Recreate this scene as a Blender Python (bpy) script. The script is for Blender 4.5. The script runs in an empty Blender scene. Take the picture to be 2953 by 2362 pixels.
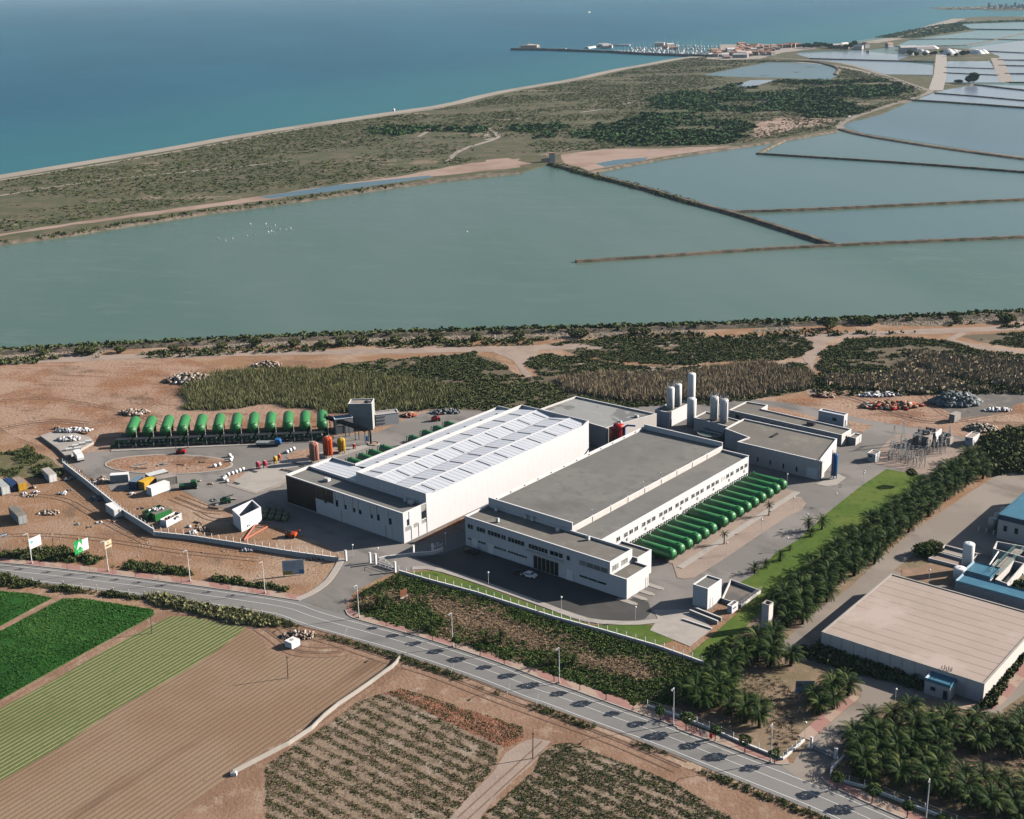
import bpy, math, random
import numpy as np
from mathutils import Vector, Matrix
random.seed(7); RNG=np.random.default_rng(7)
sc=bpy.context.scene; R=math.radians
# ---------------------------------------------------------------- camera, world, sun, exposure
CAMH=150.; FPX=3704.33; PIT=R(18.65642); ROL=R(-1.24214); AZ=R(39.971)
cp,sp=math.cos(PIT),math.sin(PIT); cr,sr=math.cos(ROL),math.sin(ROL)
cf=np.array([0,cp,-sp]); _u=np.array([0,sp,cp]); _x=np.array([1.,0,0])
cx=cr*_x+sr*_u; cu=-sr*_x+cr*_u
cam=bpy.data.objects.new('camera',bpy.data.cameras.new('camera')); sc.collection.objects.link(cam)
cam.data.sensor_width=36; cam.data.lens=FPX/2953*36; cam.data.clip_start=1; cam.data.clip_end=200000
cam.matrix_world=Matrix(((cx[0],cu[0],-cf[0],0),(cx[1],cu[1],-cf[1],0),(cx[2],cu[2],-cf[2],CAMH),(0,0,0,1)))
sc.camera=cam
SUN_AZ=R(76.5); SUN_EL=R(25.)
w=bpy.data.worlds.new('World'); sc.world=w; w.use_nodes=True
bg=w.node_tree.nodes['Background']; sky=w.node_tree.nodes.new('ShaderNodeTexSky')
sky.sky_type='NISHITA'; sky.sun_disc=False; sky.sun_elevation=SUN_EL; sky.sun_rotation=SUN_AZ; sky.altitude=150
sky.air_density=1.0; sky.dust_density=1.2; sky.ozone_density=1.5
w.node_tree.links.new(sky.outputs[0],bg.inputs[0]); bg.inputs[1].default_value=0.05
sun=bpy.data.objects.new('sun',bpy.data.lights.new('sun','SUN')); sc.collection.objects.link(sun)
sun.data.energy=5.0; sun.data.angle=R(0.5); sun.data.color=(1,.93,.84)
sd=Vector((math.sin(SUN_AZ)*math.cos(SUN_EL),math.cos(SUN_AZ)*math.cos(SUN_EL),math.sin(SUN_EL)))
sun.rotation_euler=sd.to_track_quat('Z','Y').to_euler()
sc.view_settings.view_transform='Standard'; sc.view_settings.look='None'; sc.view_settings.gamma=1
sc.view_settings.exposure=0.80
sc.cycles.max_bounces=5; sc.cycles.diffuse_bounces=0; sc.cycles.glossy_bounces=2; sc.cycles.volume_bounces=0
sc.cycles.transmission_bounces=2; sc.cycles.transparent_max_bounces=4
# ---------------------------------------------------------------- mapping: a sighting (in photograph pixels) -> the real ground or wall it meets
def ray(p): return cx*(p[0]-1476.5)/FPX-cu*(p[1]-1181)/FPX+cf
def G(p,z=0.):
    d=ray(p); t=(z-CAMH)/d[2]; return (d[0]*t,d[1]*t)
def crop(ox,oy,s): return lambda x,y:(ox+x/s,oy+y/s)
A=crop(0,1100,2.156);B=crop(700,1100,2.156);C=crop(1500,1000,2.156);D=crop(1953,1100,2.156);E=crop(0,1500,2.156)
F=crop(900,1500,2.156);Q=crop(1953,1600,2.156);S=crop(953,1762,2.156);X=crop(0,1762,2.156);T=crop(1400,0,1.388)
W=crop(0,300,1.437);Z=crop(1400,400,1.388);O=crop(0,0,.7301);K=crop(1830,1060,6.16);M=crop(2450,1200,4.791)
N=crop(2600,1380,4.538);P=crop(660,1130,4.312);R4=crop(0,1320,5.39);Y=crop(400,1350,4.791);L6=crop(0,1160,6.533)
AD=crop(1330,1460,3.782);V1=crop(1150,1350,6.9);TH=crop(2300,0,3.302);MR=crop(1460,90,2.3956);GT=crop(1000,1540,4.312)
OX,OY=-30.949,328.898; ca,sa=math.cos(AZ),math.sin(AZ)
def U2W(u,v): return (OX+u*ca+v*sa, OY-u*sa+v*ca)
def W2U(p): x,y=p[0]-OX,p[1]-OY; return (x*ca-y*sa, x*sa+y*ca)
def ON(p,u=None,v=None):      # sighting -> (u,v,z) on a wall plane
    d=ray(p); du=d[0]*ca-d[1]*sa; dv=d[0]*sa+d[1]*ca; u0,v0=W2U((0,0))
    t=(u-u0)/du if u is not None else (v-v0)/dv
    return (u0+du*t, v0+dv*t, CAMH+d[2]*t)
def g(f,*pts,z=0): return [G(f(*p),z) for p in pts]
# ---------------------------------------------------------------- materials
MATS={}
def nt(name):
    m=bpy.data.materials.new(name); m.use_nodes=True; t=m.node_tree
    return m,t,t.nodes['Principled BSDF']
def node(t,k,**kw):
    n=t.nodes.new(k)
    for a,b in kw.items(): setattr(n,a,b)
    return n
def mathn(t,op,a,b=None):
    n=node(t,'ShaderNodeMath',operation=op)
    for i,v in enumerate((a,b)):
        if v is None: continue
        if isinstance(v,(int,float)): n.inputs[i].default_value=v
        else: t.links.new(v,n.inputs[i])
    return n.outputs[0]
def pos(t,ang=0,sx=1,sy=1,obj=False):
    if obj: o=node(t,'ShaderNodeTexCoord').outputs['Object']
    else: o=node(t,'ShaderNodeNewGeometry').outputs['Position']
    if ang or sx!=1 or sy!=1:
        r=node(t,'ShaderNodeMapping',vector_type='POINT'); r.inputs['Rotation'].default_value=(0,0,ang)
        t.links.new(o,r.inputs[0]); r2=node(t,'ShaderNodeMapping'); r2.inputs['Scale'].default_value=(sx,sy,1)
        t.links.new(r.outputs[0],r2.inputs[0]); return r2.outputs[0]
    return o
def ramp01(t,fac,lo,hi):
    n=node(t,'ShaderNodeMapRange',interpolation_type='SMOOTHSTEP'); t.links.new(fac,n.inputs[0])
    n.inputs[1].default_value=lo; n.inputs[2].default_value=hi; return n.outputs[0]
def mixc(t,fac,a,b):
    n=node(t,'ShaderNodeMix',data_type='RGBA')
    for s,v in ((n.inputs[0],fac),(n.inputs[6],a),(n.inputs[7],b)):
        if isinstance(v,(int,float)): s.default_value=v
        elif isinstance(v,tuple): s.default_value=(*v[:3],1)
        else: t.links.new(v,s)
    return n.outputs[2]
def noise(t,scale,detail=4,ang=0,sx=1,sy=1,rough=.6,obj=False):
    n=node(t,'ShaderNodeTexNoise'); n.inputs['Scale'].default_value=scale; n.inputs['Detail'].default_value=detail
    n.inputs['Roughness'].default_value=rough; t.links.new(pos(t,ang,sx,sy,obj),n.inputs['Vector']); return n.outputs[0]
def stripe(t,period,ang,wob=0.,obj=False):
    # triangle stripe 0..1 across direction ang, period metres
    s=node(t,'ShaderNodeSeparateXYZ'); t.links.new(pos(t,ang,1.0001,1,obj),s.inputs[0]); v=s.outputs[0]
    if wob: v=mathn(t,'ADD',v,mathn(t,'MULTIPLY',noise(t,.15,3,obj=obj),wob))
    f=mathn(t,'FRACT',mathn(t,'DIVIDE',v,period)); return mathn(t,'ABSOLUTE',mathn(t,'SUBTRACT',mathn(t,'MULTIPLY',f,2.),1.))
def mat(name,col,layers=(),rough=.9,spec=.3,bump=0,bscale=1.,metal=0,obj=False):
    """layers: ('n',col,scale,lo,hi[,detail,ang,sx,sy]) or ('s',col,period,ang,lo,hi,wobble)"""
    if name in MATS: return MATS[name]
    m,t,b=nt(name); c=tuple(col)
    for L in layers:
        if L[0]=='n': f=ramp01(t,noise(t,L[2],*(L[5:] if len(L)>5 else (5,)),obj=obj),L[3],L[4])
        else: f=ramp01(t,stripe(t,L[2],L[3],L[6] if len(L)>6 else 0,obj),L[4],L[5])
        if L[0]=='s' and len(L)>7: f=mathn(t,'MULTIPLY',f,L[7])
        c=mixc(t,f,c,L[1])
    if isinstance(c,tuple): b.inputs['Base Color'].default_value=(*c,1)
    else: t.links.new(c,b.inputs['Base Color'])
    b.inputs['Roughness'].default_value=rough; b.inputs['Specular IOR Level'].default_value=spec; b.inputs['Metallic'].default_value=metal
    if bump:
        bn=node(t,'ShaderNodeBump'); bn.inputs['Distance'].default_value=bump
        t.links.new(noise(t,bscale,6,obj=obj),bn.inputs['Height']); t.links.new(bn.outputs[0],b.inputs['Normal'])
    MATS[name]=m; return m
def leafmat(name,c1,c2,c3,rough=.8):
    if name in MATS: return MATS[name]
    m,t,b=nt(name); a=node(t,'ShaderNodeAttribute',attribute_name='v')
    c=mixc(t,ramp01(t,a.outputs['Fac'],.0,.55),c1,c2); c=mixc(t,ramp01(t,a.outputs['Fac'],.6,1.),c,c3)
    t.links.new(c,b.inputs['Base Color']); b.inputs['Roughness'].default_value=rough; b.inputs['Specular IOR Level'].default_value=.08
    MATS[name]=m; return m
def watermat(name,c1,c2,scale,rough=.12,bump=.3,bsc=.25,spec=.5,s=(1,1),c3=None):
    m,t,b=nt(name); c=mixc(t,ramp01(t,noise(t,scale,4,R(-12),s[0],s[1]),.35,.68),c1,c2)
    if c3: c=mixc(t,ramp01(t,noise(t,.06,6,R(15),.3,1,.75),.50,.72),c,c3)
    t.links.new(c,b.inputs['Base Color']); b.inputs['Roughness'].default_value=rough; b.inputs['Specular IOR Level'].default_value=spec
    bn=node(t,'ShaderNodeBump'); bn.inputs['Distance'].default_value=bump; bn.inputs['Strength'].default_value=.6
    t.links.new(noise(t,bsc,5,R(20),.6,1,.65),bn.inputs['Height']); t.links.new(bn.outputs[0],b.inputs['Normal'])
    MATS[name]=m; return m
def wallmat(name,c,seam=2.4,dark=.82):
    m,t,b=nt(name); s=node(t,'ShaderNodeSeparateXYZ'); t.links.new(pos(t,obj=True),s.inputs[0])
    f=mathn(t,'FRACT',mathn(t,'DIVIDE',mathn(t,'ADD',s.outputs[0],s.outputs[1]),seam))
    l=mathn(t,'LESS_THAN',f,.035); n=ramp01(t,noise(t,.35,4,0,1.,1.,.7,True),.35,.75)
    cc=mixc(t,mathn(t,'MULTIPLY',n,.5),c,tuple(x*.9 for x in c)); cc=mixc(t,l,cc,tuple(x*dark for x in c))
    st=ramp01(t,noise(t,.6,4,0,1,1,.7,True),.62,.8); cc=mixc(t,mathn(t,'MULTIPLY',st,.25),cc,tuple(x*.7 for x in c))
    t.links.new(cc,b.inputs['Base Color']); b.inputs['Roughness'].default_value=.85; MATS[name]=m; return m
def plain(name,col,rough=.6,spec=.4,metal=0,var=.12):
    if name in MATS: return MATS[name]
    return mat(name,col,[('n',tuple(c*(1-var) for c in col),.8,.4,.7)],rough,spec,0,1,metal,True)
dirt_c=(.30,.185,.125)
M_dirt=mat('dirt',(.30,.175,.103),[('n',(.40,.29,.21),.025,.47,.6,7),('n',(.34,.215,.145),.10,.5,.62,7),('n',(.18,.12,.08),.05,.58,.7,7,R(70),.5,1.),('n',(.23,.135,.088),.09,.5,.72,6,.3,.4,1.),('n',(.40,.30,.24),.4,.58,.78),('n',(.19,.12,.085),1.1,.6,.8,5,.2,.35,1)],.95,.1,.25,1.2)
M_wdirt=mat('works_dirt',(.285,.145,.08),[('n',(.39,.27,.195),.03,.48,.6,8),('n',(.15,.10,.07),.045,.56,.68,8,R(20),.5,1.),('n',(.14,.09,.06),.35,.62,.74,6,R(80),.25,1.),('s',(.38,.25,.18),3.4,R(85),.82,.97,14.,.7),('n',(.38,.25,.18),.05,.42,.6),('n',(.22,.12,.08),.16,.5,.7,6,R(10),.25,1.),('n',(.42,.33,.27),.3,.6,.8),('s',(.22,.13,.09),2.1,R(60),.75,.95,9.,.35)],.95,.1,.35,.8)
M_asph=mat('asphalt',(.205,.188,.172),[('n',(.26,.235,.215),.03,.45,.6),('n',(.15,.14,.13),.11,.5,.68,6,R(40),.5,1.),('n',(.25,.225,.205),.05,.6,.75,5,R(50),.3,1.)],.9,.2,.02,2)
M_asph2=mat('pale_asphalt',(.255,.215,.18),[('n',(.30,.255,.215),.04,.42,.62),('n',(.20,.165,.14),.12,.52,.7,6,R(50),.4,1)],.9,.2,.02,2)
M_road=mat('road_asphalt',(.20,.192,.183),[('n',(.235,.222,.21),.02,.4,.62),('n',(.155,.15,.145),.18,.5,.75,6,R(-20),.12,1.2),('n',(.26,.24,.22),.9,.62,.8)],.85,.25,.01,3)
M_conc=mat('concrete',(.40,.36,.32),[('n',(.33,.30,.27),.12,.45,.7),('n',(.46,.42,.37),.5,.5,.8)],.9,.2)
M_concD=mat('worn_concrete',(.36,.31,.27),[('n',(.27,.23,.2),.3,.45,.7)],.9,.2)
M_gravel=mat('gravel',(.36,.28,.23),[('n',(.30,.23,.19),.1,.4,.65),('n',(.42,.34,.28),1.5,.5,.8)],.95,.1,.05,2)
M_tile=mat('pavement_tile',(.37,.20,.17),[('s',(.42,.31,.24),9,R(-20),.5,.56,.5),('n',(.30,.17,.15),.4,.45,.8)],.85,.2)
M_kerb=plain('kerb_stone',(.42,.38,.34),.9)
M_white=plain('white_paint',(.84,.82,.80),.5,.5,0,.04)
M_mark=mat('road_marking',(.72,.72,.70),[('n',(.45,.44,.43),1.2,.5,.8)],.7)
M_lawn=mat('lawn',(.085,.14,.025),[('n',(.125,.165,.035),.06,.42,.62),('n',(.055,.10,.02),.5,.5,.7)],.95,.1,.15,3)
M_scrubg=mat('scrub_soil',(.15,.125,.085),[('n',(.33,.25,.19),.012,.55,.70),('n',(.095,.10,.055),.05,.42,.56,7),('n',(.10,.10,.06),.25,.48,.6),('n',(.36,.29,.22),.03,.64,.72,7,R(30),.4,1)],.95,.1,.3,.4)
M_sandy=mat('salt_flat',(.37,.27,.22),[('n',(.29,.20,.155),.02,.45,.65),('n',(.18,.15,.11),.06,.62,.72)],.95,.1)
M_beach=mat('beach_sand',(.36,.315,.265),[('n',(.28,.24,.2),.01,.45,.7,5,R(30),.3,1)],.95,.1)
M_sea=watermat('sea_water',(.003,.082,.145),(.007,.110,.175),.0022,.35,.5,.12,.2,(1,.35),(.02,.15,.18))
_t=M_sea.node_tree; _b=_t.nodes['Principled BSDF']; _c=_b.inputs['Base Color'].links[0].from_socket
_p0=np.array(G(W(0,295))); _p1=np.array(G(T(845,224))); _d=(_p1-_p0)/np.linalg.norm(_p1-_p0); _n=np.array([-_d[1],_d[0]])
_v=node(_t,'ShaderNodeVectorMath',operation='DOT_PRODUCT'); _t.links.new(node(_t,'ShaderNodeNewGeometry').outputs['Position'],_v.inputs[0]); _v.inputs[1].default_value=(_n[0],_n[1],0)
_f=ramp01(_t,mathn(_t,'ADD',mathn(_t,'SUBTRACT',_v.outputs['Value'],float(_p0@_n)),mathn(_t,'MULTIPLY',noise(_t,.004,4),160.)),620.,20.)
_t.links.new(mixc(_t,mathn(_t,'MULTIPLY',_f,.75),_c,(.03,.165,.175)),_b.inputs['Base Color'])
M_lag=watermat('lagoon_water',(.084,.146,.108),(.122,.178,.145),.004,.25,.12,.5,.3,(1,.3),(.12,.18,.145))
M_lagb=watermat('blue_pond_water',(.09,.155,.145),(.115,.18,.175),.004,.22,.12,.5,.35,(1,.3))
M_lagc=watermat('deep_pond_water',(.075,.135,.16),(.10,.165,.20),.004,.22,.12,.5,.4,(1,.3))
M_pan=watermat('salt_pan_water',(.23,.27,.36),(.30,.33,.42),.004,.15,.05,.5,.5,(1,.3))
M_pant=watermat('teal_pan_water',(.10,.20,.22),(.15,.24,.26),.003,.2,.05,.5,.5,(1,.3))
M_wall=wallmat('white_panel_wall',(.66,.645,.655)); M_wallg=wallmat('weathered_panel_wall',(.64,.59,.55))
M_wallp=plain('white_render',(.62,.585,.555),.85)
M_roofg=mat('grey_membrane_roof',(.175,.17,.16),[('n',(.215,.205,.185),.045,.5,.58,6),('n',(.145,.14,.13),.06,.60,.66,7,.4,.5,1),('n',(.20,.19,.175),.07,.4,.65),('n',(.155,.15,.14),.3,.5,.75),('s',(.15,.145,.135),2.,R(90),.94,.99,0,.5)],.9,.2,0,1,0,True)
M_roofb=mat('gravel_roof',(.185,.172,.152),[('n',(.235,.215,.185),.25,.45,.65),('n',(.18,.16,.14),.12,.5,.7)],.95,.1,0,1,0,True)
M_roofp=mat('patched_grey_roof',(.30,.30,.29),[('n',(.185,.185,.18),.07,.57,.585,2),('n',(.34,.34,.33),.3,.5,.7)],.9,.2,0,1,0,True)
M_slab=mat('reservoir_roof_slab',(.42,.335,.285),[('n',(.37,.30,.25),.12,.4,.68),('s',(.20,.155,.13),3.4,R(90),.88,.98,.5,.85),('n',(.47,.38,.33),.06,.5,.65),('n',(.26,.2,.17),.5,.68,.8,5,0,.2,1)],.9,.2,0,1,0,True)
M_sheet=mat('white_sheet_roof',(.60,.62,.66),[('s',(.33,.36,.42),1.9,R(90),.66,.9,0,.8),('n',(.62,.62,.66),.3,.5,.8)],.55,.4,0,1,0,True)
M_dark=plain('dark_steel',(.03,.032,.035),.5); M_glass=plain('window_glass',(.02,.025,.03),.12,.8,0,.0)
M_black=plain('black_cladding',(.008,.009,.009),.45,.3); M_frame=plain('pale_frame',(.68,.68,.66),.5)
M_green=mat('green_vessel_paint',(.03,.19,.052),[('n',(.045,.23,.07),.5,.45,.7),('n',(.022,.13,.04),1.5,.6,.8),('n',(.06,.16,.07),.9,.62,.75,5,0,.3,1)],.45,.5,0,1,0,True)
M_dgreen=plain('dark_green_paint',(.012,.075,.03),.5); M_bgreen=plain('bright_green_pipe',(.05,.35,.06),.4)
M_steel=plain('galvanised_steel',(.38,.39,.39),.45,.5,.3); M_pipe=plain('pale_pipe',(.60,.56,.45),.5)
M_blue=plain('blue_paint',(.02,.12,.33),.4); M_bluer=mat('blue_metal_roof',(.055,.17,.25),[('n',(.07,.2,.28),.3,.4,.7)],.45,.5,0,1,0,True)
M_blued=plain('dark_blue_fascia',(.012,.045,.10),.5); M_red=plain('red_paint',(.42,.02,.02),.4); M_orange=plain('orange_paint',(.72,.10,.02),.45)
M_yellow=plain('yellow_paint',(.72,.42,.02),.5); M_pink=plain('primer_pink',(.50,.22,.16),.7); M_mag=plain('raspberry_paint',(.48,.05,.09),.5)
M_ochre=plain('ochre_container_paint',(.55,.30,.03),.6); M_rust=plain('rusty_metal',(.22,.08,.04),.8); M_wood=plain('wood',(.20,.12,.07),.9)
M_trunk=plain('palm_trunk',(.13,.085,.055),.95); M_bark=plain('bark',(.11,.08,.06),.95); M_rubber=plain('rubber',(.02,.02,.02),.8)
M_palm=leafmat('palm_frond',(.006,.018,.003),(.020,.044,.007),(.095,.12,.03),.6)
M_bush=leafmat('scrub_leaf',(.05,.068,.024),(.09,.11,.038),(.17,.165,.075))
M_bushd=leafmat('dark_scrub_leaf',(.05,.068,.028),(.085,.108,.042),(.165,.165,.07))
M_cover=leafmat('groundcover_leaf',(.04,.075,.018),(.075,.12,.03),(.16,.18,.06))
M_dry=leafmat('dry_cover',(.17,.11,.065),(.30,.20,.125),(.44,.32,.21)); M_reed=leafmat('reed',(.26,.19,.11),(.40,.31,.20),(.56,.45,.31))
M_reedg=leafmat('green_reed',(.11,.125,.05),(.20,.20,.09),(.34,.31,.17)); M_crop=leafmat('crop_leaf',(.020,.085,.014),(.040,.135,.024),(.09,.20,.045))
M_tree=leafmat('street_tree_leaf',(.02,.045,.012),(.05,.09,.02),(.13,.15,.035)); M_farg=leafmat('far_thicket_leaf',(.025,.062,.022),(.042,.09,.03),(.08,.12,.045))
M_rub=leafmat('rubble_stone',(.15,.09,.06),(.36,.28,.22),(.58,.52,.46)); M_rubg=leafmat('grey_rubble',(.10,.11,.115),(.18,.2,.2),(.34,.35,.35))
M_rubr=leafmat('red_scrap',(.40,.02,.02),(.25,.16,.10),(.55,.48,.40)); M_rubw=leafmat('white_sacks',(.40,.38,.38),(.60,.57,.57),(.78,.75,.74)); M_stone=leafmat('embankment_stone',(.20,.16,.12),(.34,.29,.23),(.50,.44,.36))
# ---------------------------------------------------------------- mesh helpers
COL=sc.collection
class MB:
    def __init__(s): s.v=[]; s.f=[]
    def add(s,vs,fs):
        n=len(s.v); s.v+= [tuple(map(float,p)) for p in vs]; s.f+=[tuple(i+n for i in f) for f in fs]; return s
    def box(s,x0,y0,z0,x1,y1,z1):
        return s.add([(x0,y0,z0),(x1,y0,z0),(x1,y1,z0),(x0,y1,z0),(x0,y0,z1),(x1,y0,z1),(x1,y1,z1),(x0,y1,z1)],
            [(0,3,2,1),(4,5,6,7),(0,1,5,4),(1,2,6,5),(2,3,7,6),(3,0,4,7)])
    def prism(s,pts,z0,z1,cap=True):
        n=len(pts); a=area(pts)
        if a<0: pts=pts[::-1]
        z1s=z1 if isinstance(z1,(list,tuple)) else [z1]*n
        if a<0 and isinstance(z1,(list,tuple)): z1s=z1s[::-1]
        vs=[(p[0],p[1],z0) for p in pts]+[(p[0],p[1],z) for p,z in zip(pts,z1s)]
        fs=[(i,(i+1)%n,n+(i+1)%n,n+i) for i in range(n)]
        if cap: fs+=[tuple(range(n,2*n)),tuple(range(n-1,-1,-1))]
        return s.add(vs,fs)
    def tube(s,a,b,r,r2=None,n=8,caps=True):
        a=Vector(a);b=Vector(b);d=(b-a).normalized();r2=r if r2 is None else r2
        x=d.orthogonal().normalized();y=d.cross(x); vs=[]
        for c,q in ((a,r),(b,r2)):
            for i in range(n):
                t=2*math.pi*i/n; vs.append(c+x*q*math.cos(t)+y*q*math.sin(t))
        fs=[(i,(i+1)%n,n+(i+1)%n,n+i) for i in range(n)]
        if caps: fs+=[tuple(range(n-1,-1,-1)),tuple(range(n,2*n))]
        return s.add(vs,fs)
    def path(s,pts,r,n=6):
        for a,b in zip(pts,pts[1:]): s.tube(a,b,r,r,n)
        return s
    def lathe(s,prof,c=(0,0,0),n=20,axis='z'):
        vs=[];
        for r,z in prof:
            for i in range(n):
                t=2*math.pi*i/n; p=(r*math.cos(t),r*math.sin(t),z)
                if axis=='x': p=(p[2],p[0],p[1])
                if axis=='y': p=(p[1],p[2],p[0])
                vs.append((p[0]+c[0],p[1]+c[1],p[2]+c[2]))
        m=len(prof); fs=[(j*n+i,j*n+(i+1)%n,(j+1)*n+(i+1)%n,(j+1)*n+i) for j in range(m-1) for i in range(n)]
        fs+=[tuple(range(n-1,-1,-1)),tuple((m-1)*n+i for i in range(n))]
        return s.add(vs,fs)
    def build(s,name,m,parent=None,smooth=False,loc=None,rz=0):
        me=bpy.data.meshes.new(name); me.from_pydata(s.v,[],s.f); me.materials.append(m)
        if smooth:
            me.polygons.foreach_set('use_smooth',[len(p.vertices)<=4 for p in me.polygons])
        o=bpy.data.objects.new(name,me); COL.objects.link(o)
        if parent: o.parent=parent
        if loc: o.location=loc
        if rz: o.rotation_euler=(0,0,rz)
        return o
def area(p): return sum(p[i][0]*p[(i+1)%len(p)][1]-p[(i+1)%len(p)][0]*p[i][1] for i in range(len(p)))/2
def tag(o,label=None,cat=None,group=None,kind=None):
    if label: o['label']=label
    if cat: o['category']=cat
    if group: o['group']=group
    if kind: o['kind']=kind
    return o
def thing(name,label,cat,loc=(0,0,0),rz=0,group=None):
    o=bpy.data.objects.new(name,None); COL.objects.link(o); o.empty_display_size=.5
    o.location=loc if len(loc)==3 else (*loc,0); o.rotation_euler=(0,0,rz); return tag(o,label,cat,group)
def uvthing(name,label,cat,u,v,z=0,group=None):
    return thing(name,label,cat,(*U2W(u,v),z),-AZ,group)
def copy_tree(o,loc,rz=None,label=None,scale=None,group=None):
    c=o.copy(); COL.objects.link(c); c.location=loc if len(loc)==3 else (*loc,0)
    if rz is not None: c.rotation_euler=(0,0,rz)
    if scale is not None: c.scale=(scale,)*3 if isinstance(scale,(int,float)) else scale
    if label: c['label']=label
    if group: c['group']=group
    for ch in o.children:
        d=ch.copy(); COL.objects.link(d); d.parent=c
        for gc in ch.children:
            e=gc.copy(); COL.objects.link(e); e.parent=d
    return c
def hsh(ix,iy,s): 
    h=np.sin(ix*127.1+iy*311.7+s*74.7)*43758.5453; return h-np.floor(h)
def vnoise(x,y,s=0):
    x=np.asarray(x,float);y=np.asarray(y,float);ix=np.floor(x);iy=np.floor(y);fx=x-ix;fy=y-iy
    fx=fx*fx*(3-2*fx);fy=fy*fy*(3-2*fy)
    return (hsh(ix,iy,s)*(1-fx)+hsh(ix+1,iy,s)*fx)*(1-fy)+(hsh(ix,iy+1,s)*(1-fx)+hsh(ix+1,iy+1,s)*fx)*fy
def fbm(x,y,s=0): return (vnoise(x,y,s)+.5*vnoise(x*2.1,y*2.1,s+1)+.25*vnoise(x*4.3,y*4.3,s+2))/1.75
def smoothline(p,it=2,closed=False):
    for _ in range(it):
        q=[] if closed else [p[0]]
        n=len(p)
        for i in range(n if closed else n-1):
            a,b=p[i],p[(i+1)%n]; q+=[(a[0]*.75+b[0]*.25,a[1]*.75+b[1]*.25),(a[0]*.25+b[0]*.75,a[1]*.25+b[1]*.75)]
        if not closed: q.append(p[-1])
        p=q
    return p
def rough_edge(p,step,amp,seed=3):
    q=[]; n=len(p)
    for i in range(n):
        a=np.array(p[i]);b=np.array(p[(i+1)%n]); L=np.linalg.norm(b-a); k=max(1,min(60,int(L/step)))
        d=(b-a)/max(L,1e-6); nn=np.array([-d[1],d[0]])
        for j in range(k):
            c=a+(b-a)*j/k; o=(vnoise(c[0]/step*.8,c[1]/step*.8,seed)-.5)*2*amp if (j or amp) else 0
            q.append(tuple(c+nn*o*(1 if j else .3)))
    return q
ZC=[0]
def sheet(name,pts,z,m,label=None,kind='structure',edge=None,skirt=0):
    ZC[0]+=1; z+=(ZC[0]%23)*.00035
    if edge: pts=rough_edge(pts,*edge)
    if area(pts)<0: pts=pts[::-1]
    from mathutils.geometry import delaunay_2d_cdt
    c0=Vector(pts[0][:2]); r_=delaunay_2d_cdt([Vector(p[:2])-c0 for p in pts],[],[list(range(len(pts)))],1,1e-3)
    vs=[(v.x+c0.x,v.y+c0.y,z) for v in r_[0]]; fs=[tuple(f) if area([vs[i] for i in f])>0 else tuple(f)[::-1] for f in r_[2]]
    if skirt:
        n=len(vs); m_=len(pts); vs+=[(p[0],p[1],z) for p in pts]+[(p[0],p[1],z-skirt) for p in pts]
        fs+=[(n+m_+i,n+m_+(i+1)%m_,n+(i+1)%m_,n+i) for i in range(m_)]
    me=bpy.data.meshes.new(name); me.from_pydata(vs,[],fs); me.materials.append(m)
    o=bpy.data.objects.new(name,me); COL.objects.link(o)
    if kind: o['kind']=kind
    if label: o['label']=label
    return o
def offset(line,d):
    out=[]
    for i,p in enumerate(line):
        a=np.array(line[max(0,i-1)]);b=np.array(line[min(len(line)-1,i+1)]);t=(b-a)/max(np.linalg.norm(b-a),1e-9)
        out.append((p[0]-t[1]*d,p[1]+t[0]*d))
    return out
def ribbon(line,d0,d1): return offset(line,d0)+offset(line,d1)[::-1]
def resample(line,step):
    q=[line[0]];
    for a,b in zip(line,line[1:]):
        L=math.dist(a,b); k=max(1,int(L/step))
        q+=[(a[0]+(b[0]-a[0])*j/k,a[1]+(b[1]-a[1])*j/k) for j in range(1,k+1)]
    return q
def along(line,step,start=0):
    out=[];acc=start
    for a,b in zip(line,line[1:]):
        L=math.dist(a,b)
        while acc<=L:
            t=acc/L; out.append(((a[0]+(b[0]-a[0])*t,a[1]+(b[1]-a[1])*t),math.atan2(b[1]-a[1],b[0]-a[0]))); acc+=step
        acc-=L
    return out
def ridge(name,line,wid,h,m,label,z0=-.35,top=.45,cat='dike',kind=None,jit=.5):
    line=resample(line,max(4.,wid)); n=len(line); prof=[(-1,0),(-top-.12,.8),(-top,1),(top,1),(top+.12,.8),(1,0)]
    vs=[];fs=[]
    offs=[offset(line,wid/2*p[0]) for p in prof]
    for i in range(n):
        for k,(a,b) in enumerate(prof):
            q=offs[k][i]; j=(vnoise(q[0]*.3,q[1]*.3,k)-.5)*jit
            vs.append((q[0]+j*(abs(a)>.9)*1.6,q[1]+j*(abs(a)>.9)*1.6,z0+b*h*(1+.35*j) if b else z0))
    m6=len(prof)
    for i in range(n-1):
        for k in range(m6-1): fs.append((i*m6+k,i*m6+k+1,(i+1)*m6+k+1,(i+1)*m6+k))
    fs.append(tuple(range(m6))); fs.append(tuple((n-1)*m6+k for k in range(m6-1,-1,-1)))
    o=MB().add(vs,[f[::-1] for f in fs]).build(name,m)
    return tag(o,label,cat if not kind else None,None,kind)
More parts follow.
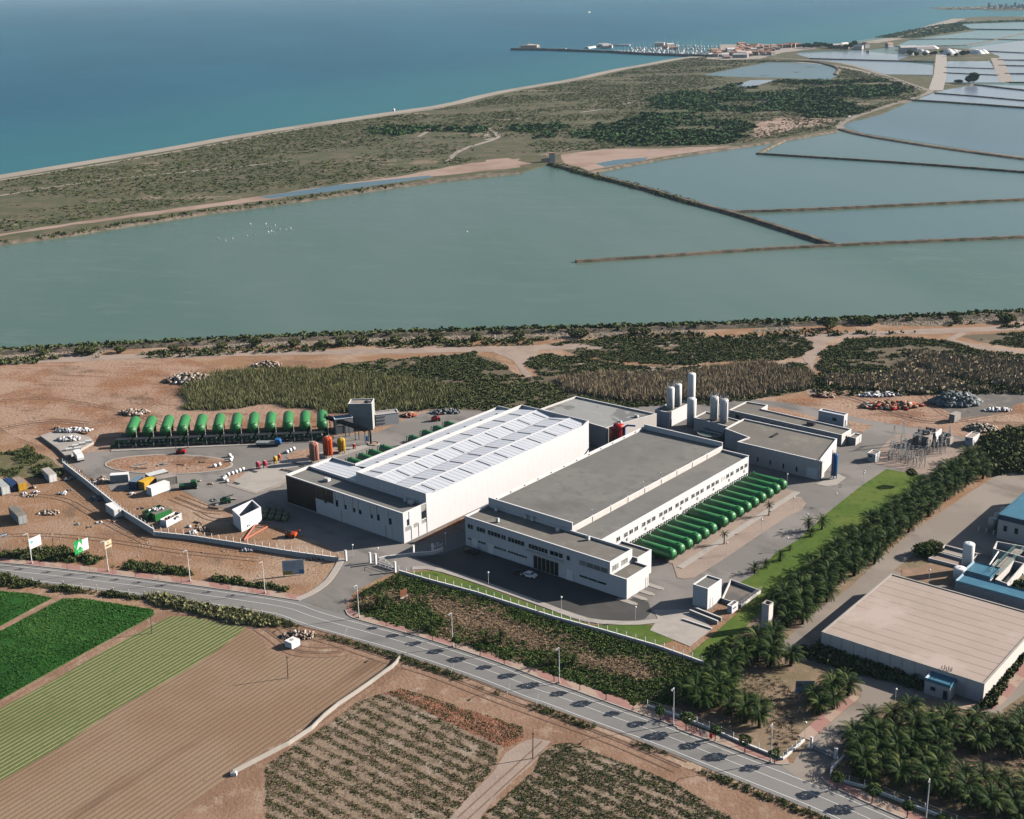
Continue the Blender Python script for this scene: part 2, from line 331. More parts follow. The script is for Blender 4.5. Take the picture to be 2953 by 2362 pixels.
# leaf-cloud meshes built with numpy
def mesh_np(name,V,Fc,m,v=None,parent=None):
    me=bpy.data.meshes.new(name); nv=len(V); k=Fc.shape[1]; nf=len(Fc)
    me.vertices.add(nv); me.vertices.foreach_set('co',V.astype(np.float32).ravel())
    me.loops.add(nf*k); me.loops.foreach_set('vertex_index',Fc.astype(np.int32).ravel())
    me.polygons.add(nf); me.polygons.foreach_set('loop_start',np.arange(0,nf*k,k,dtype=np.int32)); me.polygons.foreach_set('loop_total',np.full(nf,k,dtype=np.int32))
    me.update(calc_edges=True)
    if v is not None:
        at=me.attributes.new('v','FLOAT','POINT'); at.data.foreach_set('value',v.astype(np.float32))
    me.materials.append(m); o=bpy.data.objects.new(name,me); COL.objects.link(o)
    if parent: o.parent=parent
    return o
def leafcloud(n,shape,size,seed=1,flat=.0):
    r=np.random.default_rng(seed); d=r.normal(size=(n,3)); d/=np.linalg.norm(d,axis=1)[:,None]; rad=r.uniform(.55,1,n)**.6
    c=d*rad[:,None]*np.array(shape[:3])+np.array([0,0,shape[3]]); c[:,2]=np.maximum(c[:,2],.02)
    a=r.normal(size=(n,3)); a/=np.linalg.norm(a,axis=1)[:,None]; a[:,2]*=(1-flat)
    b=np.cross(a,r.normal(size=(n,3))); b/=np.linalg.norm(b,axis=1)[:,None]
    s=size*r.uniform(.6,1.3,n)[:,None]; V=np.stack([c-a*s,c+b*s*.8,c+a*s,c-b*s*.8],1).reshape(-1,3)
    v=np.repeat(np.clip(r.uniform(0,1,n)*.6+.4*r.uniform(0,1),0,1),4); return V,np.arange(4*n).reshape(-1,4),v
def blades(n,rad,h,wd,seed=1,lean=.25):
    r=np.random.default_rng(seed); b=r.uniform(-rad,rad,(n,2)); an=r.uniform(0,6.28,n); hh=h*r.uniform(.6,1.1,n)
    V=np.zeros((n,3,3)); V[:,0,:2]=b-np.stack([np.cos(an),np.sin(an)],1)*wd; V[:,1,:2]=b+np.stack([np.cos(an),np.sin(an)],1)*wd
    V[:,2,:2]=b+r.normal(size=(n,2))*lean*h; V[:,2,2]=hh; return V.reshape(-1,3),np.arange(3*n).reshape(-1,3),np.repeat(r.uniform(0,1,n),3)
def inpoly(P_,poly):
    x,y=P_[:,0],P_[:,1]; c=np.zeros(len(P_),bool); n=len(poly)
    for i in range(n):
        x0,y0=poly[i];x1,y1=poly[(i+1)%n]
        if y0==y1: continue
        k=((y0>y)!=(y1>y))&(x<(x1-x0)*(y-y0)/(y1-y0)+x0); c^=k
    return c
def scatter(name,polys,dens,tmpls,smin,smax,m,label,mask=None,kind='stuff',z=0,cat=None,excl=(),seed=5,vvar=None,zs=1,ragged=0):
    r=np.random.default_rng(seed); pts=[]
    for pl in polys:
        if ragged: pl=rough_edge(rough_edge(pl,ragged*2,ragged),ragged*.5,ragged*.5,9)
        a=np.array(pl); lo,hi=a.min(0),a.max(0); n=int((hi-lo).prod()*dens); p=r.uniform(lo,hi,(n,2)); p=p[inpoly(p,pl)]; pts.append(p)
    p=np.concatenate(pts)
    for e in excl: p=p[~inpoly(p,e)]
    if mask is not None: p=p[mask(p[:,0],p[:,1],r.uniform(0,1,len(p)))]
    n=len(p); sc_=r.uniform(smin,smax,n)*(r.uniform(.6,1.15,n)); an=r.uniform(0,6.28,n); which=r.integers(0,len(tmpls),n)
    if len({x[1].shape[1] for x in tmpls})>1: tmpls=[(V,Fc if Fc.shape[1]==3 else np.concatenate([Fc[:,[0,1,2]],Fc[:,[0,2,3]]]),v) for V,Fc,v in tmpls]
    VV=[];FF=[];AA=[];off=0
    for k,(V,Fc,v) in enumerate(tmpls):
        q=p[which==k];s=sc_[which==k];t=an[which==k]
        if len(q)==0: continue
        c,sn=np.cos(t)*s,np.sin(t)*s
        X_=V[None,:,0]*c[:,None]-V[None,:,1]*sn[:,None]+q[:,0:1]; Y_=V[None,:,0]*sn[:,None]+V[None,:,1]*c[:,None]+q[:,1:2]; Z_=V[None,:,2]*s[:,None]*zs+z
        VV.append(np.stack([X_,Y_,Z_],2).reshape(-1,3)); FF.append((Fc[None]+ (np.arange(len(q))*len(V))[:,None,None]).reshape(-1,Fc.shape[1])+off); off+=len(q)*len(V)
        vv=v[None,:]*.6+.4*r.uniform(0,1,(len(q),1)); 
        if vvar is not None: vv=np.clip(vv+vvar(q[:,0],q[:,1])[:,None],0,1)
        AA.append(vv.reshape(-1))
    o=mesh_np(name,np.concatenate(VV),np.concatenate(FF),m,np.concatenate(AA)); tag(o,label,cat,None,kind)
    return o
BUSH=[leafcloud(9,(.5,.5,.45,.32),.30,s) for s in range(4)]
BUSHB=[leafcloud(26,(.5,.5,.42,.38),.17,s+10) for s in range(4)]
REED=[blades(9,.6,1.,.06,s) for s in range(4)]
TUFT=[blades(7,.35,.6,.09,s+9,.5) for s in range(4)]
def stones(n,seed):
    r=np.random.default_rng(seed); V=[];Fc=[];v=[]
    for i in range(n):
        c=r.uniform(-.5,.5,3)*np.array([1,1,0]); s=r.uniform(.12,.3,3); p=np.array([[1,0,0],[0,1,0],[-1,0,0],[0,-1,0],[0,0,1.]])*s+r.normal(size=(5,3))*.03+c+[0,0,.02]
        V.append(p); Fc+= [[j+5*i,(j+1)%4+5*i,4+5*i] for j in range(4)]; v+= [r.uniform()]*5
    return np.concatenate(V),np.array(Fc),np.array(v)
STONE=[stones(3,s) for s in range(4)]
def pile(name,c,rx,ry,h,n,size,m,label,cat,seed=1,rz=0,long=1.):
    r=np.random.default_rng(seed); V=[];Fc=[];v=[]
    for i in range(n):
        t=r.uniform(0,6.28); q=math.sqrt(r.uniform()); x,y=q*math.cos(t),q*math.sin(t); zz=h*(1-q*q)*r.uniform(.3,1)
        s=size*r.uniform(.5,1.3,3)*np.array([long,1,.7]); rot=Matrix.Rotation(r.uniform(0,6.28),3,'Z')@Matrix.Rotation(r.uniform(-.6,.6),3,'X')
        cu8=np.array([[a,b,d] for d in (-1,1) for (a,b) in ((-1,-1),(1,-1),(1,1),(-1,1))])*s/2
        p=cu8@np.array(rot).T+np.array([x*rx,y*ry,zz+size*.25]); V.append(p); b=8*i
        Fc+=[[b,b+3,b+2,b+1],[b+4,b+5,b+6,b+7],[b,b+1,b+5,b+4],[b+1,b+2,b+6,b+5],[b+2,b+3,b+7,b+6],[b+3,b,b+4,b+7]]; v+=[r.uniform()]*8
    o=mesh_np(name,np.concatenate(V),np.array(Fc),m,np.array(v)); o.location=(*c,0); o.rotation_euler=(0,0,rz); return tag(o,label,cat)
ORD=['first','second','third','fourth','fifth','sixth','seventh','eighth','ninth','tenth','eleventh','twelfth','thirteenth','fourteenth','fifteenth','sixteenth','seventeenth','eighteenth','nineteenth','twentieth']
# ================================================================ THE SETTING
sheet('sea',[(-60000,-500),(60000,-500),(60000,90000),(-60000,90000)],-.9,M_sea,'open blue-green sea reaching to the horizon')
shore=g(O,(-1200,797),(0,737),(300,722),(600,708),(900,697),(1240,690),(1600,679),(1900,668),(2156,655),(3500,590))
sheet('ground',shore+[(900,60),(-900,60)],0,M_dirt,'bare reddish-brown earth of the coastal plain',skirt=1.2,edge=(14,1.2))
coastL=g(W,(-1400,520),(-300,345),(0,295),(200,262),(430,225),(700,180),(1000,125),(1300,80),(1640,30),(1840,3))+g(T,(0,375),(200,340),(330,320),(500,280),(620,260),(750,235),(845,224),(915,216),(925,196),(945,182),(1020,176),(1260,178),(1390,185),(1500,170),(1620,150),(1660,132),(1780,100),(1870,74),(1990,66),(2156,66),(2600,66))
southL=g(T,(2600,92),(2156,86),(1900,95),(1960,122),(1700,158),(1640,185),(1560,196),(1250,207),(1290,235),(1420,250),(1600,298),(1790,303),(1795,240),(1660,243),(1680,215),(1640,200),(1660,188),(1830,188),(2000,202),(2050,222),(2095,325),(2075,330),(2020,245),(1840,243),(1830,330),(1960,336),(1830,358),(1700,405),(1600,450),(1440,495),(1400,525),(1190,562),(1000,590),(560,662),(410,692),(260,655))
northLag=g(W,(2156,283),(1700,332),(1300,392),(1050,427),(850,452),(650,483),(430,518),(250,548),(0,577),(-300,625),(-1400,800))
lagoon=[*g(W,(-1500,790)),*shore[0:1]]
sheet('salt_pond_water',shore+g(T,(3000,60),(2156,60),(1700,128),(1250,200),(1000,300))+g(Z,(420,95),(250,95))+northLag[::-1][::-1],-.5,M_lag,'calm grey-green water of the big front salt pond')
sheet('coastal_plain',coastL+southL+northLag,.0,M_scrubg,'flat scrub-covered strip between sea and salt ponds',skirt=1.2,edge=(30,2.5))
# ponds of other colours, each its own sheet
def pond(pts,m,label,z=-.46): return sheet('salt_pond_water',pts,z,m,label)
pond(g(Z,(470,140),(620,95),(800,65),(1060,20),(1190,-5),(1100,60),(2156,135),(3200,205),(3200,195),(2156,238),(1000,292),(860,265)),M_lagb,'blue-green salt pond behind the long diagonal dike')
pond(g(Z,(1000,312),(2156,252),(3200,215),(3200,350),(2156,385),(1390,420)),M_lagb,'narrow blue-green salt pond above the lowest cross dike',-.44)
pond(g(T,(1120,612),(1200,568),(1410,532),(1500,545),(2156,638),(3000,745),(3000,730),(2156,682),(1200,622)),M_lagb,'long teal wedge-shaped salt pond',-.43)
pond(g(T,(1430,493),(1600,455),(1700,408),(2156,432),(3000,470),(3000,735),(2156,630),(1500,530)),M_lagc,'broad deep-blue salt pond at the right edge',-.42)
pond(g(T,(1700,402),(1830,360),(1960,338),(2600,350),(2600,455),(2156,428)),M_pan,'pale blue salt pan below the lone tree clump',-.41)
pond(g(T,(1240,215),(1500,205),(1700,222),(1650,242),(1300,234)),M_pan,'small pale pan beside the harbour village',.02)
pond(g(T,(1310,238),(1660,247),(1792,262),(1790,300),(1600,298),(1430,252)),M_pan,'pale lavender salt pan left of the causeway',.03)
pond(g(T,(1842,245),(2018,245),(2050,300),(1840,291)),M_pan,'pale lavender pan right of the causeway',.03)
pond(g(T,(1840,294),(2055,303),(2080,331),(1832,330)),M_pan,'lower pale lavender pan right of the causeway',.03)
pond(g(T,(2050,222),(1900,208),(1950,188),(2156,160),(2600,140),(2600,350),(2105,330)),M_pan,'wide pale evaporation pans at the right edge',-.40)
pond(g(T,(1560,196),(1640,187),(1700,160),(1960,124),(1910,98),(2156,88),(2600,93),(2600,138),(2156,158),(1950,186),(1660,187)),M_pant,'far teal salt pond behind the salt works',-.41)
pond(g(T,(872,300),(1000,275),(1130,250),(1330,254),(1415,277),(1405,305),(1380,318),(1170,312),(1000,308)),M_lagc,'blue inner lagoon inside the scrub plain',.03)
pond(g(T,(990,346),(1060,321),(1160,319),(1080,345)),M_pan,'small pale puddle lake below the inner lagoon',.03)
pond(g(W,(1070,385),(1160,372),(1400,335),(1780,296),(1790,305),(1500,345),(1380,362),(1120,392)),M_lagc,'thin strip of shallow water along the shore track',.03)
pond(g(T,(440,655),(520,640),(650,630),(640,642),(480,668)),M_lagc,'shallow puddle on the salt flat',.035)
sheet('mud_island',g(T,(1062,299),(1100,302),(1140,300),(1120,304)),.06,M_scrubg); sheet('mud_island',g(T,(1280,266),(1310,267),(1330,269),(1290,270)),.06,M_scrubg); sheet('mud_island',g(T,(1230,287),(1262,289),(1240,292)),.06,M_scrubg)
# salt flats and beach
for p in (g(T,(300,620),(480,596),(700,595),(1000,585),(1150,562),(1000,585),(560,655),(410,685),(310,650)),g(T,(0,640),(90,632),(190,655),(100,668),(0,683)),g(T,(1070,500),(1150,475),(1300,468),(1420,480),(1330,500),(1170,530),(1100,553),(1060,545)),
          g(W,(1950,245),(2156,225),(2156,262),(2020,275),(1800,300),(1500,338),(1150,390),(700,450),(300,500),(0,548),(-600,640),(-600,625),(0,538),(500,465),(820,420),(1050,385),(1400,335),(1700,292))):
    sheet('salt_flat',p,.02+.004*random.random(),M_sandy,edge=(12,3.))
cl=coastL[0:17]; sheet('beach',ribbon(smoothline(cl,1),2,-18),.03,M_beach,'pale sand beach along the open sea')
sheet('beach',ribbon(smoothline(g(T,(1500,171),(1620,151),(1660,133),(1780,101),(1870,75)),1),2,-40),.03,M_beach,'far pale beach beyond the harbour')
M_foam=mat('surf_foam',(.10,.22,.25),[('n',(.62,.64,.64),.03,.5,.62,6,R(30),.3,1.)],.8)
sheet('surf',ribbon(smoothline(cl[2:],1),5,.3),-.6,M_foam,'thin line of breaking surf on the beach')
sheet('coast_track',ribbon(smoothline(g(W,(-300,365),(0,315),(350,262),(800,185),(1300,92),(1640,42),(1840,15)),2),-2.5,2.5),.05,M_beach)
for p,wd in ((g(T,(0,545),(30,515),(55,548),(0,560)),2),(g(W,(1735,135),(1780,110),(1775,97)),2),(g(W,(1845,245),(1900,190),(2060,145),(2070,125),(2030,100)),2.5),(g(W,(2060,68),(2156,60)),2.5),(g(T,(380,450),(500,432),(600,405)),2.5),
            (g(W,(0,380),(400,315),(900,270),(1210,235)),2.2),(g(T,(1140,240),(1420,262),(1600,310),(1760,360)),5)): sheet('sandy_path',ribbon(smoothline(p,2),-wd,wd),.05,M_beach)
sheet('coast_road',ribbon(smoothline(g(T,(1150,232),(1420,246),(1600,302),(1760,357),(1790,365),(1740,385),(1600,425),(1440,480),(1412,505),(1430,520),(1520,543),(1800,585),(2156,632),(3000,740)),2),-4,4),.07,M_asph2,'narrow pale road along the pond dikes')
sheet('causeway_track',ribbon(g(T,(1802,362),(1820,300),(1825,216)),-9,9),.06,M_conc,'straight pale causeway to the salt works')
sheet('causeway_track',ribbon(g(T,(2085,328),(2045,232)),-9,9),.06,M_concD,'slanting pale causeway at the right')
# --- lagoon dikes
M_dike=mat('dike_earth',(.19,.15,.115),[('n',(.09,.085,.06),.15,.42,.6),('n',(.30,.24,.19),.4,.55,.75)],.95,.1,.3,1)
def dike(f,pts,wd,h,label,m=None): return ridge('dike',smoothline(g(f,*pts),1),wd,h,m or M_dike,label,-.8)
dike(Z,[(262,100),(420,145),(640,200),(860,266),(1000,302),(1200,365),(1385,425)],7.5,2.2,'long dark diagonal dike between the salt ponds')
dike(Z,[(362,491),(700,470),(1080,443),(1390,426),(1700,412),(2156,393),(3000,355)],5,1.6,'lowest tan cross dike reaching into the front pond')
dike(Z,[(975,293),(1200,287),(1500,274),(2156,243),(3000,205)],5,1.7,'middle stone-edged cross dike joining the diagonal dike')
dike(Z,[(1092,60),(1250,70),(1700,98),(2156,134),(3000,200)],5,1.7,'dark dike below the teal wedge pond')
dike(Z,[(1092,60),(1130,38),(1200,5)],5,1.7,'short dike closing the tip of the teal wedge pond')
dike(T,[(1425,517),(1520,543),(1800,588),(2156,636),(3000,745)],13,1.5,'road dike between the teal wedge pond and the deep blue pond')
dike(T,[(1690,400),(1900,413),(2156,432),(2700,470)],7,2,'dark dike above the broad deep-blue pond')
dike(T,[(1800,373),(1960,385),(2156,403),(2700,450)],5,1.6,'thin dike across the pale pan below the tree clump')
for i,(pts,lb) in enumerate([([(1300,236),(1500,242),(1800,250)],'thin dike between the two pans left of the causeway'),([(1840,270),(2035,276)],'thin upper dike right of the causeway'),([(1836,292),(2055,302)],'darker lower dike right of the causeway'),([(2080,295),(2350,297)],'thin dike across the far right pans, third from the back'),
    ([(2095,330),(2350,332)],'thin dike along the near edge of the far right pans'),([(2050,240),(2350,243)],'thin dike across the far right pans, second from the back'),([(2055,262),(2350,268)],'thin dike across the far right pans, fourth from the back'),([(1960,339),(2156,362),(2500,395)],'dike running right from the lone tree clump'),
    ([(1640,186),(1850,184),(1950,180),(2156,133),(2300,110)],'curving dark dike behind the salt works'),([(1700,158),(1900,155),(2156,160)],'far thin dike crossing the teal pond'),([(1940,118),(2156,120)],'farthest thin dike in the teal pond'),([(2000,205),(2200,214)],'thin dike nearest the salt works'),([(1100,247),(1250,246),(1335,251),(1420,274),(1400,300)],'curved bank round the inner lagoon')]):
    ridge('dike',smoothline(g(T,*pts),1),7+2*(i==10),1.8+(i==10),M_dike,lb,-.8 if i not in (0,12) else 0)
ridge('shore_bank',smoothline(northLag[0:10],1),9,1.6,M_dike,'low stony bank along the far shore of the front pond',-.6)
ridge('shore_bank',smoothline(g(T,(410,692),(560,662),(760,625),(1000,590),(1190,562),(1400,525)),1),9,1.6,M_dike,'low stony bank along the salt flat shore',-.6)
# --- near shore: embankment, tracks
emb=g(O,(-900,800),(0,752),(300,737),(600,724),(900,714),(1240,706),(1600,694),(1900,684),(2156,672),(3000,632))
ridge('shore_bank',smoothline(offset(shore,-6),1),7,1.3,M_dike,'earth bank along the near shore of the front pond',0)
sheet('light_track',ribbon(smoothline(g(O,(-900,815),(0,762),(400,746),(900,738),(1300,728),(1700,708),(2156,690),(3000,655)),1),-4,4),.04,M_gravel,'pale dirt track along the shore embankment',edge=(6,1.))
for p in (g(O,(1030,735),(1150,725),(1130,748),(1100,765),(1120,800),(1175,845),(1150,830),(1095,780),(1080,760)),g(O,(1690,715),(1760,712),(1730,735),(1715,760),(1722,830),(1700,830),(1705,780),(1685,745)),
          g(O,(1150,748),(1240,768),(1400,775),(1560,772),(1700,760),(1700,768),(1560,779),(1400,782),(1240,775)),g(O,(1150,728),(1400,718),(1690,712),(1690,716),(1400,724),(1160,735)),g(O,(2020,700),(1990,715),(2060,735),(2156,748),(2156,742),(2070,728),(2010,715),(2040,700))):
    sheet('sandy_clearing',p,.05,M_gravel,edge=(5,1.2))
# --- works ground tones
sheet('works_earth',g(O,(-300,775),(0,765),(380,752),(430,765),(390,830),(370,862),(520,850),(700,850),(1000,852),(1040,870),(700,910),(240,945),(150,965),(0,900),(-300,900)),.015,M_wdirt,'red-brown earth-moving ground behind the green vessels',edge=(10,2))
sheet('works_earth',g(O,(1560,850),(1720,835),(2156,828),(2500,820),(2500,900),(2156,905),(2000,920),(1800,885),(1700,860)),.015,M_wdirt,'reddish storage ground at the right rear',edge=(10,2))
M_ash=mat('dark_ash_ground',(.13,.12,.11),[('n',(.2,.17,.145),.15,.45,.65)],.95)
sheet('ash_patch',g(D,(1600,110),(1900,60),(2156,45),(2156,130),(1950,215),(1750,235),(1620,160)),.03,M_ash,edge=(5,2))
# --- yard asphalt
yard=[E(1862,500),E(1960,462),E(2060,390),E(2120,300),B(640,1072),A(2080,1052),A(1950,985),A(1640,880),A(1450,800),A(1310,770),A(1110,670),A(1060,690),A(690,680),A(660,630),A(560,605),A(450,520),A(470,470),A(560,440),A(690,432),A(1960,372),A(2150,330),B(840,318),B(1020,232),B(1160,185),B(1330,165),B(1500,150),C(140,378),C(560,352),C(830,362),C(1050,345),C(1200,338),C(1400,325),C(1640,345),C(1850,385),C(2156,455),D(1370,270),D(1500,290),D(1800,350),D(1760,400),D(1650,500),D(1560,585),D(1300,545),D(1130,660),D(930,820),D(760,980),D(620,1060),D(480,1200),D(390,1250),Q(330,230),Q(200,345),Q(100,345),Q(-20,395),F(2156,640),F(2000,655),F(1740,642),F(1430,535),F(1000,382),F(760,305),F(620,315),F(530,320),F(400,370),F(262,450),F(208,540),F(235,600),F(300,625),F(100,560),F(0,520)]
sheet('yard_asphalt',[G(p) for p in yard],.03,M_asph,'grey asphalt yard around the plant')
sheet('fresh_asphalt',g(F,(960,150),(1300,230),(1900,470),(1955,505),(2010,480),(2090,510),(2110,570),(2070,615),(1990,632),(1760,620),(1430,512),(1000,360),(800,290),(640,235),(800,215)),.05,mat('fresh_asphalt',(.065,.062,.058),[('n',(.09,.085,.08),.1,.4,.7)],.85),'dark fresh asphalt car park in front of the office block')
sheet('lot_pavement',ribbon(smoothline(g(F,(620,300),(760,298),(1000,372),(1430,524),(1600,590),(1740,632),(1990,645),(2156,628)),1),-1.,1.),.14,M_conc,skirt=.15)
sheet('earth_strip',g(B,(1160,950),(1385,835),(1385,870),(1300,920),(1130,990),(1050,1010)),.06,M_wdirt)
sheet('island_pavement',g(A,*[(1050+400*math.cos(t)*(1 if abs(math.cos(t))<.8 else 1.0),517+62*math.sin(t)) for t in np.linspace(0,6.2,40)]),.16,M_conc,skirt=.15)
sheet('earth_island',g(A,*[(1050+386*math.cos(t),517+57*math.sin(t)) for t in np.linspace(0,6.2,40)]),.18,M_wdirt,'oval reddish earth island inside the turning loop')
sheet('concrete_pad',g(A,(1430,640),(1560,548),(1745,520),(1800,580),(1720,640),(1590,692)),.12,M_conc,'rectangular concrete pad left of the dark glass corner',skirt=.12)
sheet('pad_apron',g(A,(1405,628),(1430,640),(1590,692),(1720,640),(1790,590),(1810,600),(1740,655),(1590,702),(1410,646)),.1,M_concD)
sheet('earth_bed',g(A,(1385,612),(1400,588),(1550,562),(1570,570),(1430,632)),.1,M_wdirt)
sheet('earth_bed',g(A,(1775,468),(1840,435),(1930,418),(1965,440),(1950,478),(1800,488)),.12,M_wdirt)
sheet('equipment_plinth',g(P,(250,960),(600,870),(1000,800),(1330,700),(1750,640),(1840,660),(1700,700),(1400,800),(1030,900),(700,960),(480,1010)),.1,M_conc,'concrete apron carrying the coloured upright tanks',skirt=.1)
M_padshade=mat('shaded_concrete',(.09,.085,.08),[('n',(.14,.13,.12),.5,.45,.7)],.9)  # dark tone paints the shade beneath the vessels into the pad concrete
sheet('vessel_pad',g(A,(690,436),(1960,376),(2080,360),(2060,300),(760,330)),.15,M_padshade,'concrete pad under the row of twelve green vessels',skirt=.15)
sheet('pad_kerb',g(A,(690,438),(1960,378),(1960,371),(692,428)),.2,M_conc,'pale kerb along the row of twelve vessels',skirt=.2)
sheet('vessel_pad',[U2W(53.4,34),U2W(68.6,34),U2W(68.6,99),U2W(53.4,99)],.12,M_gravel,'gravel bed under the long row of green vessels')
sheet('pad_kerb',[U2W(68.6,33),U2W(70.4,33),U2W(70.4,99),U2W(68.6,99)],.2,M_conc,'pale concrete walkway along the ends of the green vessels',skirt=.2)
sheet('gravel_apron',g(D,(0,1222),(-30,1130),(20,1140),(690,715),(770,720),(800,760),(770,800),(650,860),(280,1110),(100,1222),(40,1230)),.1,M_gravel,'beige gravel verge beside the green vessels',skirt=.08)
sheet('paved_apron',g(D,(860,640),(1000,575),(1050,600),(990,645),(930,655)),.1,M_conc)
sheet('earth_bed',g(C,(1525,372),(1620,380),(1800,425),(1850,450),(1850,480),(1700,440),(1540,400)),.08,M_wdirt)
sheet('earth_bed',g(D,(1060,245),(1220,275),(1150,320),(1080,300)),.07,M_wdirt)
sheet('substation_ground',g(D,(1180,500),(1350,330),(1700,340),(1850,400),(1560,585),(1440,560),(1300,525)),.06,M_gravel,'gravel floor of the electrical substation')
sheet('plot_concrete',g(Q,(-150,345),(100,340),(220,460),(80,572),(-170,470),(-120,400)),.1,M_conc,'pale concrete apron by the white tower hut')
sheet('lawn',g(D,(1300,545),(1560,590),(1420,720),(1180,900),(950,1070),(800,1180),(620,1320),(560,1400),(470,1480),(360,1600),(180,1780),(80,1690),(240,1560),(420,1400),(390,1250),(480,1200),(620,1060),(760,980),(930,820),(1130,660)),.045,M_lawn,'long green lawn beside the palm belt')
sheet('lawn',g(F,(600,325),(760,315),(1000,392),(1430,545),(1740,655),(2156,652),(2400,560),(2420,690),(2150,782),(1900,715),(1500,600),(1100,480),(700,375)),.045,M_lawn,'narrow green lawn strip behind the front fence')
# --- main road
kerbL=smoothline(g(E,(-900,190),(0,264),(500,318),(1000,380),(1500,449),(1862,503)),1)
kerbM=smoothline(g(F,(205,560),(225,600),(300,626),(600,706),(900,800),(1200,900),(1500,1020))+g(S,(1400,452),(1800,600),(2156,722))+g(Q,(0,1088),(300,1192),(560,1292),(640,1310),(700,1303)),1)
kerbR=smoothline(g(Q,(895,1385),(930,1430),(1000,1462),(1300,1600),(1700,1760),(2600,2150)),1)
base=g(E,(-900,190),(0,264),(500,318),(1000,380),(1500,449),(1862,503))+g(F,(60,560),(300,626),(600,706),(900,800),(1200,900),(1500,1020))+g(S,(1400,452),(1800,600),(2156,722))+g(Q,(300,1192),(560,1292),(1000,1462),(1300,1600),(1700,1760),(2600,2150))
base=smoothline(resample(base,10),2)
RW=8.9
sheet('road',ribbon(base,.6,-RW),.06,M_road,'grey two-lane road crossing the foreground')
sheet('junction_asphalt',g(Q,(640,1305),(760,1290),(860,1215),(990,1270),(900,1385),(1000,1470),(760,1400)),.075,M_asph2)
def dash(line,on,off,w_,d,name='road_marking',label=None):
    L=offset(resample(line,1.),d); vs=[];fs=[];k=0
    i=0
    while i+on<len(L):
        seg=L[i:i+on+1]; a=offset(seg,w_/2);b=offset(seg,-w_/2)
        for p,q in zip(zip(a,b),list(zip(a,b))[1:]):
            n=len(vs); vs+=[(*p[0],.085),(*p[1],.085),(*q[1],.085),(*q[0],.085)]; fs.append((n,n+1,n+2,n+3))
        i+=on+off
    o=MB().add(vs,fs).build(name,M_mark); tag(o,label,None,None,'structure')
dash(base,1,0,.16,-1.3,label='white line along the right lane edge'); dash(base,1,0,.14,-4.05,label='thin white centre line of the road'); dash(base,1,0,.16,-7.8,label='white line along the left road edge')
for nm,k,lb in (('pavement',kerbL,'red and beige tiled pavement left of the junction'),('pavement',kerbM,'red and beige tiled pavement between the two junctions'),('pavement',kerbR,'red and beige tiled pavement right of the plant entrance')):
    sheet(nm,ribbon(k,.25,2.75),.19,M_tile,lb,skirt=.14); sheet('kerb',ribbon(k,-.05,.25),.2,M_kerb,skirt=.15)
sheet('pavement',ribbon(smoothline(g(E,(1862,503),(1960,462),(2060,390),(2120,300),(2150,240)),2),.1,1.9),.2,M_conc,'curved concrete kerb strip at the yard entrance',skirt=.15)
# --- right-hand plot
sheet('plot_earth',g(Q,(0,960),(-60,700),(330,480),(900,0),(1300,0),(2156,-200),(3000,100),(3000,1900),(2156,1800),(1400,1620),(1000,1400),(700,1260),(560,1240),(0,1040)),.02,mat('plot_earth',(.255,.185,.125),[('n',(.19,.15,.09),.07,.45,.62),('n',(.33,.25,.18),.3,.55,.75)],.95,.1,.15,1),'dry sandy earth of the right-hand plot',edge=(8,.6))
sheet('plot_road',[G(p) for p in [D(2300,500),D(1960,598),D(1700,770),D(1450,935),D(1250,1110),D(1060,1294),Q(900,320),Q(760,450),Q(660,540),Q(640,580),Q(680,620),Q(900,695),Q(1100,750),Q(1145,830),Q(1140,890),Q(1050,960),Q(830,1155),Q(790,1190),Q(720,1290),Q(895,1385),Q(985,1270),Q(1060,1130),Q(1200,1010),Q(1330,905),Q(1540,890),Q(1690,925),Q(1850,985),Q(1990,985),Q(2400,700),Q(2400,300),Q(1900,250),Q(1340,100),D(1440,1100),D(1500,1040),D(1900,1150),D(2300,1150)]],.05,M_asph2,'beige asphalt service road of the right-hand plot')
sheet('plot_bed',g(N,(0,1200),(150,1180),(420,1090),(700,1170),(800,1300),(600,1400),(300,1380),(0,1290)),.09,mat('plot_bed',(.24,.16,.10),[('n',(.33,.2,.14),.2,.45,.65)],.95),edge=(4,.5))
sheet('pavement',ribbon(smoothline(g(Q,(830,1160),(1050,962),(1140,890)),1),.2,3.),.15,M_tile,'red tiled footpath beside the plant entrance road',skirt=.1)
sheet('pavement',ribbon(smoothline(g(Q,(1700,920),(1800,950),(1900,955),(1980,925),(2100,780),(2300,560)),2),-1.3,1.3),.15,M_tile,'red tiled footpath round the reservoir corner',skirt=.1)
sheet('pavement',g(Q,(2040,270),(2300,240),(2300,400),(2156,350)),.12,M_tile,'red tiled yard behind the reservoir')
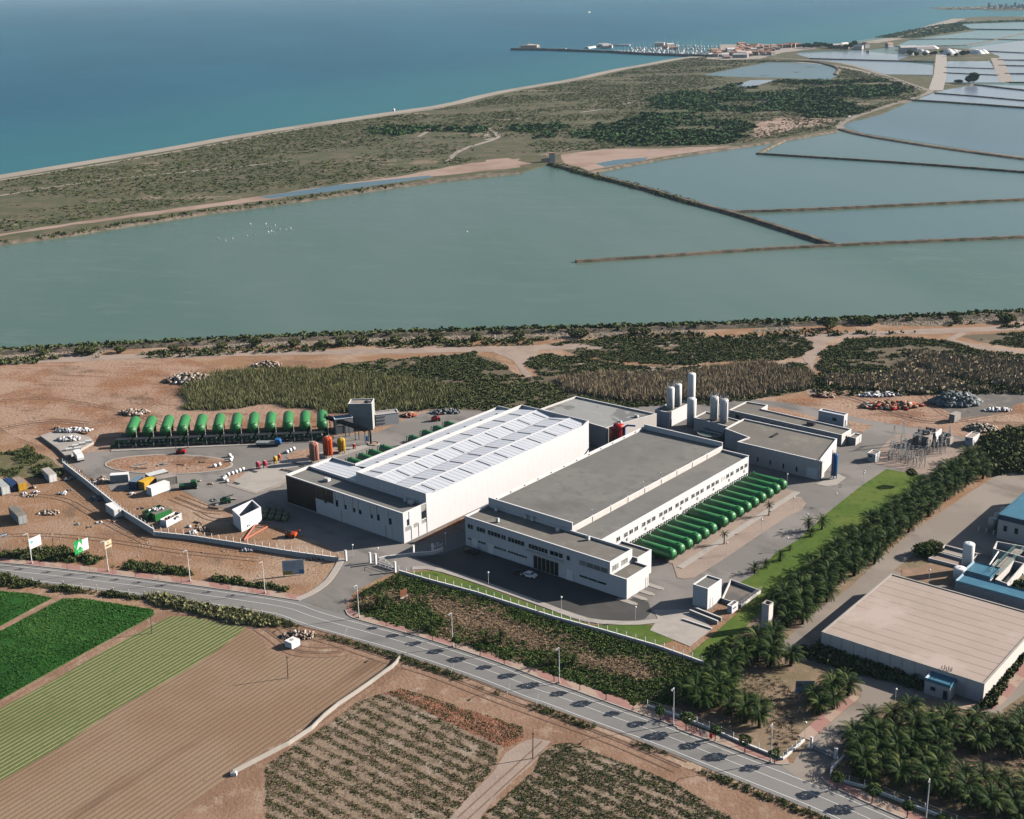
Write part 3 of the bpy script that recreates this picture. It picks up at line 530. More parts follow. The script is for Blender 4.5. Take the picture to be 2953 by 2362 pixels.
# --- fields
def rows(name,c,c2,per,ang,lo,hi,wob,more=()): return mat(name,c,list(more)+[('s',c2,per,ang,lo,hi,wob,.85 if 'row_field' in name else .55)],.95,.1,.06,3)
fa=g(X,(0,1060),(1150,380)); RA=-math.atan2(fa[1][1]-fa[0][1],fa[1][0]-fa[0][0])+R(90)
fp=mat('field_path',(.22,.135,.09),[('n',(.29,.2,.145),.15,.45,.65),('n',(.17,.1,.07),.5,.5,.7)],.95,.1,.15,2)
sheet('field_path',[G(p) for p in [E(-600,380),E(0,420),E(500,490),E(1000,560),E(1500,655),E(1640,672),E(1720,690),E(1850,655),E(2156,790),F(300,800),F(560,860),S(500,300),S(1000,480),S(1400,640),S(1900,830),S(2156,960),Q(300,1400),Q(760,1600),Q(1500,1950),Q(-400,2400),X(0,2000),X(-800,1294)]],.01,mat('field_soil',(.30,.19,.13),[('n',(.24,.145,.095),.06,.42,.62),('n',(.37,.27,.20),.25,.5,.72),('s',(.21,.13,.09),3.1,R(60),.8,.97,12.,.4)],.95,.1,.2,1.2),'bare brown earth between road and fields',edge=(8,.5))
sheet('brown_field',[G(p) for p in [E(1535,672),E(1640,745),E(1660,800),E(1760,850),E(1950,855),F(100,845),F(330,870),F(470,880),F(530,900),X(2140,545),X(1450,1000),X(1080,1294),X(700,1560),X(-300,1560),X(-300,1230),X(0,1060),X(400,830),X(720,610),X(1150,375),X(1380,225)]],.03,
  rows('brown_field_soil',(.275,.18,.115),(.12,.08,.055),1.3,RA,.35,.9,.06,[('n',(.31,.215,.145),.03,.42,.6),('n',(.20,.125,.08),.08,.6,.75,4,RA,1.,.15),('n',(.2,.13,.09),.9,.55,.8)]),'ploughed brown field with fine parallel furrows')
sheet('row_field',[G(p) for p in [E(1050,598),E(1200,600),E(1380,640),E(1530,668),X(1380,225),X(1150,375),X(720,610),X(400,830),X(0,1060),X(-300,1230),X(-300,750),X(0,608),X(330,432),X(700,220),X(960,85)]],.035,
  rows('row_field_soil',(.36,.30,.17),(.065,.115,.028),1.22,RA,.12,.42,.05,[('n',(.20,.21,.09),.5,.5,.75),('n',(.28,.22,.12),.03,.5,.7)]),'striped field with green crop rows')
crop=mat('crop_ground',(.020,.080,.014),[('n',(.03,.115,.02),.08,.42,.65),('n',(.008,.055,.008),1.2,.55,.75),('s',(.035,.12,.02),11.,RA,.94,.99,3.,.6)],.9,.1,.3,2.5)
gf1=[G(p) for p in [E(-300,430),E(0,444),E(200,462),E(325,487),E(240,530),E(0,660),E(-300,830)]]; gf2=[G(p) for p in [E(392,492),E(520,492),E(760,530),E(955,560),E(958,590),E(850,650),E(500,840),E(0,1120),E(-300,1290),E(-300,860),E(0,695)]]
sheet('green_field',gf1,.2,crop,'small bright green crop field in the left corner',skirt=.2); sheet('green_field',gf2,.2,crop,'large bright green crop field beside the striped field',skirt=.2)
fw1=[G(p) for p in [S(180,560),S(300,520),S(430,480),S(700,560),S(1190,720),S(1200,770),S(1045,860),S(1030,960),S(740,1294),S(600,1450),S(-400,1450),S(-400,960),S(0,690)]]
fw2=[G(p) for p in [S(1300,900),S(1400,830),S(1500,820),S(1700,900),S(1950,990),S(2156,1080),S(2500,1290),S(2500,1500),S(800,1500),S(930,1294),S(1280,980)]]
M_weed=mat('weedy_soil',(.27,.20,.145),[('n',(.17,.135,.09),.9,.48,.66,5),('s',(.12,.085,.06),3.1,R(130),.72,.95,.8,.8),('n',(.16,.12,.085),.35,.5,.66,6,R(-20),.4,1),('n',(.35,.28,.225),.12,.55,.7)],.95,.1,.2,1.5)  # dark stripes put the shadows of the weed rows into the soil colour
sheet('weedy_field',fw1,.03,M_weed,'fallow field with dry weeds in rows, left of the farm track',edge=(5,.8)); sheet('weedy_field',fw2,.03,M_weed,'darker fallow field at the bottom centre',edge=(5,.8))
sheet('clod_strip',g(S,(430,485),(700,570),(1190,725),(1200,800),(1090,850),(1000,810),(700,680),(430,540),(330,515)),.05,mat('clod_soil',(.30,.14,.085),[('n',(.2,.09,.06),.9,.4,.7),('n',(.36,.21,.15),.2,.5,.7)],.95,.1,.5,1.5),edge=(4,.6))
sheet('farm_track',g(S,(1265,790),(1370,810),(1310,900),(1240,970),(1130,1060),(1000,1200),(900,1330),(700,1330),(860,1150),(1010,1000),(1090,880),(1180,820)),.045,M_gravel,'pale farm track between the fallow fields',edge=(5,.6))
# ================================================================ BUILDINGS
def inset(pts,d):
    if area(pts)<0: pts=pts[::-1]
    n=len(pts); out=[]
    for i in range(n):
        a,b,c=[np.array(pts[(i+k)%n],float) for k in (-1,0,1)]
        d1=(b-a)/np.linalg.norm(b-a); d2=(c-b)/np.linalg.norm(c-b); n1=np.array([-d1[1],d1[0]]); n2=np.array([-d2[1],d2[0]])
        m=n1+n2; m/=max(1e-6,(m@n1)); out.append(tuple(b+m*d))
    return out
def shell(root,foot,h,par,wm,rm,th=.3,z0=0,coping=None):
    """walls with a real parapet round a sunk flat roof"""
    if area(foot)<0: foot=foot[::-1]
    n=len(foot); hs=list(h) if isinstance(h,(list,tuple)) else [h]*n
    ins=inset(foot,th); mb=MB(); vs=[(p[0],p[1],z0) for p in foot]+[(p[0],p[1],z) for p,z in zip(foot,hs)]+[(p[0],p[1],z) for p,z in zip(ins,hs)]+[(p[0],p[1],min(hs)-par) for p in ins]
    fs=[]
    for i in range(n):
        j=(i+1)%n
        for k in range(3): fs.append((k*n+i,k*n+j,(k+1)*n+j,(k+1)*n+i))
    mb.add(vs,fs); mb.build('wall',wm,root)
    MB().add([(p[0],p[1],min(hs)-par+.004) for p in ins],[tuple(range(n))]).build('roof',rm,root)
    c=MB(); o2=inset(foot,-.06); i2=inset(foot,th+.04)
    vs=[(p[0],p[1],z+.005) for p,z in zip(o2,hs)]+[(p[0],p[1],z+.09) for p,z in zip(o2,hs)]+[(p[0],p[1],z+.09) for p,z in zip(i2,hs)]+[(p[0],p[1],z+.005) for p,z in zip(i2,hs)]
    fs=[(k*n+i,k*n+(i+1)%n,((k+1)%4)*n+(i+1)%n,((k+1)%4)*n+i) for k in range(4) for i in range(n)]
    c.add(vs,fs).build('coping',coping or M_white,root)
def wnd(root,x0,x1,z0,z1,plane,axis='v',out=-1,frame=True,fm=None,gm=None,name='window',mull=0,proud=.05):
    """window on wall: axis 'v' = wall of constant y, 'u' = wall of constant x"""
    def bx(mb,a0,a1,b0,b1,d0,d1):
        d0,d1=sorted((plane+out*d0,plane+out*d1))
        if axis=='v': mb.box(a0,d0,b0,a1,d1,b1)
        else: mb.box(d0,a0,b0,d1,a1,b1)
        return mb
    x0,x1=sorted((x0,x1))
    p=bx(MB(),x0,x1,z0,z1,0.004,.03).build(name,gm or M_glass,root)
    if frame:
        t=.09; f=MB(); bx(f,x0-t,x1+t,z1,z1+t,.004,proud+.03); bx(f,x0-t,x1+t,z0-t,z0,.004,proud+.06); bx(f,x0-t,x0,z0,z1,.004,proud+.03); bx(f,x1,x1+t,z0,z1,.004,proud+.03)
        for k in range(mull): m_=x0+(x1-x0)*(k+1)/(mull+1); bx(f,m_-.05,m_+.05,z0,z1,.032,proud+.03)
        f.build('frame',fm or M_frame,p)
    return p
def local(root_uv,f,pts,z=0):
    return [(W2U(G(f(*p),z))[0]-root_uv[0],W2U(G(f(*p),z))[1]-root_uv[1]) for p in pts]
def acunit(name,label,u,v,z,sx=1.2,sy=.9,sz=.9,group=None):
    t=uvthing(name,label,'vent unit',u,v,z,group); MB().box(-sx/2,-sy/2,.12,sx/2,sy/2,sz).build('casing',M_frame,t)
    MB().box(-sx/2+.1,-sy/2+.1,0,sx/2-.1,sy/2-.1,.118).build('base',M_dark,t); MB().lathe([(.3,sz+.004),(.3,sz+.08)],n=10).build('fan_cover',M_steel,t); return t
# --- great white process hall (with its lower front block and left aisle)
h1=uvthing('process_hall','great white process hall with ribbed white sheet roof and lower front block','building',0,0)
def annex_wall():
    shell(h1,[(-49,0),(0,0),(0,9.5),(-28.3,9.5),(-28.3,18.9),(-39,18.9),(-39,10),(-49,10)][:8],9.15,.9,M_wall,M_roofg,.3)
sh=[(-49,0),(0,0),(0,9.42),(-49,9.42)]
shell(h1,sh,9.15,.75,M_wall,M_roofg,.3)
# main nave walls (solid, taller) and left aisle
MB().box(-.3,9.5,0,0,87,11.15).build('wall',M_wall,h1)
end=[(-28.3,10.9),(-21.2,12.0),(0,12.0),(0,11.1)]
MB().box(-28.3,9.5,0,-.304,9.8,12.0).build('wall',M_wall,h1)
MB().add([(0,9.496,11.154),(0,12.5,11.154),(0,9.496,12),(-.3,9.496,11.154),(-.3,12.5,11.154),(-.3,9.496,12)],[(0,1,2),(5,4,3),(0,2,5,3),(1,4,5,2),(0,3,4,1)]).build('parapet',M_wall,h1)
MB().box(-28.3,86.7,0,-.304,87,12.0).build('wall',M_wall,h1)
MB().add([(0,87.004,11.154),(0,83.5,11.154),(0,87.004,12.3),(-.3,87.004,11.154),(-.3,83.5,11.154),(-.3,87.004,12.3)],[(2,1,0),(3,4,5),(3,5,2,0),(2,5,4,1),(1,4,3,0)]).build('parapet',M_wall,h1)
MB().box(-28.304,9.81,8.4,-28.0,86.69,11.9).build('wall',M_wall,h1)
MB().box(-39,18.9,0,-38.7,87,9.15).build('wall',M_wall,h1); MB().box(-38.69,86.7,0,-28.31,87,9.6).build('wall',M_wall,h1)
MB().box(-49,9.43,0,-48.7,18.9,9.15).build('wall',M_wall,h1); MB().box(-48.69,18.6,0,-39.01,18.9,9.15).build('wall',M_wall,h1)
def slope(x0,z0,x1,z1,y0,y1,name='roof_slope',th=.12): 
    return MB().add([(x0,y0,z0),(x1,y0,z1),(x1,y1,z1),(x0,y1,z0),(x0,y0,z0-th),(x1,y0,z1-th),(x1,y1,z1-th),(x0,y1,z0-th)],[(0,1,2,3),(7,6,5,4),(0,4,5,1),(1,5,6,2),(2,6,7,3),(3,7,4,0)]).build(name,M_sheet,h1)
SL=[(-28.0,10.95,-21.1,11.6),(-21.1,11.6,-14.1,10.85),(-14.1,10.85,-7.1,11.65),(-7.1,11.65,-.02,11.17)]
for s_ in SL: slope(*s_,9.81,86.69)
slope(-38.7,8.5,-28.31,9.9,19.0,86.69); slope(-48.69,8.3,-28.31,8.75,9.5,18.59)
for x,z in ((-21.1,11.64),(-7.1,11.69),(-28.15,11.94)): MB().box(x-.22,9.82,z-.02,x+.22,86.68,z+.06).build('ridge_cap',M_white,h1)
MB().box(-14.25,9.82,10.87,-13.95,86.68,10.93).build('valley_gutter',M_steel,h1)
for k,(x0,z0,x1,z1) in enumerate(SL):
    for j in range(9):
        y=14.2+j*8.1+(4.05 if k in (1,2) else 0)
        if y>85: continue
        a,b=(.10,.88) if k in (0,2) else (.12,.9)
        xa,za=x0+(x1-x0)*a,z0+(z1-z0)*a; xb,zb=x0+(x1-x0)*b,z0+(z1-z0)*b
        MB().add([(xa,y,za+.02),(xb,y,zb+.02),(xb,y+.24,zb+.02),(xa,y+.24,za+.02),(xa,y,za+.16),(xb,y,zb+.16),(xb,y+.24,zb+.16),(xa,y+.24,za+.16)],
           [(0,3,2,1),(4,5,6,7),(0,1,5,4),(1,2,6,5),(2,3,7,6),(3,0,4,7)]).build('roof_vent',M_steel,h1)
for j in range(8):
    y=24+j*8.1; MB().box(-34.5,y,9.1+.02,-33,y+.3,9.35).build('roof_vent',M_steel,h1)
# dark glazed corner and tall slot windows of the front block
def fu(x,y,z=6): return ON(B(x,y),v=0)[0]
for k in range(13):
    x0=-48.9+k*.98
    MB().box(x0,-.09,.3,x0+.86,-.004,8.85).build('cladding_panel',M_black,h1)
for k in range(8):
    x0=-36.15+k*.98
    MB().box(x0,-.09,4.9,x0+.86,-.004,8.85).build('cladding_panel',M_black,h1)
MB().box(-49.09,.05,.3,-49.004,4.5,8.85).build('cladding_panel',M_black,h1)
for xa,xb,yb0,yb1 in ((505,520,708,752),(577,592,735,775),(632,645,765,792),(685,699,785,810),(722,737,795,822),(795,808,826,848),(835,850,825,862),(908,924,848,886)):
    u0=ON(B(xa,yb0),v=0)[0];u1=ON(B(xb,yb0),v=0)[0];z1=ON(B(xa,yb0),v=0)[2];z0=ON(B(xa,yb1),v=0)[2]
    MB().box(u0-.05,-.03,z0,u0+.12,-.004,8.9).build('wall_slot',M_dark,h1)
    MB().box(u0+.13,-.035,z1+.02,u1,-.004,8.9).build('recess_panel',M_roofp if False else M_frame,h1)
    wnd(h1,u0+.13,u1,z0,z1,0,'v',-1,False)
for xa,xb,ya,yb in ((615,650,790,880),(890,930,885,975)):
    a=ON(B(xa,ya),v=0); b=ON(B(xb,ya),v=0); MB().box(a[0],-.05,.1,b[0],-.004,3.6).build('door',M_frame,h1); MB().box(a[0]-.16,-.06,.1,a[0]-.02,-.004,3.7).build('door_post',M_dark,h1)
for xa,xb,ya,yb in ((165,215,1045,1150),(455,560,890,1020)):
    a=ON(V1(xa,yb),u=0);b=ON(V1(xb,yb),u=0); zt=ON(V1(xa,ya),u=0)[2]; wnd(h1,a[1],b[1],a[2],zt+.3,0,'u',1,False)
for xa,y0,y1 in ((205,865,1050),(258,1150,1430),(400,1085,1360),(565,700,1280)):
    b=ON(V1(xa,y1),u=0);t_=ON(V1(xa,y0),u=0); MB().box(.004,b[1]-.12,max(.1,b[2]),.035,b[1]+.12,t_[2]).build('wall_slot',M_dark,h1)
for xa,xb,y0,y1 in ((130,240,1180,1270),(300,380,1110,1190),(460,560,1040,1110),(450,545,720,900)):
    a=ON(V1(xa,y1),u=0);b=ON(V1(xb,y1),u=0);t_=ON(V1(xa,y0),u=0); MB().box(.004,a[1],a[2],.02,b[1],t_[2]).build('louvre_panel',M_roofp,h1)
acunit('roof_unit','white ventilation unit on the shaded left end of the front block roof',-36.5,5.3,8.4,1.9,1.2,1.)
acunit('roof_unit','pair-sized white unit in the shade near the right end of the front block roof',-4.2,7.6,8.4,1.5,1.2,1.1)
acunit('roof_unit','small unit in the shade left of the larger white roof unit',-6.6,7.9,8.4,.9,.7,.9)
# --- long grey-roofed hall
h2=uvthing('filter_hall','long hall with flat grey roof and a row of square windows above the green vessels','building',14.5,19.7)
MB().box(0,0,0,29.5,.3,11).build('wall',M_wall,h2); MB().box(0,.304,0,.3,77.5,10).build('wall',M_wall,h2); MB().box(.304,77.5,0,29.5,77.8,10.9).build('wall',M_wall,h2)
MB().box(29.504,77.5,0,38.8,77.8,8.6).build('wall',M_wall,h2); MB().box(38.5,.3,0,38.8,77.49,8.25).build('wall',M_wall,h2); MB().box(29.504,0,0,38.8,.29,8.25).build('wall',M_wall,h2)
MB().box(29.3,.31,7.9,29.5,77.49,9.75).build('step_wall',M_wallp,h2)
MB().add([(.31,.31,9.2),(29.29,.31,9.45),(29.29,77.49,9.45),(.31,77.49,9.2)],[(0,1,2,3)]).build('roof',M_roofg,h2)
MB().add([(29.51,.31,8.1),(38.49,.31,7.85),(38.49,77.49,7.85),(29.51,77.49,8.1)],[(0,1,2,3)]).build('lower_roof',M_roofg,h2)
for b_ in ((-.05,-.05,11.004,29.55,.35,11.09),(-.05,.36,10.004,.35,77.44,10.09),(-.05,77.45,10.904,29.55,77.85,10.99),(29.56,77.45,8.604,38.85,77.85,8.69),(38.45,.35,8.254,38.85,77.44,8.34),(29.25,.36,9.754,29.55,77.44,9.83)): MB().box(*b_).build('coping',M_white,h2)
for v in (9.2,17.8,26.2,34.6,43.2,51.6,60.2,68.6): MB().box(29.22,v,8.12,29.29,v+.35,10.3).build('step_post',M_steel,h2); MB().box(29.51,v,8.12,29.62,v+.35,9.7).build('step_post',M_wallp,h2)
for v in (9.4,34.4,43.4): 
    t=uvthing('roof_pole','thin roof pole at the step of the grey roof, %s one from the offices'%('nearest' if v<10 else 'middle' if v<40 else 'farthest'),'pole',43.6,19.7+v,9.6)
    MB().tube((0,0,0),(0,0,1.9),.06).build('shaft',M_steel,t); MB().box(-.12,-.12,1.9,.12,.12,2.1).build('cap',M_frame,t)
ws=[(610,1190),(657,1163),(690,1145),(722,1128),(768,1100),(800,1082),(830,1063),(875,1040),(904,1022),(934,1005),(976,980),(1006,962),(1035,947),(1075,922),(1103,906),(1131,890),(1170,868),(1199,851),(1225,838),(1262,815),(1290,798),(1317,783),(1352,763),(1378,748),(1404,734)]
for i,p in enumerate(ws):
    u,v,z=ON(C(*p),u=53.3); wnd(h2,v-19.7-.75,v-19.7+.75,5.3,6.5,38.8,'u',1,True,mull=1,gm=M_frame if i in (19,) else None)
for i in range(8): 
    v=12+i*9; MB().box(38.804,v,3.9,38.95,v+.6,4.7).build('vent_box',M_steel,h2)
for k,(v) in enumerate(np.arange(3,76,6.3)): MB().box(.36,v,9.6,.5,v+.25,9.9).build('roof_outlet',M_dark,h2)
# --- office block in front
ad=uvthing('office_block','two-storey pale office block with strip windows and gravel roof','building',14.5,9.6)
shell(ad,[(0,0),(49.1,0),(49.1,9.9),(0,9.9)],8.85,.5,M_wall,M_roofb,.25)
shell(ad,[(49.104,0),(54.3,0),(54.3,9.9),(49.104,9.9)],5.6,.35,M_wall,M_roofb,.25)
shell(ad,[(41,10.1),(50.6,10.1),(50.6,16.6),(41,16.6)],6.6,.35,M_wall,M_roofb,.25)
def strip(f,x0,y0,x1,y1,h,n,v=9.6,gm=None,frame=True,name='window'):
    a=ON(f(x0,y0),v=v); b=ON(f(x1,y1),v=v); zt=(a[2]+b[2])/2; L=(b[0]-a[0]); 
    for k in range(n):
        wnd(ad,a[0]-14.5+L*k/n+.06,a[0]-14.5+L*(k+1)/n-.06,zt-h,zt,0,'v',-1,frame,gm=gm,name=name)
for x0,y0,x1,y1,n in ((70,190,130,208,2),(168,220,262,248,3),(288,258,430,303,4),(438,308,488,324,2),(510,332,690,390,5),(735,405,945,472,6),(965,475,1110,523,3),(1150,535,1188,548,1)): strip(AD,x0,y0,x1,y1,1.25,n)
strip(AD,1288,585,1600,682,1.3,4,gm=M_roofp,frame=True,name='louvre')
for x0,y0,x1,y1,n in ((75,338,115,350,2),(183,372,265,398,3),(362,432,490,475,5),(510,483,720,548,7),(1290,742,1585,842,3)): strip(AD,x0,y0,x1,y1,.55,n)
for x0,y0,x1,y1 in ((115,350,180,370),(288,410,355,432),(1145,690,1220,715)):
    a=ON(AD(x0,y0),v=9.6);b=ON(AD(x1,y1),v=9.6); wnd(ad,a[0]-14.5,b[0]-14.5,.1,3.1,0,'v',-1,True,gm=M_white,name='garage_door')
a=ON(AD(790,555),v=9.6);b=ON(AD(1060,640),v=9.6)
wnd(ad,a[0]-14.5,b[0]-14.5,.1,3.9,0,'v',-1,True,gm=M_black,name='entrance_glazing',mull=5)
a=ON(AD(720,450),v=9.6);b=ON(AD(1110,580),v=9.6); MB().box(a[0]-14.5,-.9,4.9,b[0]-14.5,-.01,5.15).build('balcony_slab',M_wallg,ad)
for y0,y1 in ((1.2,2.2),(2.6,3.6),(5.2,7.7)): wnd(ad,y0,y1,6.0,7.4,49.1,'u',1,True,gm=M_roofp,name='louvre',mull=1)
wnd(ad,8.6,9.4,.1,2.6,54.3,'u',1,True,gm=M_frame,name='door')
for lb,u,v in (('pale square vent on the office roof near its left end',23.8,12.7),('pale square vent on the office roof near its middle back edge',50.5,18.1),('white unit in the shadow at the left back of the office roof',18.6,18.2),('white upright duct in the shadow of the hall wall, left of two',28.6,19.0),('white upright duct in the shadow of the hall wall, right of two',31.0,19.0),('small dark-shaded unit below the hall wall corner',40.6,17.6)):
    acunit('roof_unit',lb,u,v,8.38,.8,.7,1.2)
# paved tongues by the office end
for i,(x,y) in enumerate(((640,1530),(830,1440),(970,1350),(1150,1240))):
    p=G((1700+x/6.635,1500+y/6.635)); u,v=W2U(p); sheet('paved_tongue',[U2W(u-1.5,v-.8),U2W(u+3.2,v-.8),U2W(u+4.3,v-.4),U2W(u+4.3,v+.4),U2W(u+3.2,v+.8),U2W(u-1.5,v+.8)],.12,M_conc,skirt=.1)
# --- patched grey hall behind
gh=uvthing('pump_hall','flat-roofed hall with patched grey roof behind the two big halls','building',0,95)
shell(gh,[(1.2,0),(6.8,21.8),(-27,21),(-28.5,2.5)],7.5,.5,M_wallg,M_roofp,.3)
for lb,u,v in (('white roof fan on the patched grey roof, farther of two',2.5,111),('white roof fan on the patched grey roof, nearer of two',1.2,103)): acunit('roof_unit',lb,u,v,7.0,1.4,.9,.8)
def vtank(name,label,cat,loc,r,h,m,group=None,legs=0,dome=.4,ribs=0,pipe=None,rail=False,band=None,z0=0):
    t=thing(name,label,cat,loc,-AZ,group); n=20
    lh=.9 if legs else 0
    MB().lathe([(r*.6,lh-.0+z0),(r,lh+.25*r+z0),(r,h-r*dome*.9),(r*.88,h-r*dome*.45),(r*.5,h-r*dome*.1),(.1,h)],n=n).build('shell',m,t,True)
    if legs:
        for k in range(legs):
            a=6.28*k/legs+.4; MB().box(r*.8*math.cos(a)-.1,r*.8*math.sin(a)-.1,0,r*.8*math.cos(a)+.1,r*.8*math.sin(a)+.1,lh+.4*r).build('leg',m,t)
    if ribs:
        mb=MB()
        for k in range(ribs):
            a=6.28*k/ribs; c,s_=math.cos(a),math.sin(a); mb.box(r*c-.05,r*s_-.05,lh+.2,r*c+.05,r*s_+.05,h-.5*r)
        mb.build('stiffener',m,t)
    MB().lathe([(.25,h-.1),(.25,h+.08),(.1,h+.1)],n=8).build('hatch',M_frame if m is not M_frame else M_steel,t)
    if rail:
        mb=MB(); k=12
        for q in range(k):
            a=6.28*q/k; p=(r*.95*math.cos(a),r*.95*math.sin(a)); b=6.28*(q+1)/k; p2=(r*.95*math.cos(b),r*.95*math.sin(b))
            mb.tube((*p,h-.4),(*p,h+1.0),.035,n=4); mb.tube((*p,h+1.0),(*p2,h+1.0),.035,n=4); mb.tube((*p,h+.5),(*p2,h+.5),.03,n=4)
        mb.build('guard_rail',M_steel,t)
        lb=MB(); lb.box(-.25-r*.0,-r-.28,.2,-.2,-r-.2,h+.8); lb.box(.2,-r-.28,.2,.25,-r-.2,h+.8)
        for q in range(int(h/.6)): lb.box(-.2,-r-.26,.4+q*.6,.2,-r-.22,.45+q*.6)
        lb.build('ladder',M_steel,t)
    if pipe: 
        MB().path([(r+.25,0,.2),(r+.25,0,h*.9),(r*.3,0,h+.45)],.09).build('pipe',pipe,t)
    return t
# --- silo house, silos
s1=uvthing('silo_house','white plinth building carrying two tall silos','building',.4,125.4)
shell(s1,[(0,0),(5.9,0),(5.9,14),(0,14)],5.4,.3,M_wall,M_roofg,.25); wnd(s1,.7,1.7,.1,2.6,5.9,'u',1,False,name='door')
vtank('silo','slim white silo with guard rail, front one on the plinth house','silo',(*U2W(4.0,129.6),5.2),1.35,8.2,M_white,None,rail=True); vtank('silo','slim white silo with guard rail, rear one on the plinth house','silo',(*U2W(4.1,134.2),5.2),1.35,8.2,M_white,None,rail=True)
vtank('silo','tallest plain white silo behind the plinth house','silo',(*U2W(4.9,141.8),0),1.45,15.6,M_white); vtank('silo','plain white upright tank standing right of the plinth house','silo',(*U2W(11.6,131.4),0),1.6,10.4,M_white)
s2=uvthing('silo_house','low grey-fronted building carrying two railed silos, left of the flat roofs','building',15,127.4)
shell(s2,[(0,0),(14.6,-1.2),(14.4,6.5),(0,8)],4.9,.3,M_wallg,M_roofb,.25)
vtank('silo','white silo with hooped ladder, left of the pair by the long low building','silo',(*U2W(21.3,130.2),4.6),1.45,8.6,M_white,rail=True,pipe=M_white); vtank('silo','white silo with hooped ladder, right of the pair by the long low building','silo',(*U2W(25.4,129.6),4.6),1.45,8.6,M_white,rail=True,pipe=M_white)
# clarifier basin
u,v=W2U(G(C(1185,550),1.5)); t=uvthing('round_basin','round open basin of pale water behind the grey-roofed hall','basin',u,v)
MB().lathe([(4.6,0),(4.6,2.6),(4.3,2.6),(4.3,1.9)],n=28).build('wall',M_concD,t); MB().lathe([(4.29,1.8),(4.29,2.2)],n=28).build('water',M_lagb,t); MB().box(-4.2,-.3,2.62,4.2,.3,2.8).build('bridge',M_steel,t)
u,v=W2U(G(C(1270,590),0)); t=uvthing('riser_pipe','blue riser pipe beside the round basin','pipe',u,v); MB().tube((0,0,0),(0,0,4.2),.35).build('shaft',M_blue,t); MB().lathe([(.5,4.2),(.5,4.4)],n=10).build('flange',M_blue,t)
# --- rear long low building, cube, right flat building, small annex
b4=uvthing('low_building','long low flat-roofed building at the back right','building',19.3,143.8)
shell(b4,[(0,0),(43,-.6),(43,6.5),(8.6,7.6),(8.2,12.7),(.2,11.8)],4.0,.35,M_wallg,M_roofb,.25)
for x in (1455,1510,1562,1637,1693,1750): 
    u=ON(C(x,460+(x-1455)*.18),v=143.5)[0]; wnd(b4,u-19.8,u-18.6,2.2,2.7,-.3,'v',-1,False)
wnd(b4,2.6,4.2,.6,3.2,-.06,'v',-1,False,name='door'); wnd(b4,2.2,3.4,1.8,2.8,43.0,'u',1,True)
MB().box(28.5,2.6,3.66,31,4.4,4.7).build('roof_unit',M_dark,b4)
cb=uvthing('control_hut','white boxy hut with slatted roof on the back right building edge','building',44.8,161.2)
shell(cb,[(0,0),(9.6,0),(9.6,2.8),(0,2.8)],4.1,.25,M_wall,M_sheet,.2); wnd(cb,5.3,6.9,1.6,2.7,0,'v',-1,True); wnd(cb,.8,1.6,.1,2.2,9.6,'u',1,False,name='door')
b3=uvthing('workshop_building','flat-roofed building with four slit windows beside the blue tank','building',41.2,111.5)
shell(b3,[(0,0),(29,0),(24.3,21.3),(-9.6,21),(-9.6,8.7),(.9,5.8)],6.4,.35,M_wallg,M_roofb,.3)
for x,y in ((1478,700),(1556,720),(1637,742),(1719,762)):
    u,v,z=ON(C(x,y),v=111.5); wnd(b3,u-41.2-.3,u-41.2+.3,z-.8,z+.9,0,'v',-1,True)
a=ON(C(1780,790),v=111.5); MB().box(a[0]-41.2,-.05,.1,a[0]-41.2+3.6,-.004,3.6).build('garage_door',M_white,b3)
for x,y in ((1447,630),(1612,670),(1807,720)):
    u,v,z=ON(C(x,y),v=111.5); MB().lathe([(.12,-.15),(.2,0),(.12,.15)],(u-41.2,-.25,z),8).build('wall_lamp',M_white,b3,True)
MB().box(6,11,6.07,6.7,15,6.5).build('roof_hatch',M_dark,b3); MB().box(29.0,1.2,.1,29.03,3.6,5.9).build('door',M_frame,b3).hide_render=False
sto=uvthing('store_hut','small grey store beside the end of the long low building','building',63,147)
shell(sto,[(0,0),(2.7,-.3),(2.6,4.2),(0,4.4)],2.5,.2,M_wallg,M_roofb,.2)
for k in range(3): MB().box(2.67,.4+k*1.2,.1,2.7,1.3+k*1.2,2.1).build('door',M_frame,sto)
bt=vtank('surge_tank','tall blue upright tank on legs beside the flat-roofed building','tank',(*U2W(73.2,115.6),.1),1.0,8.3,M_blue,None,4,.5,0,None,True)
# --- electrical substation
def hut(name,label,u,v,w_,d,h,wm=M_wall,rm=M_slab):
    t=uvthing(name,label,'building',u,v); shell(t,[(0,0),(w_,0),(w_,d),(0,d)],h,.1,wm,rm,.15)
    wnd(t,.5,1.5,h-1.2,h-.6,0,'v',-1,False); wnd(t,.6,1.5,.1,2.,w_,'u',1,True,gm=M_frame,name='door'); return t
hut('transformer_hut','white hut at the near corner of the substation',74.8,136.,2.7,3.6,2.7); hut('transformer_hut','white hut at the far corner of the substation by the palms',94.,168.4,2.6,6,2.9)
def ins_post():
    t=uvthing('insulator_post','slender insulator post on a steel stand','insulator post',0,0); MB().box(-.08,-.08,0,.08,.08,2.1).build('stand',M_steel,t)
    MB().lathe([(.1,2.1),(.22,2.2),(.1,2.3),(.22,2.45),(.1,2.55),(.22,2.7),(.1,2.8),(.2,2.95),(.06,3.1)],n=8).build('insulator',M_concD,t); MB().box(-.7,-.05,3.1,.7,.05,3.18).build('busbar',M_steel,t); return t
proto=ins_post(); k=0; rr=random.Random(4)
cells=[(540+c*55+r*15,520+c*12-r*36) for r in range(5) for c in range(10)]+[(1060+c*52,430-c*4+r*26) for r in range(4) for c in range(6)]
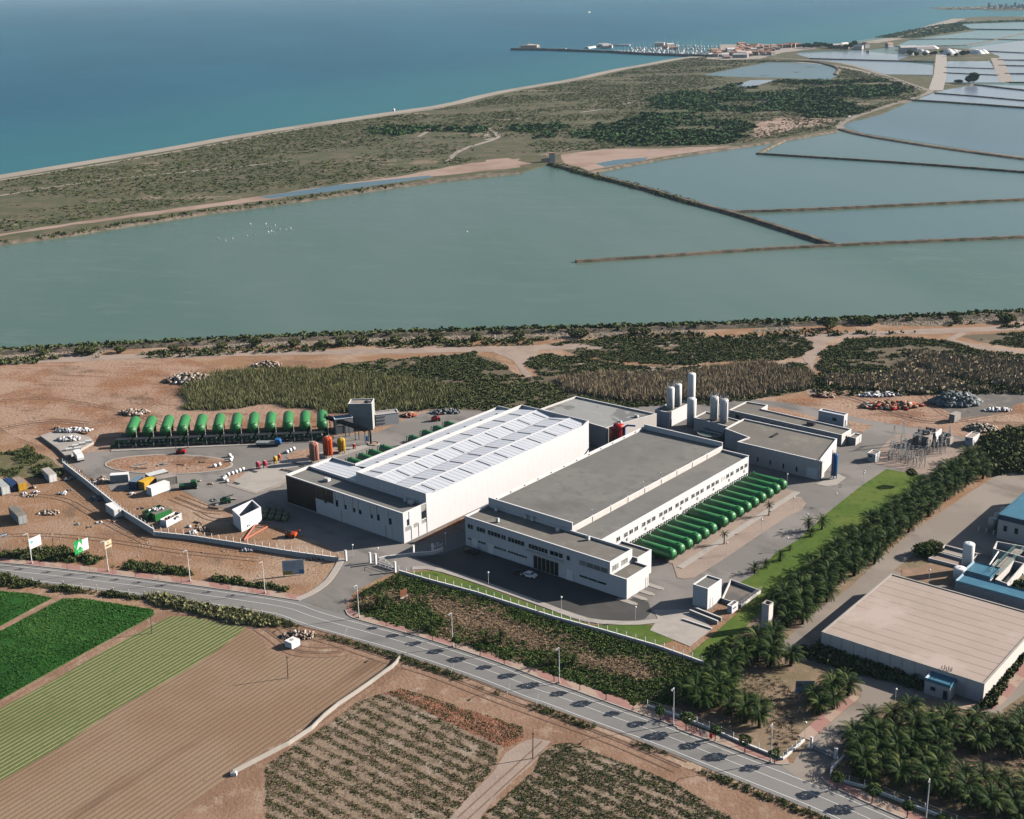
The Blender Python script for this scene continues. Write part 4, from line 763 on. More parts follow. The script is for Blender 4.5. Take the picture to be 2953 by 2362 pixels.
for x,y in cells:
    p=G(M(x+rr.uniform(-12,12),y+rr.uniform(-8,8)+90 if x<1060 else y+rr.uniform(-8,8)+20)); o=proto if k==0 else copy_tree(proto,p,None)
    o.location=(*p,0); o.rotation_euler=(0,0,-AZ+rr.choice((0,R(90)))); o['group']='insulator posts in rows in the substation'; k+=1
def gantry(label,f,a,b,h):
    p,q=G(f(*a)),G(f(*b)); L=math.dist(p,q); t=thing('gantry',label,'gantry',p,math.atan2(q[1]-p[1],q[0]-p[0]),'steel gantries of the substation')
    for x in (0,L):
        mb=MB(); 
        for sx in (-.35,.35):
            for sy in (-.35,.35): mb.tube((x+sx,sy,0),(x+sx*.4,sy*.4,h),.05,n=4)
        for z in np.arange(.8,h,1.): mb.tube((x-.33,-.33,z),(x+.3,.3,z+.8),.03,n=4); mb.tube((x+.33,-.33,z),(x-.3,.3,z+.8),.03,n=4)
        mb.tube((x,0,h),(x,0,h+2.2),.04,n=4); mb.build('lattice_mast',M_steel,t)
    mb=MB()
    for z in (h-.5,h-1.1): mb.tube((0,0,z),(L,0,z),.05,n=4)
    for x in np.arange(0,L-.6,.7): mb.tube((x,0,h-1.1),(x+.35,0,h-.5),.03,n=4); mb.tube((x+.35,0,h-.5),(x+.7,0,h-1.1),.03,n=4)
    mb.build('crossbeam',M_steel,t)
gantry('lattice steel gantry at the rear left of the substation',M,(605,420),(735,360),7.5); gantry('lattice steel gantry across the middle of the post rows',M,(760,560),(960,450),6.5); gantry('lattice steel gantry at the front of the substation',M,(560,600),(700,520),6.5)
gantry('lattice steel gantry beside the transformers',M,(1255,545),(1365,440),7.5)
def transformer(label,x,y,s=1):
    t=thing('transformer',label,'transformer',G(M(x,y)),-AZ,'power transformers of the substation')
    MB().box(-2*s,-1.3*s,.3,2*s,1.3*s,2.8*s).build('casing',M_concD,t); MB().box(-2.2*s,-1.5*s,0,2.2*s,1.5*s,.296).build('base',M_conc,t)
    mb=MB(); [mb.box(-1.8*s+i*.45,-1.85*s,.6,-1.7*s+i*.45,-1.304*s,2.5*s) for i in range(int(8*s))]; mb.build('radiator_fin',M_steel,t)
    for i in range(3): MB().lathe([(.14,2.8*s),(.24,3.1*s),(.12,3.3*s),(.22,3.5*s),(.05,4*s)],(-1.2*s+i*1.2*s,.3,0),8).build('bushing',M_dark,t)
    MB().tube((-1.6*s,.9*s,3.3*s),(1.6*s,.9*s,3.3*s),.4*s,n=10).build('conservator',M_steel,t)
transformer('large finned transformer left of the white blast wall',1000,400,1.35); transformer('smaller finned transformer right of the white blast wall',1320,385,1.)
transformer('finned transformer in front of the large one, half hidden by posts',1100,330,1.1)
t=thing('blast_wall','white concrete blast wall between the transformers','wall',G(M(1165,370)),-AZ); MB().box(0,0,0,.35,5.,3.6).build('slab',M_white,t); MB().box(-.1,-.1,0,.45,5.1,.2).build('footing',M_conc,t)
# --- covered reservoir
rv=thing('reservoir_building','big covered reservoir with a cracked beige slab roof','building',G((2369.4,1822.3),4.7),-AZ)
rfx=[W2U(G(p,4.7)) for p in ((2369.4,1822.3),(2839.5,1972.9),(2990,1801),(2955,1763),(2569.9,1654.7))]; r0=rfx[0]
L_=rfx[1][0]-r0[0]; L2=rfx[4][1]-r0[1]
shell(rv,[(0,0),(L_,0),(L_,L2),(0,L2)],4.7,.12,M_wallg,M_slab,.35,coping=M_conc)
for lb,p,q in (('dark stain scar on the slab','a','b'),): pass
for i in range(12):
    a=ON(Q(1080+i*62,560+i*21),v=r0[1]); MB().box(2.+i*2.9,-.12,0,2.25+i*2.9,-.004,4.6).build('buttress',M_wallg,rv)
for k,x in enumerate((1625,1640,1660,1672,1692,1697)):
    u=W2U(G(Q(x,730),4.7)); MB().tube((u[0]-r0[0],.6+(k%2)*.6,4.6),(u[0]-r0[0],.6+(k%2)*.6,5.5),.09).build('vent_pipe',M_dark,rv)
# small blue-roofed hut
def bluehut(label,pt,w_,d,h,z,par=.7,win=True,roofm=None):
    u,v=W2U(G(pt,0)); t=uvthing('blue_roofed_hut',label,'building',u,v)
    MB().prism([(0,0),(w_,0),(w_,d),(0,d)],0,h-par-.004).build('wall',M_wallg,t)
    o_=inset([(0,0),(w_,0),(w_,d),(0,d)],-.12); i_=inset([(0,0),(w_,0),(w_,d),(0,d)],.45); n=4
    vs=[(p[0],p[1],h-par) for p in o_]+[(p[0],p[1],h) for p in inset([(0,0),(w_,0),(w_,d),(0,d)],.0)]+[(p[0],p[1],h-.3) for p in i_]
    MB().add(vs,[(k*n+i,k*n+(i+1)%n,(k+1)*n+(i+1)%n,(k+1)*n+i) for k in range(2) for i in range(n)]).build('fascia',M_bluer,t)
    MB().add([(p[0],p[1],h-.31) for p in i_],[(0,1,2,3)]).build('roof',roofm or M_bluer,t)
    return t
bh=bluehut('small hut with blue parapet roof in front of the covered reservoir',Q(1532,860),5.6,3.6,3.9,0)
wnd(bh,1.4,2.5,1.3,2.3,0,'v',-1,True); wnd(bh,4.2,5.2,.1,2.3,0,'v',-1,True,name='door')
bl=bluehut('long low shed with blue roof behind the covered reservoir',N(690,1480),18.5,5.0,3.2,0)
b5=bluehut('square blue-roofed pump house beside the white dosing silo',N(800,1340),6.8,6.8,3.2,0,.8)
u,v=W2U(G(N(1240,780),0)); bb=uvthing('treatment_building','large blue-roofed building at the right edge','building',u,v)
MB().prism([(0,0),(40,0),(40,34),(0,34)],0,5.7).build('wall',M_wallg,bb)
MB().prism(inset([(0,0),(40,0),(40,34),(0,34)],-.1),5.704,7.2,False).build('fascia',M_blued,bb)
MB().add([(-.1,-.1,7.2),(40.1,-.1,7.2),(40.1,34.1,7.2),(-.1,34.1,7.2),(.4,.4,7.35),(39.6,.4,7.35),(39.6,33.6,7.35),(.4,33.6,7.35)],[(0,1,5,4),(1,2,6,5),(2,3,7,6),(3,0,4,7)]).build('roof_edge',plain('light_blue_trim',(.12,.30,.38),.5),bb)
MB().add([(.4,.4,7.3),(39.6,.4,7.3),(39.6,33.6,7.3),(.4,33.6,7.3)],[(0,1,2,3)]).build('roof',M_bluer,bb)
for x in (1.6,4.6): wnd(bb,x,x+1.,2.6,4.3,0,'v',-1,True)
for i in range(3): vtank('filter_tank','grey filter tank beside the large blue-roofed building, %s from the near corner'%ORD[i],'tank',U2W(u-2.6,v+3.5+i*4.5),1.2,4.2,M_steel,'filter tanks by the blue-roofed building',4)
for i,(x,y) in enumerate(((1005,690),(1105,715),(1200,740))): 
    t=thing('bollard','white bollard in the shade, %s from the left of three'%ORD[i],'bollard',G(N(x,y)),0,'white bollards by the blue-roofed building'); MB().tube((0,0,0),(0,0,1.3),.16).build('post',M_white,t); MB().lathe([(.2,1.3),(.1,1.42)],n=8).build('cap',M_white,t)
# dosing silo and small tank
vtank('silo','white dosing silo with boxed top beside the blue-roofed pump house','silo',G(N(850,1215)),1.45,8.2,M_white,None,4,.25,0,None,False)
vtank('storage_tank','squat white round tank left of the blue-roofed pump house','tank',G(N(750,1325)),1.55,3.6,M_white,None,0,.2)
# open bed frames and concrete channels
def basin(label,pts,f,h,th=.3,z=0,inner=None,name='concrete_basin'):
    uv=[W2U(G(f(*p),0)) for p in pts]; o0=uv[0]; t=uvthing(name,label,'basin',*o0); L=[(a-o0[0],b-o0[1]) for a,b in uv]
    if area(L)<0: L=L[::-1]
    ii=inset(L,th); n=len(L); vs=[(*p,0) for p in L]+[(*p,h) for p in L]+[(*p,h) for p in ii]+[(*p,.12) for p in ii]
    MB().add(vs,[(k*n+i,k*n+(i+1)%n,(k+1)*n+(i+1)%n,(k+1)*n+i) for k in range(3) for i in range(n)]).build('wall',M_wallp,t)
    MB().add([(*p,.13) for p in ii],[tuple(range(n))]).build('floor',inner or M_concD,t); return t
basin('shallow drying bed, near one of two, beside the white dosing silo',[(345,1075),(460,985),(830,1090),(800,1190)],N,.8,inner=M_gravel); basin('shallow drying bed, far one of two, beside the white dosing silo',[(475,980),(560,900),(1010,1020),(930,1100)],N,.8)
basin('long open concrete channel at the right edge, left one',[(1010,1390),(1250,1150),(1360,1200),(1150,1420)],N,2.2); basin('long open concrete channel at the right edge, right one',[(1210,1440),(1450,1190),(1600,1230),(1370,1500)],N,2.6,inner=M_lag)
basin('raised concrete tank above the channels at the right edge',[(1180,1060),(1230,960),(1700,1050),(1640,1190)],N,3.2,inner=M_roofp)
t=thing('walkway_bridge','steel lattice walkway rising along the concrete channels','walkway',G(N(1200,1370)),0); e_=G(N(1530,1040)); s_=G(N(1200,1370)); dx,dy=e_[0]-s_[0],e_[1]-s_[1]; L=math.hypot(dx,dy); t.rotation_euler=(0,0,math.atan2(dy,dx))
MB().box(0,-1.1,2.4,L,1.1,2.6).build('deck',M_concD,t)
for y in (-1.1,1.1):
    mb=MB(); [mb.tube((0,y,z),(L,y,z),.05,n=4) for z in (3.2,3.8)]; [mb.tube((x,y,2.6),(x,y,3.8),.04,n=4) for x in np.arange(0,L,1.5)]; mb.build('guard_rail',plain('pale_green_steel',(.2,.38,.32),.5),t)
for x in (1,L/2,L-1): MB().box(x-.15,-.9,0,x+.15,.9,2.39).build('support',M_conc,t)
t=thing('slide_pipe','long cream inclined pipe beside the concrete channels','pipe',G(N(1010,1385)),0); e_=G(N(1250,1100)); s_=G(N(1010,1385)); dx,dy=e_[0]-s_[0],e_[1]-s_[1]; L=math.hypot(dx,dy); t.rotation_euler=(0,0,math.atan2(dy,dx)); MB().tube((0,0,1.2),(L,0,3.2),.2).build('tube',M_white,t); MB().box(L/2-.1,-.3,0,L/2+.1,.3,2.1).build('support',M_steel,t)
# --- tower hut group at the lower middle
th=thing('tower_hut','tall white boxy hut with sunken roof by the palm belt','building',(*U2W(*W2U(G(Q(95,312)))),0),-AZ)
a=W2U(G(Q(95,312)));b=W2U(G(Q(182,345)));c=W2U(G(Q(275,290)))
shell(th,[(0,0),(b[0]-a[0],0),(b[0]-a[0],c[1]-b[1]+.3),(0,c[1]-b[1]+.3)],5.7,.25,M_wall,M_roofg,.2)
wnd(th,1.4,2.4,.1,2.4,b[0]-a[0],'u',1,True,gm=M_white,name='door')
hb=thing('meter_box','small white box hut beside the sunken pit','building',G(Q(310,358)),-AZ); shell(hb,[(0,0),(1.3,0),(1.3,3.0),(0,3.0)],2.0,.12,M_wall,M_roofg,.15); wnd(hb,.5,2.,1.,1.3,1.3,'u',1,False)
pt=basin('sunken pit with retaining walls beside the white tower hut',[(275,290),(330,170),(520,240),(395,330)],Q,.9,.25,inner=M_ash,name='open_pit')
t=thing('guard_rail','grey guard rail beside the sunken pit','railing',G(Q(395,335)),0); e_=G(Q(525,235)); s_=G(Q(395,335)); L=math.dist(e_,s_); t.rotation_euler=(0,0,math.atan2(e_[1]-s_[1],e_[0]-s_[0]))
for i in range(8): MB().tube((L*i/7,0,.85),(L*i/7,0,2.0),.04,n=4).build('post',M_steel,t)
mb=MB(); [mb.tube((0,0,z),(L,0,z),.035,n=4) for z in (1.2,1.6,2.)]; mb.build('rail',M_steel,t)
for lb,a,b,h in (('low concrete wall on the apron, back one of two',(105,345),(275,412),.9),('low concrete wall on the apron, front one of two',(78,362),(252,432),.9),('long low concrete slab at the edge of the apron',(35,405),(215,465),.35)):
    p,q=G(Q(*a)),G(Q(*b)); t=thing('low_wall',lb,'wall',p,math.atan2(q[1]-p[1],q[0]-p[0])); L=math.dist(p,q); MB().box(0,-.2,0,L,.2,h).build('slab',M_conc,t); MB().box(-.04,-.24,h+.003,L+.04,.24,h+.07).build('coping',M_wallp,t)
ch=thing('chimney_shaft','square concrete shaft rising among the palms','shaft',G(Q(520,455)),-AZ)
mb=MB(); h=6.6; foot=[(0,0),(1.9,0),(1.9,2.1),(0,2.1)]; shell(ch,foot,h,1.2,M_wallg,M_black,.22,coping=M_concD)
# small cube in the field
u,v=W2U(G(E(1772,785))); cbx=uvthing('valve_box','white concrete valve box in the dug pit beside the field','box',u,v); MB().box(0,0,0,2.5,2.6,1.6).build('body',M_white,cbx); MB().lathe([(.45,1.604),(.45,1.68)],(1.1,1.3,0),10).build('cover',M_concD,cbx)
# white container box with open top (big) in the dirt yard
u,v=W2U(G(Y(1310,775))); a=W2U(G(Y(1425,885))); b=W2U(G(Y(1705,745))); wb=uvthing('open_tank','big white open-topped box tank on the earth yard','tank',u,v)
p0=(0,0);p1=(a[0]-u,a[1]-v);p2=(b[0]-u,b[1]-v);p3=(p2[0]-p1[0],p2[1]-p1[1]); shell(wb,[p0,p1,p2,p3],4.6,3.2,M_white,M_concD,.25)
# rear grey tower building
gt=uvthing('slab_tower','tall narrow grey building beside the row of green vessels','building',-81.8,57)
shell(gt,[(0,0),(6.3,5.2),(3.2,9.5),(-3.1,4.3)],9.8,.3,mat('grey_render',(.36,.37,.35),[('n',(.30,.31,.29),.4,.45,.7)],.9,.2),M_concD,.2)
gt2=thing('white_annex','low white block right of the grey slab tower','building',G(P(1830,430)),0); ang=math.atan2(G(P(2120,395))[1]-G(P(1830,430))[1],G(P(2120,395))[0]-G(P(1830,430))[0]); gt2.rotation_euler=(0,0,ang); L=math.dist(G(P(2120,395)),G(P(1830,430)))
shell(gt2,[(0,0),(L,0),(L,4),(0,4)],4.2,.2,M_white,M_conc,.2)
for k in range(3): MB().box(.3,-.05,.6+k*1.2,L*.4,-.004,1.1+k*1.2).build('stripe_panel',M_roofp,gt2)
MB().box(3.2,4.6,9.55,5.2,5.8,10.3).build('roof_unit',M_dark,gt)
sb=thing('shade_shed','bluish-white shed behind the pipe rack','building',G(P(1330,535)),ang); shell(sb,[(0,0),(6.3,0),(6.3,4),(0,4)],5.6,.15,M_wallp,M_bluer,.2); wnd(sb,.5,3.2,.2,3.2,0,'v',-1,True,gm=M_roofp,name='door')

# ================================================================ VESSELS AND PIPEWORK
def vessel(label,group,dark=False,L=12.6,r=1.62,front=False,up=0.):
    t=thing('pressure_vessel',label,'tank',(0,0,0),0,group); m=M_green if not dark else M_dgreen
    # axis along local +x, left end at x=0
    prof=[(.05,0),(.55*r,.12),(.85*r,.42),(r,.95),(r,L-.95),(.85*r,L-.42),(.55*r,L-.12),(.05,L)]
    MB().lathe(prof,(0,0,2.15+up),24,'x').build('shell',m,t,True)
    for x in (1.8,L*.5,L-1.8): MB().prism([(x-.2,-1.3),(x+.2,-1.3),(x+.2,1.3),(x-.2,1.3)],0.1,1.25+up).build('saddle',M_conc if not up else M_dark,t)
    for x in (1.5,L-1.6): MB().lathe([(.28,3.65),(.28,3.95),(.34,3.96),(.34,4.05)],(x,0,up),10).build('manhole',m,t)
    if not front:
        for y in (-.7,.5): MB().path([(.5,y,2.6),(-.1,y,3.3),(-.6,y,3.2),(-.8,y,1.4)],.14,6).build('pipe',M_green if y<0 else M_dark,t)
        MB().path([(.1,0,1.6),(-.7,0,1.6),(-.7,0,.2)],.2,6).build('valve_pipe',M_pipe,t); MB().lathe([(.5,L-.02),(.52,L+.12)],(0,0,1.9),12,'x').build('end_hatch',M_dgreen,t)
    else:
        MB().path([(-.9,-2.1,.3),(-.9,-2.1,3.4+up),(.2,-1.3,4.1+up),(1.2,-.8,3.5+up)],.14,6).build('pipe',M_pipe,t)
        for y in (-1.,.9): MB().path([(.6,y,1.1),(-.8,y,1.),(-2.4,y,1.),(-2.4,y,.1)],.22,6).build('valve_pipe',M_dgreen,t)
        MB().lathe([(.1,-.3),(.42,-.2),(.42,-.1)],(0,.2,2.0),10,'x').build('end_flange',M_bgreen,t)
    return t
vs_=[35.0,39.2,43.2,47.6,51.7,55.9,61.9,66.3,70.7,75.1,79.4,83.8,88.2,92.4,96.6]
v0=vessel('x','long green vessels beside the windowed hall')
for i,v in enumerate(vs_):
    p=(*U2W(54.3,v),.1); lb='long green tank, %s from the near end of the windowed hall row'%ORD[i]
    if i==0: v0.location=p; v0.rotation_euler=(0,0,-AZ); v0['label']=lb
    else: copy_tree(v0,p,-AZ,lb)
v1=vessel('x','green vessels behind the white hall'); 
for i,(x,y) in enumerate(((1515,870),(1660,820),(1790,770),(1950,720))):
    u,v=W2U(G(P(x,y),2.4)); o=v1 if i==0 else copy_tree(v1,(0,0,0)); o.location=(*U2W(-55.5,v),.1); o.rotation_euler=(0,0,-AZ); o['label']='green tank behind the left wall of the white hall, %s from the near end'%ORD[i]
for i,(x,y) in enumerate(((1000,345),(1075,310),(1150,285),(1220,258))):
    u,v=W2U(G(B(x,y),2.4)); o=copy_tree(v1,(*U2W(-54.3,v),.1),-AZ,'green tank behind the left wall of the white hall, %s from the near end'%ORD[4+i])
v2=vessel('x','row of twelve green vessels at the back left',False,13.5,1.85,True,1.7)
base12=[G(A(x,396-(x-820)*.035)) for x in (800,905,1015,1120,1228,1342,1452,1560,1668,1778,1885,1993)]
for i,p in enumerate(base12):
    q=(p[0]+.5,p[1]+1.8,.12); lb='stout green tank, %s from the left in the back row of twelve'%ORD[i]; rz=R(90+7.2)
    if i==0: v2.location=q; v2.rotation_euler=(0,0,rz); v2['label']=lb
    else: copy_tree(v2,q,rz,lb)
# valve frames in front of the twelve
def vframe():
    t=thing('valve_rack','x','pipework',(0,0,0),0,'valve racks in front of the twelve vessels')
    mb=MB(); [mb.box(x-.09,y-.09,0,x+.09,y+.09,2.6) for x in (-2.2,0,2.2) for y in (-.9,.9)]; mb.build('post',M_dark,t)
    MB().box(-2.6,-1.1,2.6,2.6,1.1,2.75).build('platform',M_dark,t)
    mb=MB(); [mb.tube((-2.8,y,1.),(2.8,y,1.),.3,n=8) for y in (-.5,.5)]; mb.build('header_pipe',M_dgreen,t)
    mb=MB(); [mb.lathe([(.1,1.3),(.3,1.5),(.3,1.9),(.12,2.1)],(x,0,0),8) for x in (-1.7,0,1.7)]; mb.build('valve',M_steel,t)
    MB().path([(-1.5,-1.6,0),(-1.5,-1.6,1.4),(-1.5,-.3,1.6)],.12).build('sample_pipe',M_steel,t); return t
r0_=vframe()
for i,p in enumerate(base12):
    q=(p[0]-1.,p[1]-1.4,.12); lb='dark valve rack in the shade in front of the %s vessel of the back row'%ORD[i]
    if i==0: r0_.location=q; r0_.rotation_euler=(0,0,R(4)); r0_['label']=lb
    else: copy_tree(r0_,q,R(4),lb)
t=thing('pipe_stub','bright green pipe manifold at the left end of the back row','pipework',(base12[0][0]-4,base12[0][1]-1.5,.1),R(4)); MB().path([(0,0,0),(0,0,2.2),(4,0,2.2)],.35).build('pipe',M_bgreen,t); MB().lathe([(.8,0),(.8,.9),(.5,1.0)],(-.8,-.8,0),12).build('drum',M_dgreen,t)
# pipe rack with blue riser
a=G(P(1240,480));b=G(P(1720,640)); t=thing('pipe_rack','black pipe bridge running from the last vessel to the blue riser','pipe rack',a,math.atan2(b[1]-a[1],b[0]-a[0])); L=math.dist(a,b)
for k in range(5): MB().box(L*k/4-.1,-.9,0,L*k/4+.1,-.7,4.4).build('leg',M_dark,t); MB().box(L*k/4-.1,.7,0,L*k/4+.1,.9,4.4).build('leg',M_dark,t)
MB().box(0,-1,4.404,L,1,4.7).build('deck',M_dark,t); mb=MB(); [mb.tube((0,y,5.1),(L,y,5.1),.38) for y in (-.5,.5)]; mb.build('main_pipe',M_black,t)
MB().path([(L,.5,5.1),(L+1.4,.3,5.0),(L+1.7,.2,4.),(L+1.7,.2,0)],.35).build('downpipe',M_black,t); MB().tube((L+1.2,-.9,1.4),(L+1.2,-.9,3.),.42,n=10).build('blue_section',M_blue,t)
# upright coloured tanks
for nm,lb,p,r,h,m,rb in (('upright_tank','dull pink primed upright tank behind the dark glass corner',P(1070,880),1.5,7.2,M_pink,10),('upright_tank','tall orange upright tank with ribbed sides',P(1238,815),1.55,7.4,M_orange,10),('upright_tank','yellow upright tank right of the orange one',P(1405,762),1.25,5.4,M_yellow,8)):
    vtank(nm,lb,'tank',G(p),r,h,m,None,4,.55,rb,m)
for lb,p,r,h,m in (('small raspberry-red tank, left one of the pair by the pad',P(368,962),.75,2.6,M_mag),('small raspberry-red tank, right one of the pair by the pad',P(452,948),.75,2.6,M_mag),('small yellow-orange tank, left of two beyond the red pair',P(580,893),.65,2.6,M_yellow),('small orange tank, right of two beyond the red pair',P(632,850),.5,2.2,M_orange),('small red and white drum on the apron tip',P(1560,712),.55,1.9,M_red)):
    vtank('small_tank',lb,'tank',G(p),r,h,m,None,3,.4)
vtank('red_tank','glossy dark red tank beside the patched grey roof','tank',(*G(C(612,480),9.0),0),1.9,9.2,M_red,None,0,.5,8)
vtank('red_tank','half-hidden darker red tank left of the glossy red one','tank',(*G(C(578,500),8.2),0),1.4,8.4,plain('deep_red_paint',(.2,.01,.012),.4),None,0,.5,6)
t=uvthing('blue_pipe','bent blue pipe beside the red tanks','pipe',*W2U(G(C(650,500),8.2)),0); MB().path([(0,0,0),(0,0,8.2),(.6,.5,8.8),(3.4,1.2,9.0)],.32,8).build('tube',M_blue,t); MB().lathe([(.5,4),(.5,4.3)],n=10).build('flange',M_blue,t)
ring=thing('round_plinth','pinkish round concrete plinth right of the orange tank','plinth',G(P(1335,745)),0); MB().lathe([(1.9,0),(1.9,.5),(1.5,.5),(1.5,.3)],n=20).build('ring',M_conc,ring); MB().lathe([(1.49,.2),(1.49,.35)],n=20).build('fill',M_tile,ring)
ring=thing('manhole_ring','round dark kerb ring at the foot of the blue riser','kerb',G(P(1800,650)),0); MB().lathe([(2.0,0),(2.0,.4),(1.7,.4),(1.7,.1)],n=20).build('ring',M_conc,ring); MB().lathe([(1.69,.1),(1.69,.2)],n=20).build('fill',M_wdirt,ring)
# trenches beside the coloured tanks (dark covers)
for i,(p,q,w_) in enumerate((((640,970),(790,1000),1.3),((800,880),(930,930),1.2),((60,1130),(130,1155),1.),((260,980),(350,1005),1.))):
    a=G(P(*p));b=G(P(*q)); t=thing('trench_cover','dark trench cover in the concrete apron, %s from the hall'%ORD[i],'cover',a,math.atan2(b[1]-a[1],b[0]-a[0])); L=math.dist(a,b); MB().box(0,-w_/2,.1,L,w_/2,.2).build('plate',M_dark,t); MB().box(0,-w_/2-.1,.1,L,-w_/2-.004,.25).build('rim',M_conc,t)
# ================================================================ CONTAINERS AND YARD THINGS
def container(label,a,f,b,w_=2.44,h=2.6,m=M_white,open_=None,roof=None,name='shipping_container'):
    """a,b: sightings of the two ground corners of the long visible side"""
    p,q=G(f(*a)),G(f(*b)); L=math.dist(p,q); t=thing(name,label,'container',p,math.atan2(q[1]-p[1],q[0]-p[0]))
    mb=MB(); mb.box(0,.01,.12,L,w_,.16)
    for y,s_ in ((0,1),(w_,-1)):
        n=int(L/.5)
        for i in range(n):
            x=L*i/n; mb.box(x,y+s_*.05,.12,x+L/n*.55,y+s_*.12,h); mb.box(x+L/n*.55,y+s_*.09,.12,x+L/n,y+s_*.16,h)
    mb.box(0,.06,.12,.06,w_-.06,h); mb.box(L-.06,.06,.12,L,w_-.06,h); mb.build('body',m,t)
    fr=MB()
    for x in (-.02,L-.14):
        for y in (-.02,w_-.14): fr.box(x,y,0,x+.16,y+.16,h+.03)
    fr.box(.14,-.02,h-.06,L-.14,.04,h+.04); fr.box(.14,w_-.04,h-.06,L-.14,w_+.02,h+.04); fr.build('frame',m,t)
    if not open_: MB().box(.0,.041,h+.001,L,w_-.041,h+.06).build('roof',roof or m,t)
    else: MB().box(.07,.17,h*.5,L-.07,w_-.17,h*.75).build('load',open_,t)
    d=MB(); d.box(L+.002,.2,.2,L+.05,w_/2-.03,h-.1); d.box(L+.002,w_/2+.03,.2,L+.05,w_-.2,h-.1); d.build('door',m,t)
    return t
M_greyc=plain('grey_container_paint',(.42,.43,.42),.6); M_bluec=plain('dark_blue_container_paint',(.02,.05,.13),.5)
container('grey container at the far left edge of the yard',(-90,470),R4,(40,590),2.44,2.6,M_frame,roof=M_greyc)
container('dark blue container between a grey and an ochre one at the left edge',(60,450),R4,(175,540),2.44,2.6,M_bluec)
container('ochre container with ribbed sides at the left edge',(190,440),R4,(300,530),2.6,2.6,M_ochre,roof=M_gravel)
container('pinkish-white cabin standing apart by the weedy patch',(660,290),R4,(775,395),2.4,2.6,M_white,roof=M_conc,name='site_cabin')
container('white container on the outside of the fence wall',(1650,845),R4,(1785,945),2.44,2.6,M_white)
container('long dark grey-green container with pale end at the left edge',(150,900),R4,(300,1050),2.44,2.7,M_greyc,roof=M_roofb)
container('long white site cabin with grey front behind the courtyard',(1720,405),R4,(2000,385),2.4,2.7,M_greyc,roof=M_white,name='site_cabin')
container('dark blue container in the courtyard row',(2010,495),R4,(2125,500),5.,2.6,M_bluec,roof=plain('dusty_blue_roof',(.16,.22,.27),.7))
container('ochre yellow container in the courtyard row',(0,290),Y,(85,310),5.,2.6,M_ochre,roof=M_yellow)
container('beige roofed cabin with open porch in the courtyard',(265,268),Y,(540,215),3.6,2.6,M_conc,roof=M_concD,name='site_cabin')
container('pale roofed cabin behind the white container in the courtyard',(160,230),Y,(420,160),3.2,2.8,M_roofb,roof=M_frame,name='site_cabin')
container('bright white container with a small emblem in the courtyard',(185,395),Y,(437,300),2.6,2.7,M_white)
container('dark green skip container loaded with drums',(130,735),Y,(365,640),2.4,2.6,M_dgreen,open_=M_rub if False else M_dark)
container('green container with tarpaulin top in front of the loaded skip',(240,745),Y,(465,665),2.4,2.3,plain('mid_green_paint',(.03,.2,.05),.5),roof=M_roofb)
container('white open skip full of rubble near the fence wall',(390,825),Y,(600,715),2.4,2.2,M_white,open_=M_rust)
pile('drum_load',G(Y(250,590),2.),2.4,.9,.3,14,.75,M_rubw,'drums and bags heaped on the dark green skip','load',3,R(15)).location.z=2.3
pile('rubble_load',G(Y(470,690),1.5),2.2,.8,.3,40,.4,M_rub,'rubble heaped in the white open skip','load',4,R(15)).location.z=1.7
container('white cabin on the bare storage ground at the right rear',(1688,250),D,(1720,258),4.4,2.8,M_conc,name='site_cabin')
# emblem marks on container and box
t=wb
for k,x in enumerate((.25,.33)):
    L=math.dist((0,0),(p2[0]-p1[0],p2[1]-p1[1])); d=((p2[0]-p1[0])/L,(p2[1]-p1[1])/L); nx,ny=d[1],-d[0]; c=(p1[0]+d[0]*L*x,p1[1]+d[1]*L*x)
    MB().add([(c[0]+nx*.01,c[1]+ny*.01,.7),(c[0]+d[0]*.6+nx*.01,c[1]+d[1]*.6+ny*.01,.7),(c[0]+d[0]*.3+nx*.01,c[1]+d[1]*.3+ny*.01,1.7)],[(0,1,2)]).build('emblem',M_dark,wb)
# vehicles
def truck(label,loc,rz,cabm,L=6.2,bed=None,name='truck'):
    t=thing(name,label,'truck',loc,rz)
    MB().box(-L/2,-1.0,.6,L/2,1.0,.85).build('chassis',M_dark,t)
    c=MB(); c.add([(L/2-1.9,-1.1,.854),(L/2,-1.1,.854),(L/2,1.1,.854),(L/2-1.9,1.1,.854),(L/2-1.9,-1.05,2.5),(L/2-.45,-1.05,2.5),(L/2-.45,1.05,2.5),(L/2-1.9,1.05,2.5),(L/2,-1.1,1.6),(L/2,1.1,1.6)],[(0,1,8,5,4),(3,7,6,9,2),(1,2,9,8),(8,9,6,5),(4,5,6,7),(0,4,7,3)]); c.build('cab',cabm,t)
    MB().add([(L/2-.04,-.95,1.65),(L/2-.04,.95,1.65),(L/2-.42,.95,2.42),(L/2-.42,-.95,2.42)],[(0,1,2,3)]).build('windscreen',M_glass,t)
    MB().box(-L/2,-1.15,.9,L/2-2.0,1.15,2.6 if bed is None else 1.5).build('load_box',bed or cabm,t)
    for x in (-L/2+1.1,L/2-1.2):
        for y in (-1.08,1.08): MB().lathe([(.12,-.14),(.45,-.12),(.45,.12),(.12,.14)],(x,y,.45),12,'y').build('wheel',M_rubber,t)
    return t
truck('white truck parked beside the slab of white sacks',G(L6(1490,1080)),R(-60),M_white,6.5)
truck('blue tipper truck on the kerb below the row of vessels',G(P(500,670)),R(-2),M_blue,8.5,M_steel)
truck('small dark green truck beside the courtyard cabins',G(Y(690,280)),R(10),M_dgreen,5.5,M_dgreen)
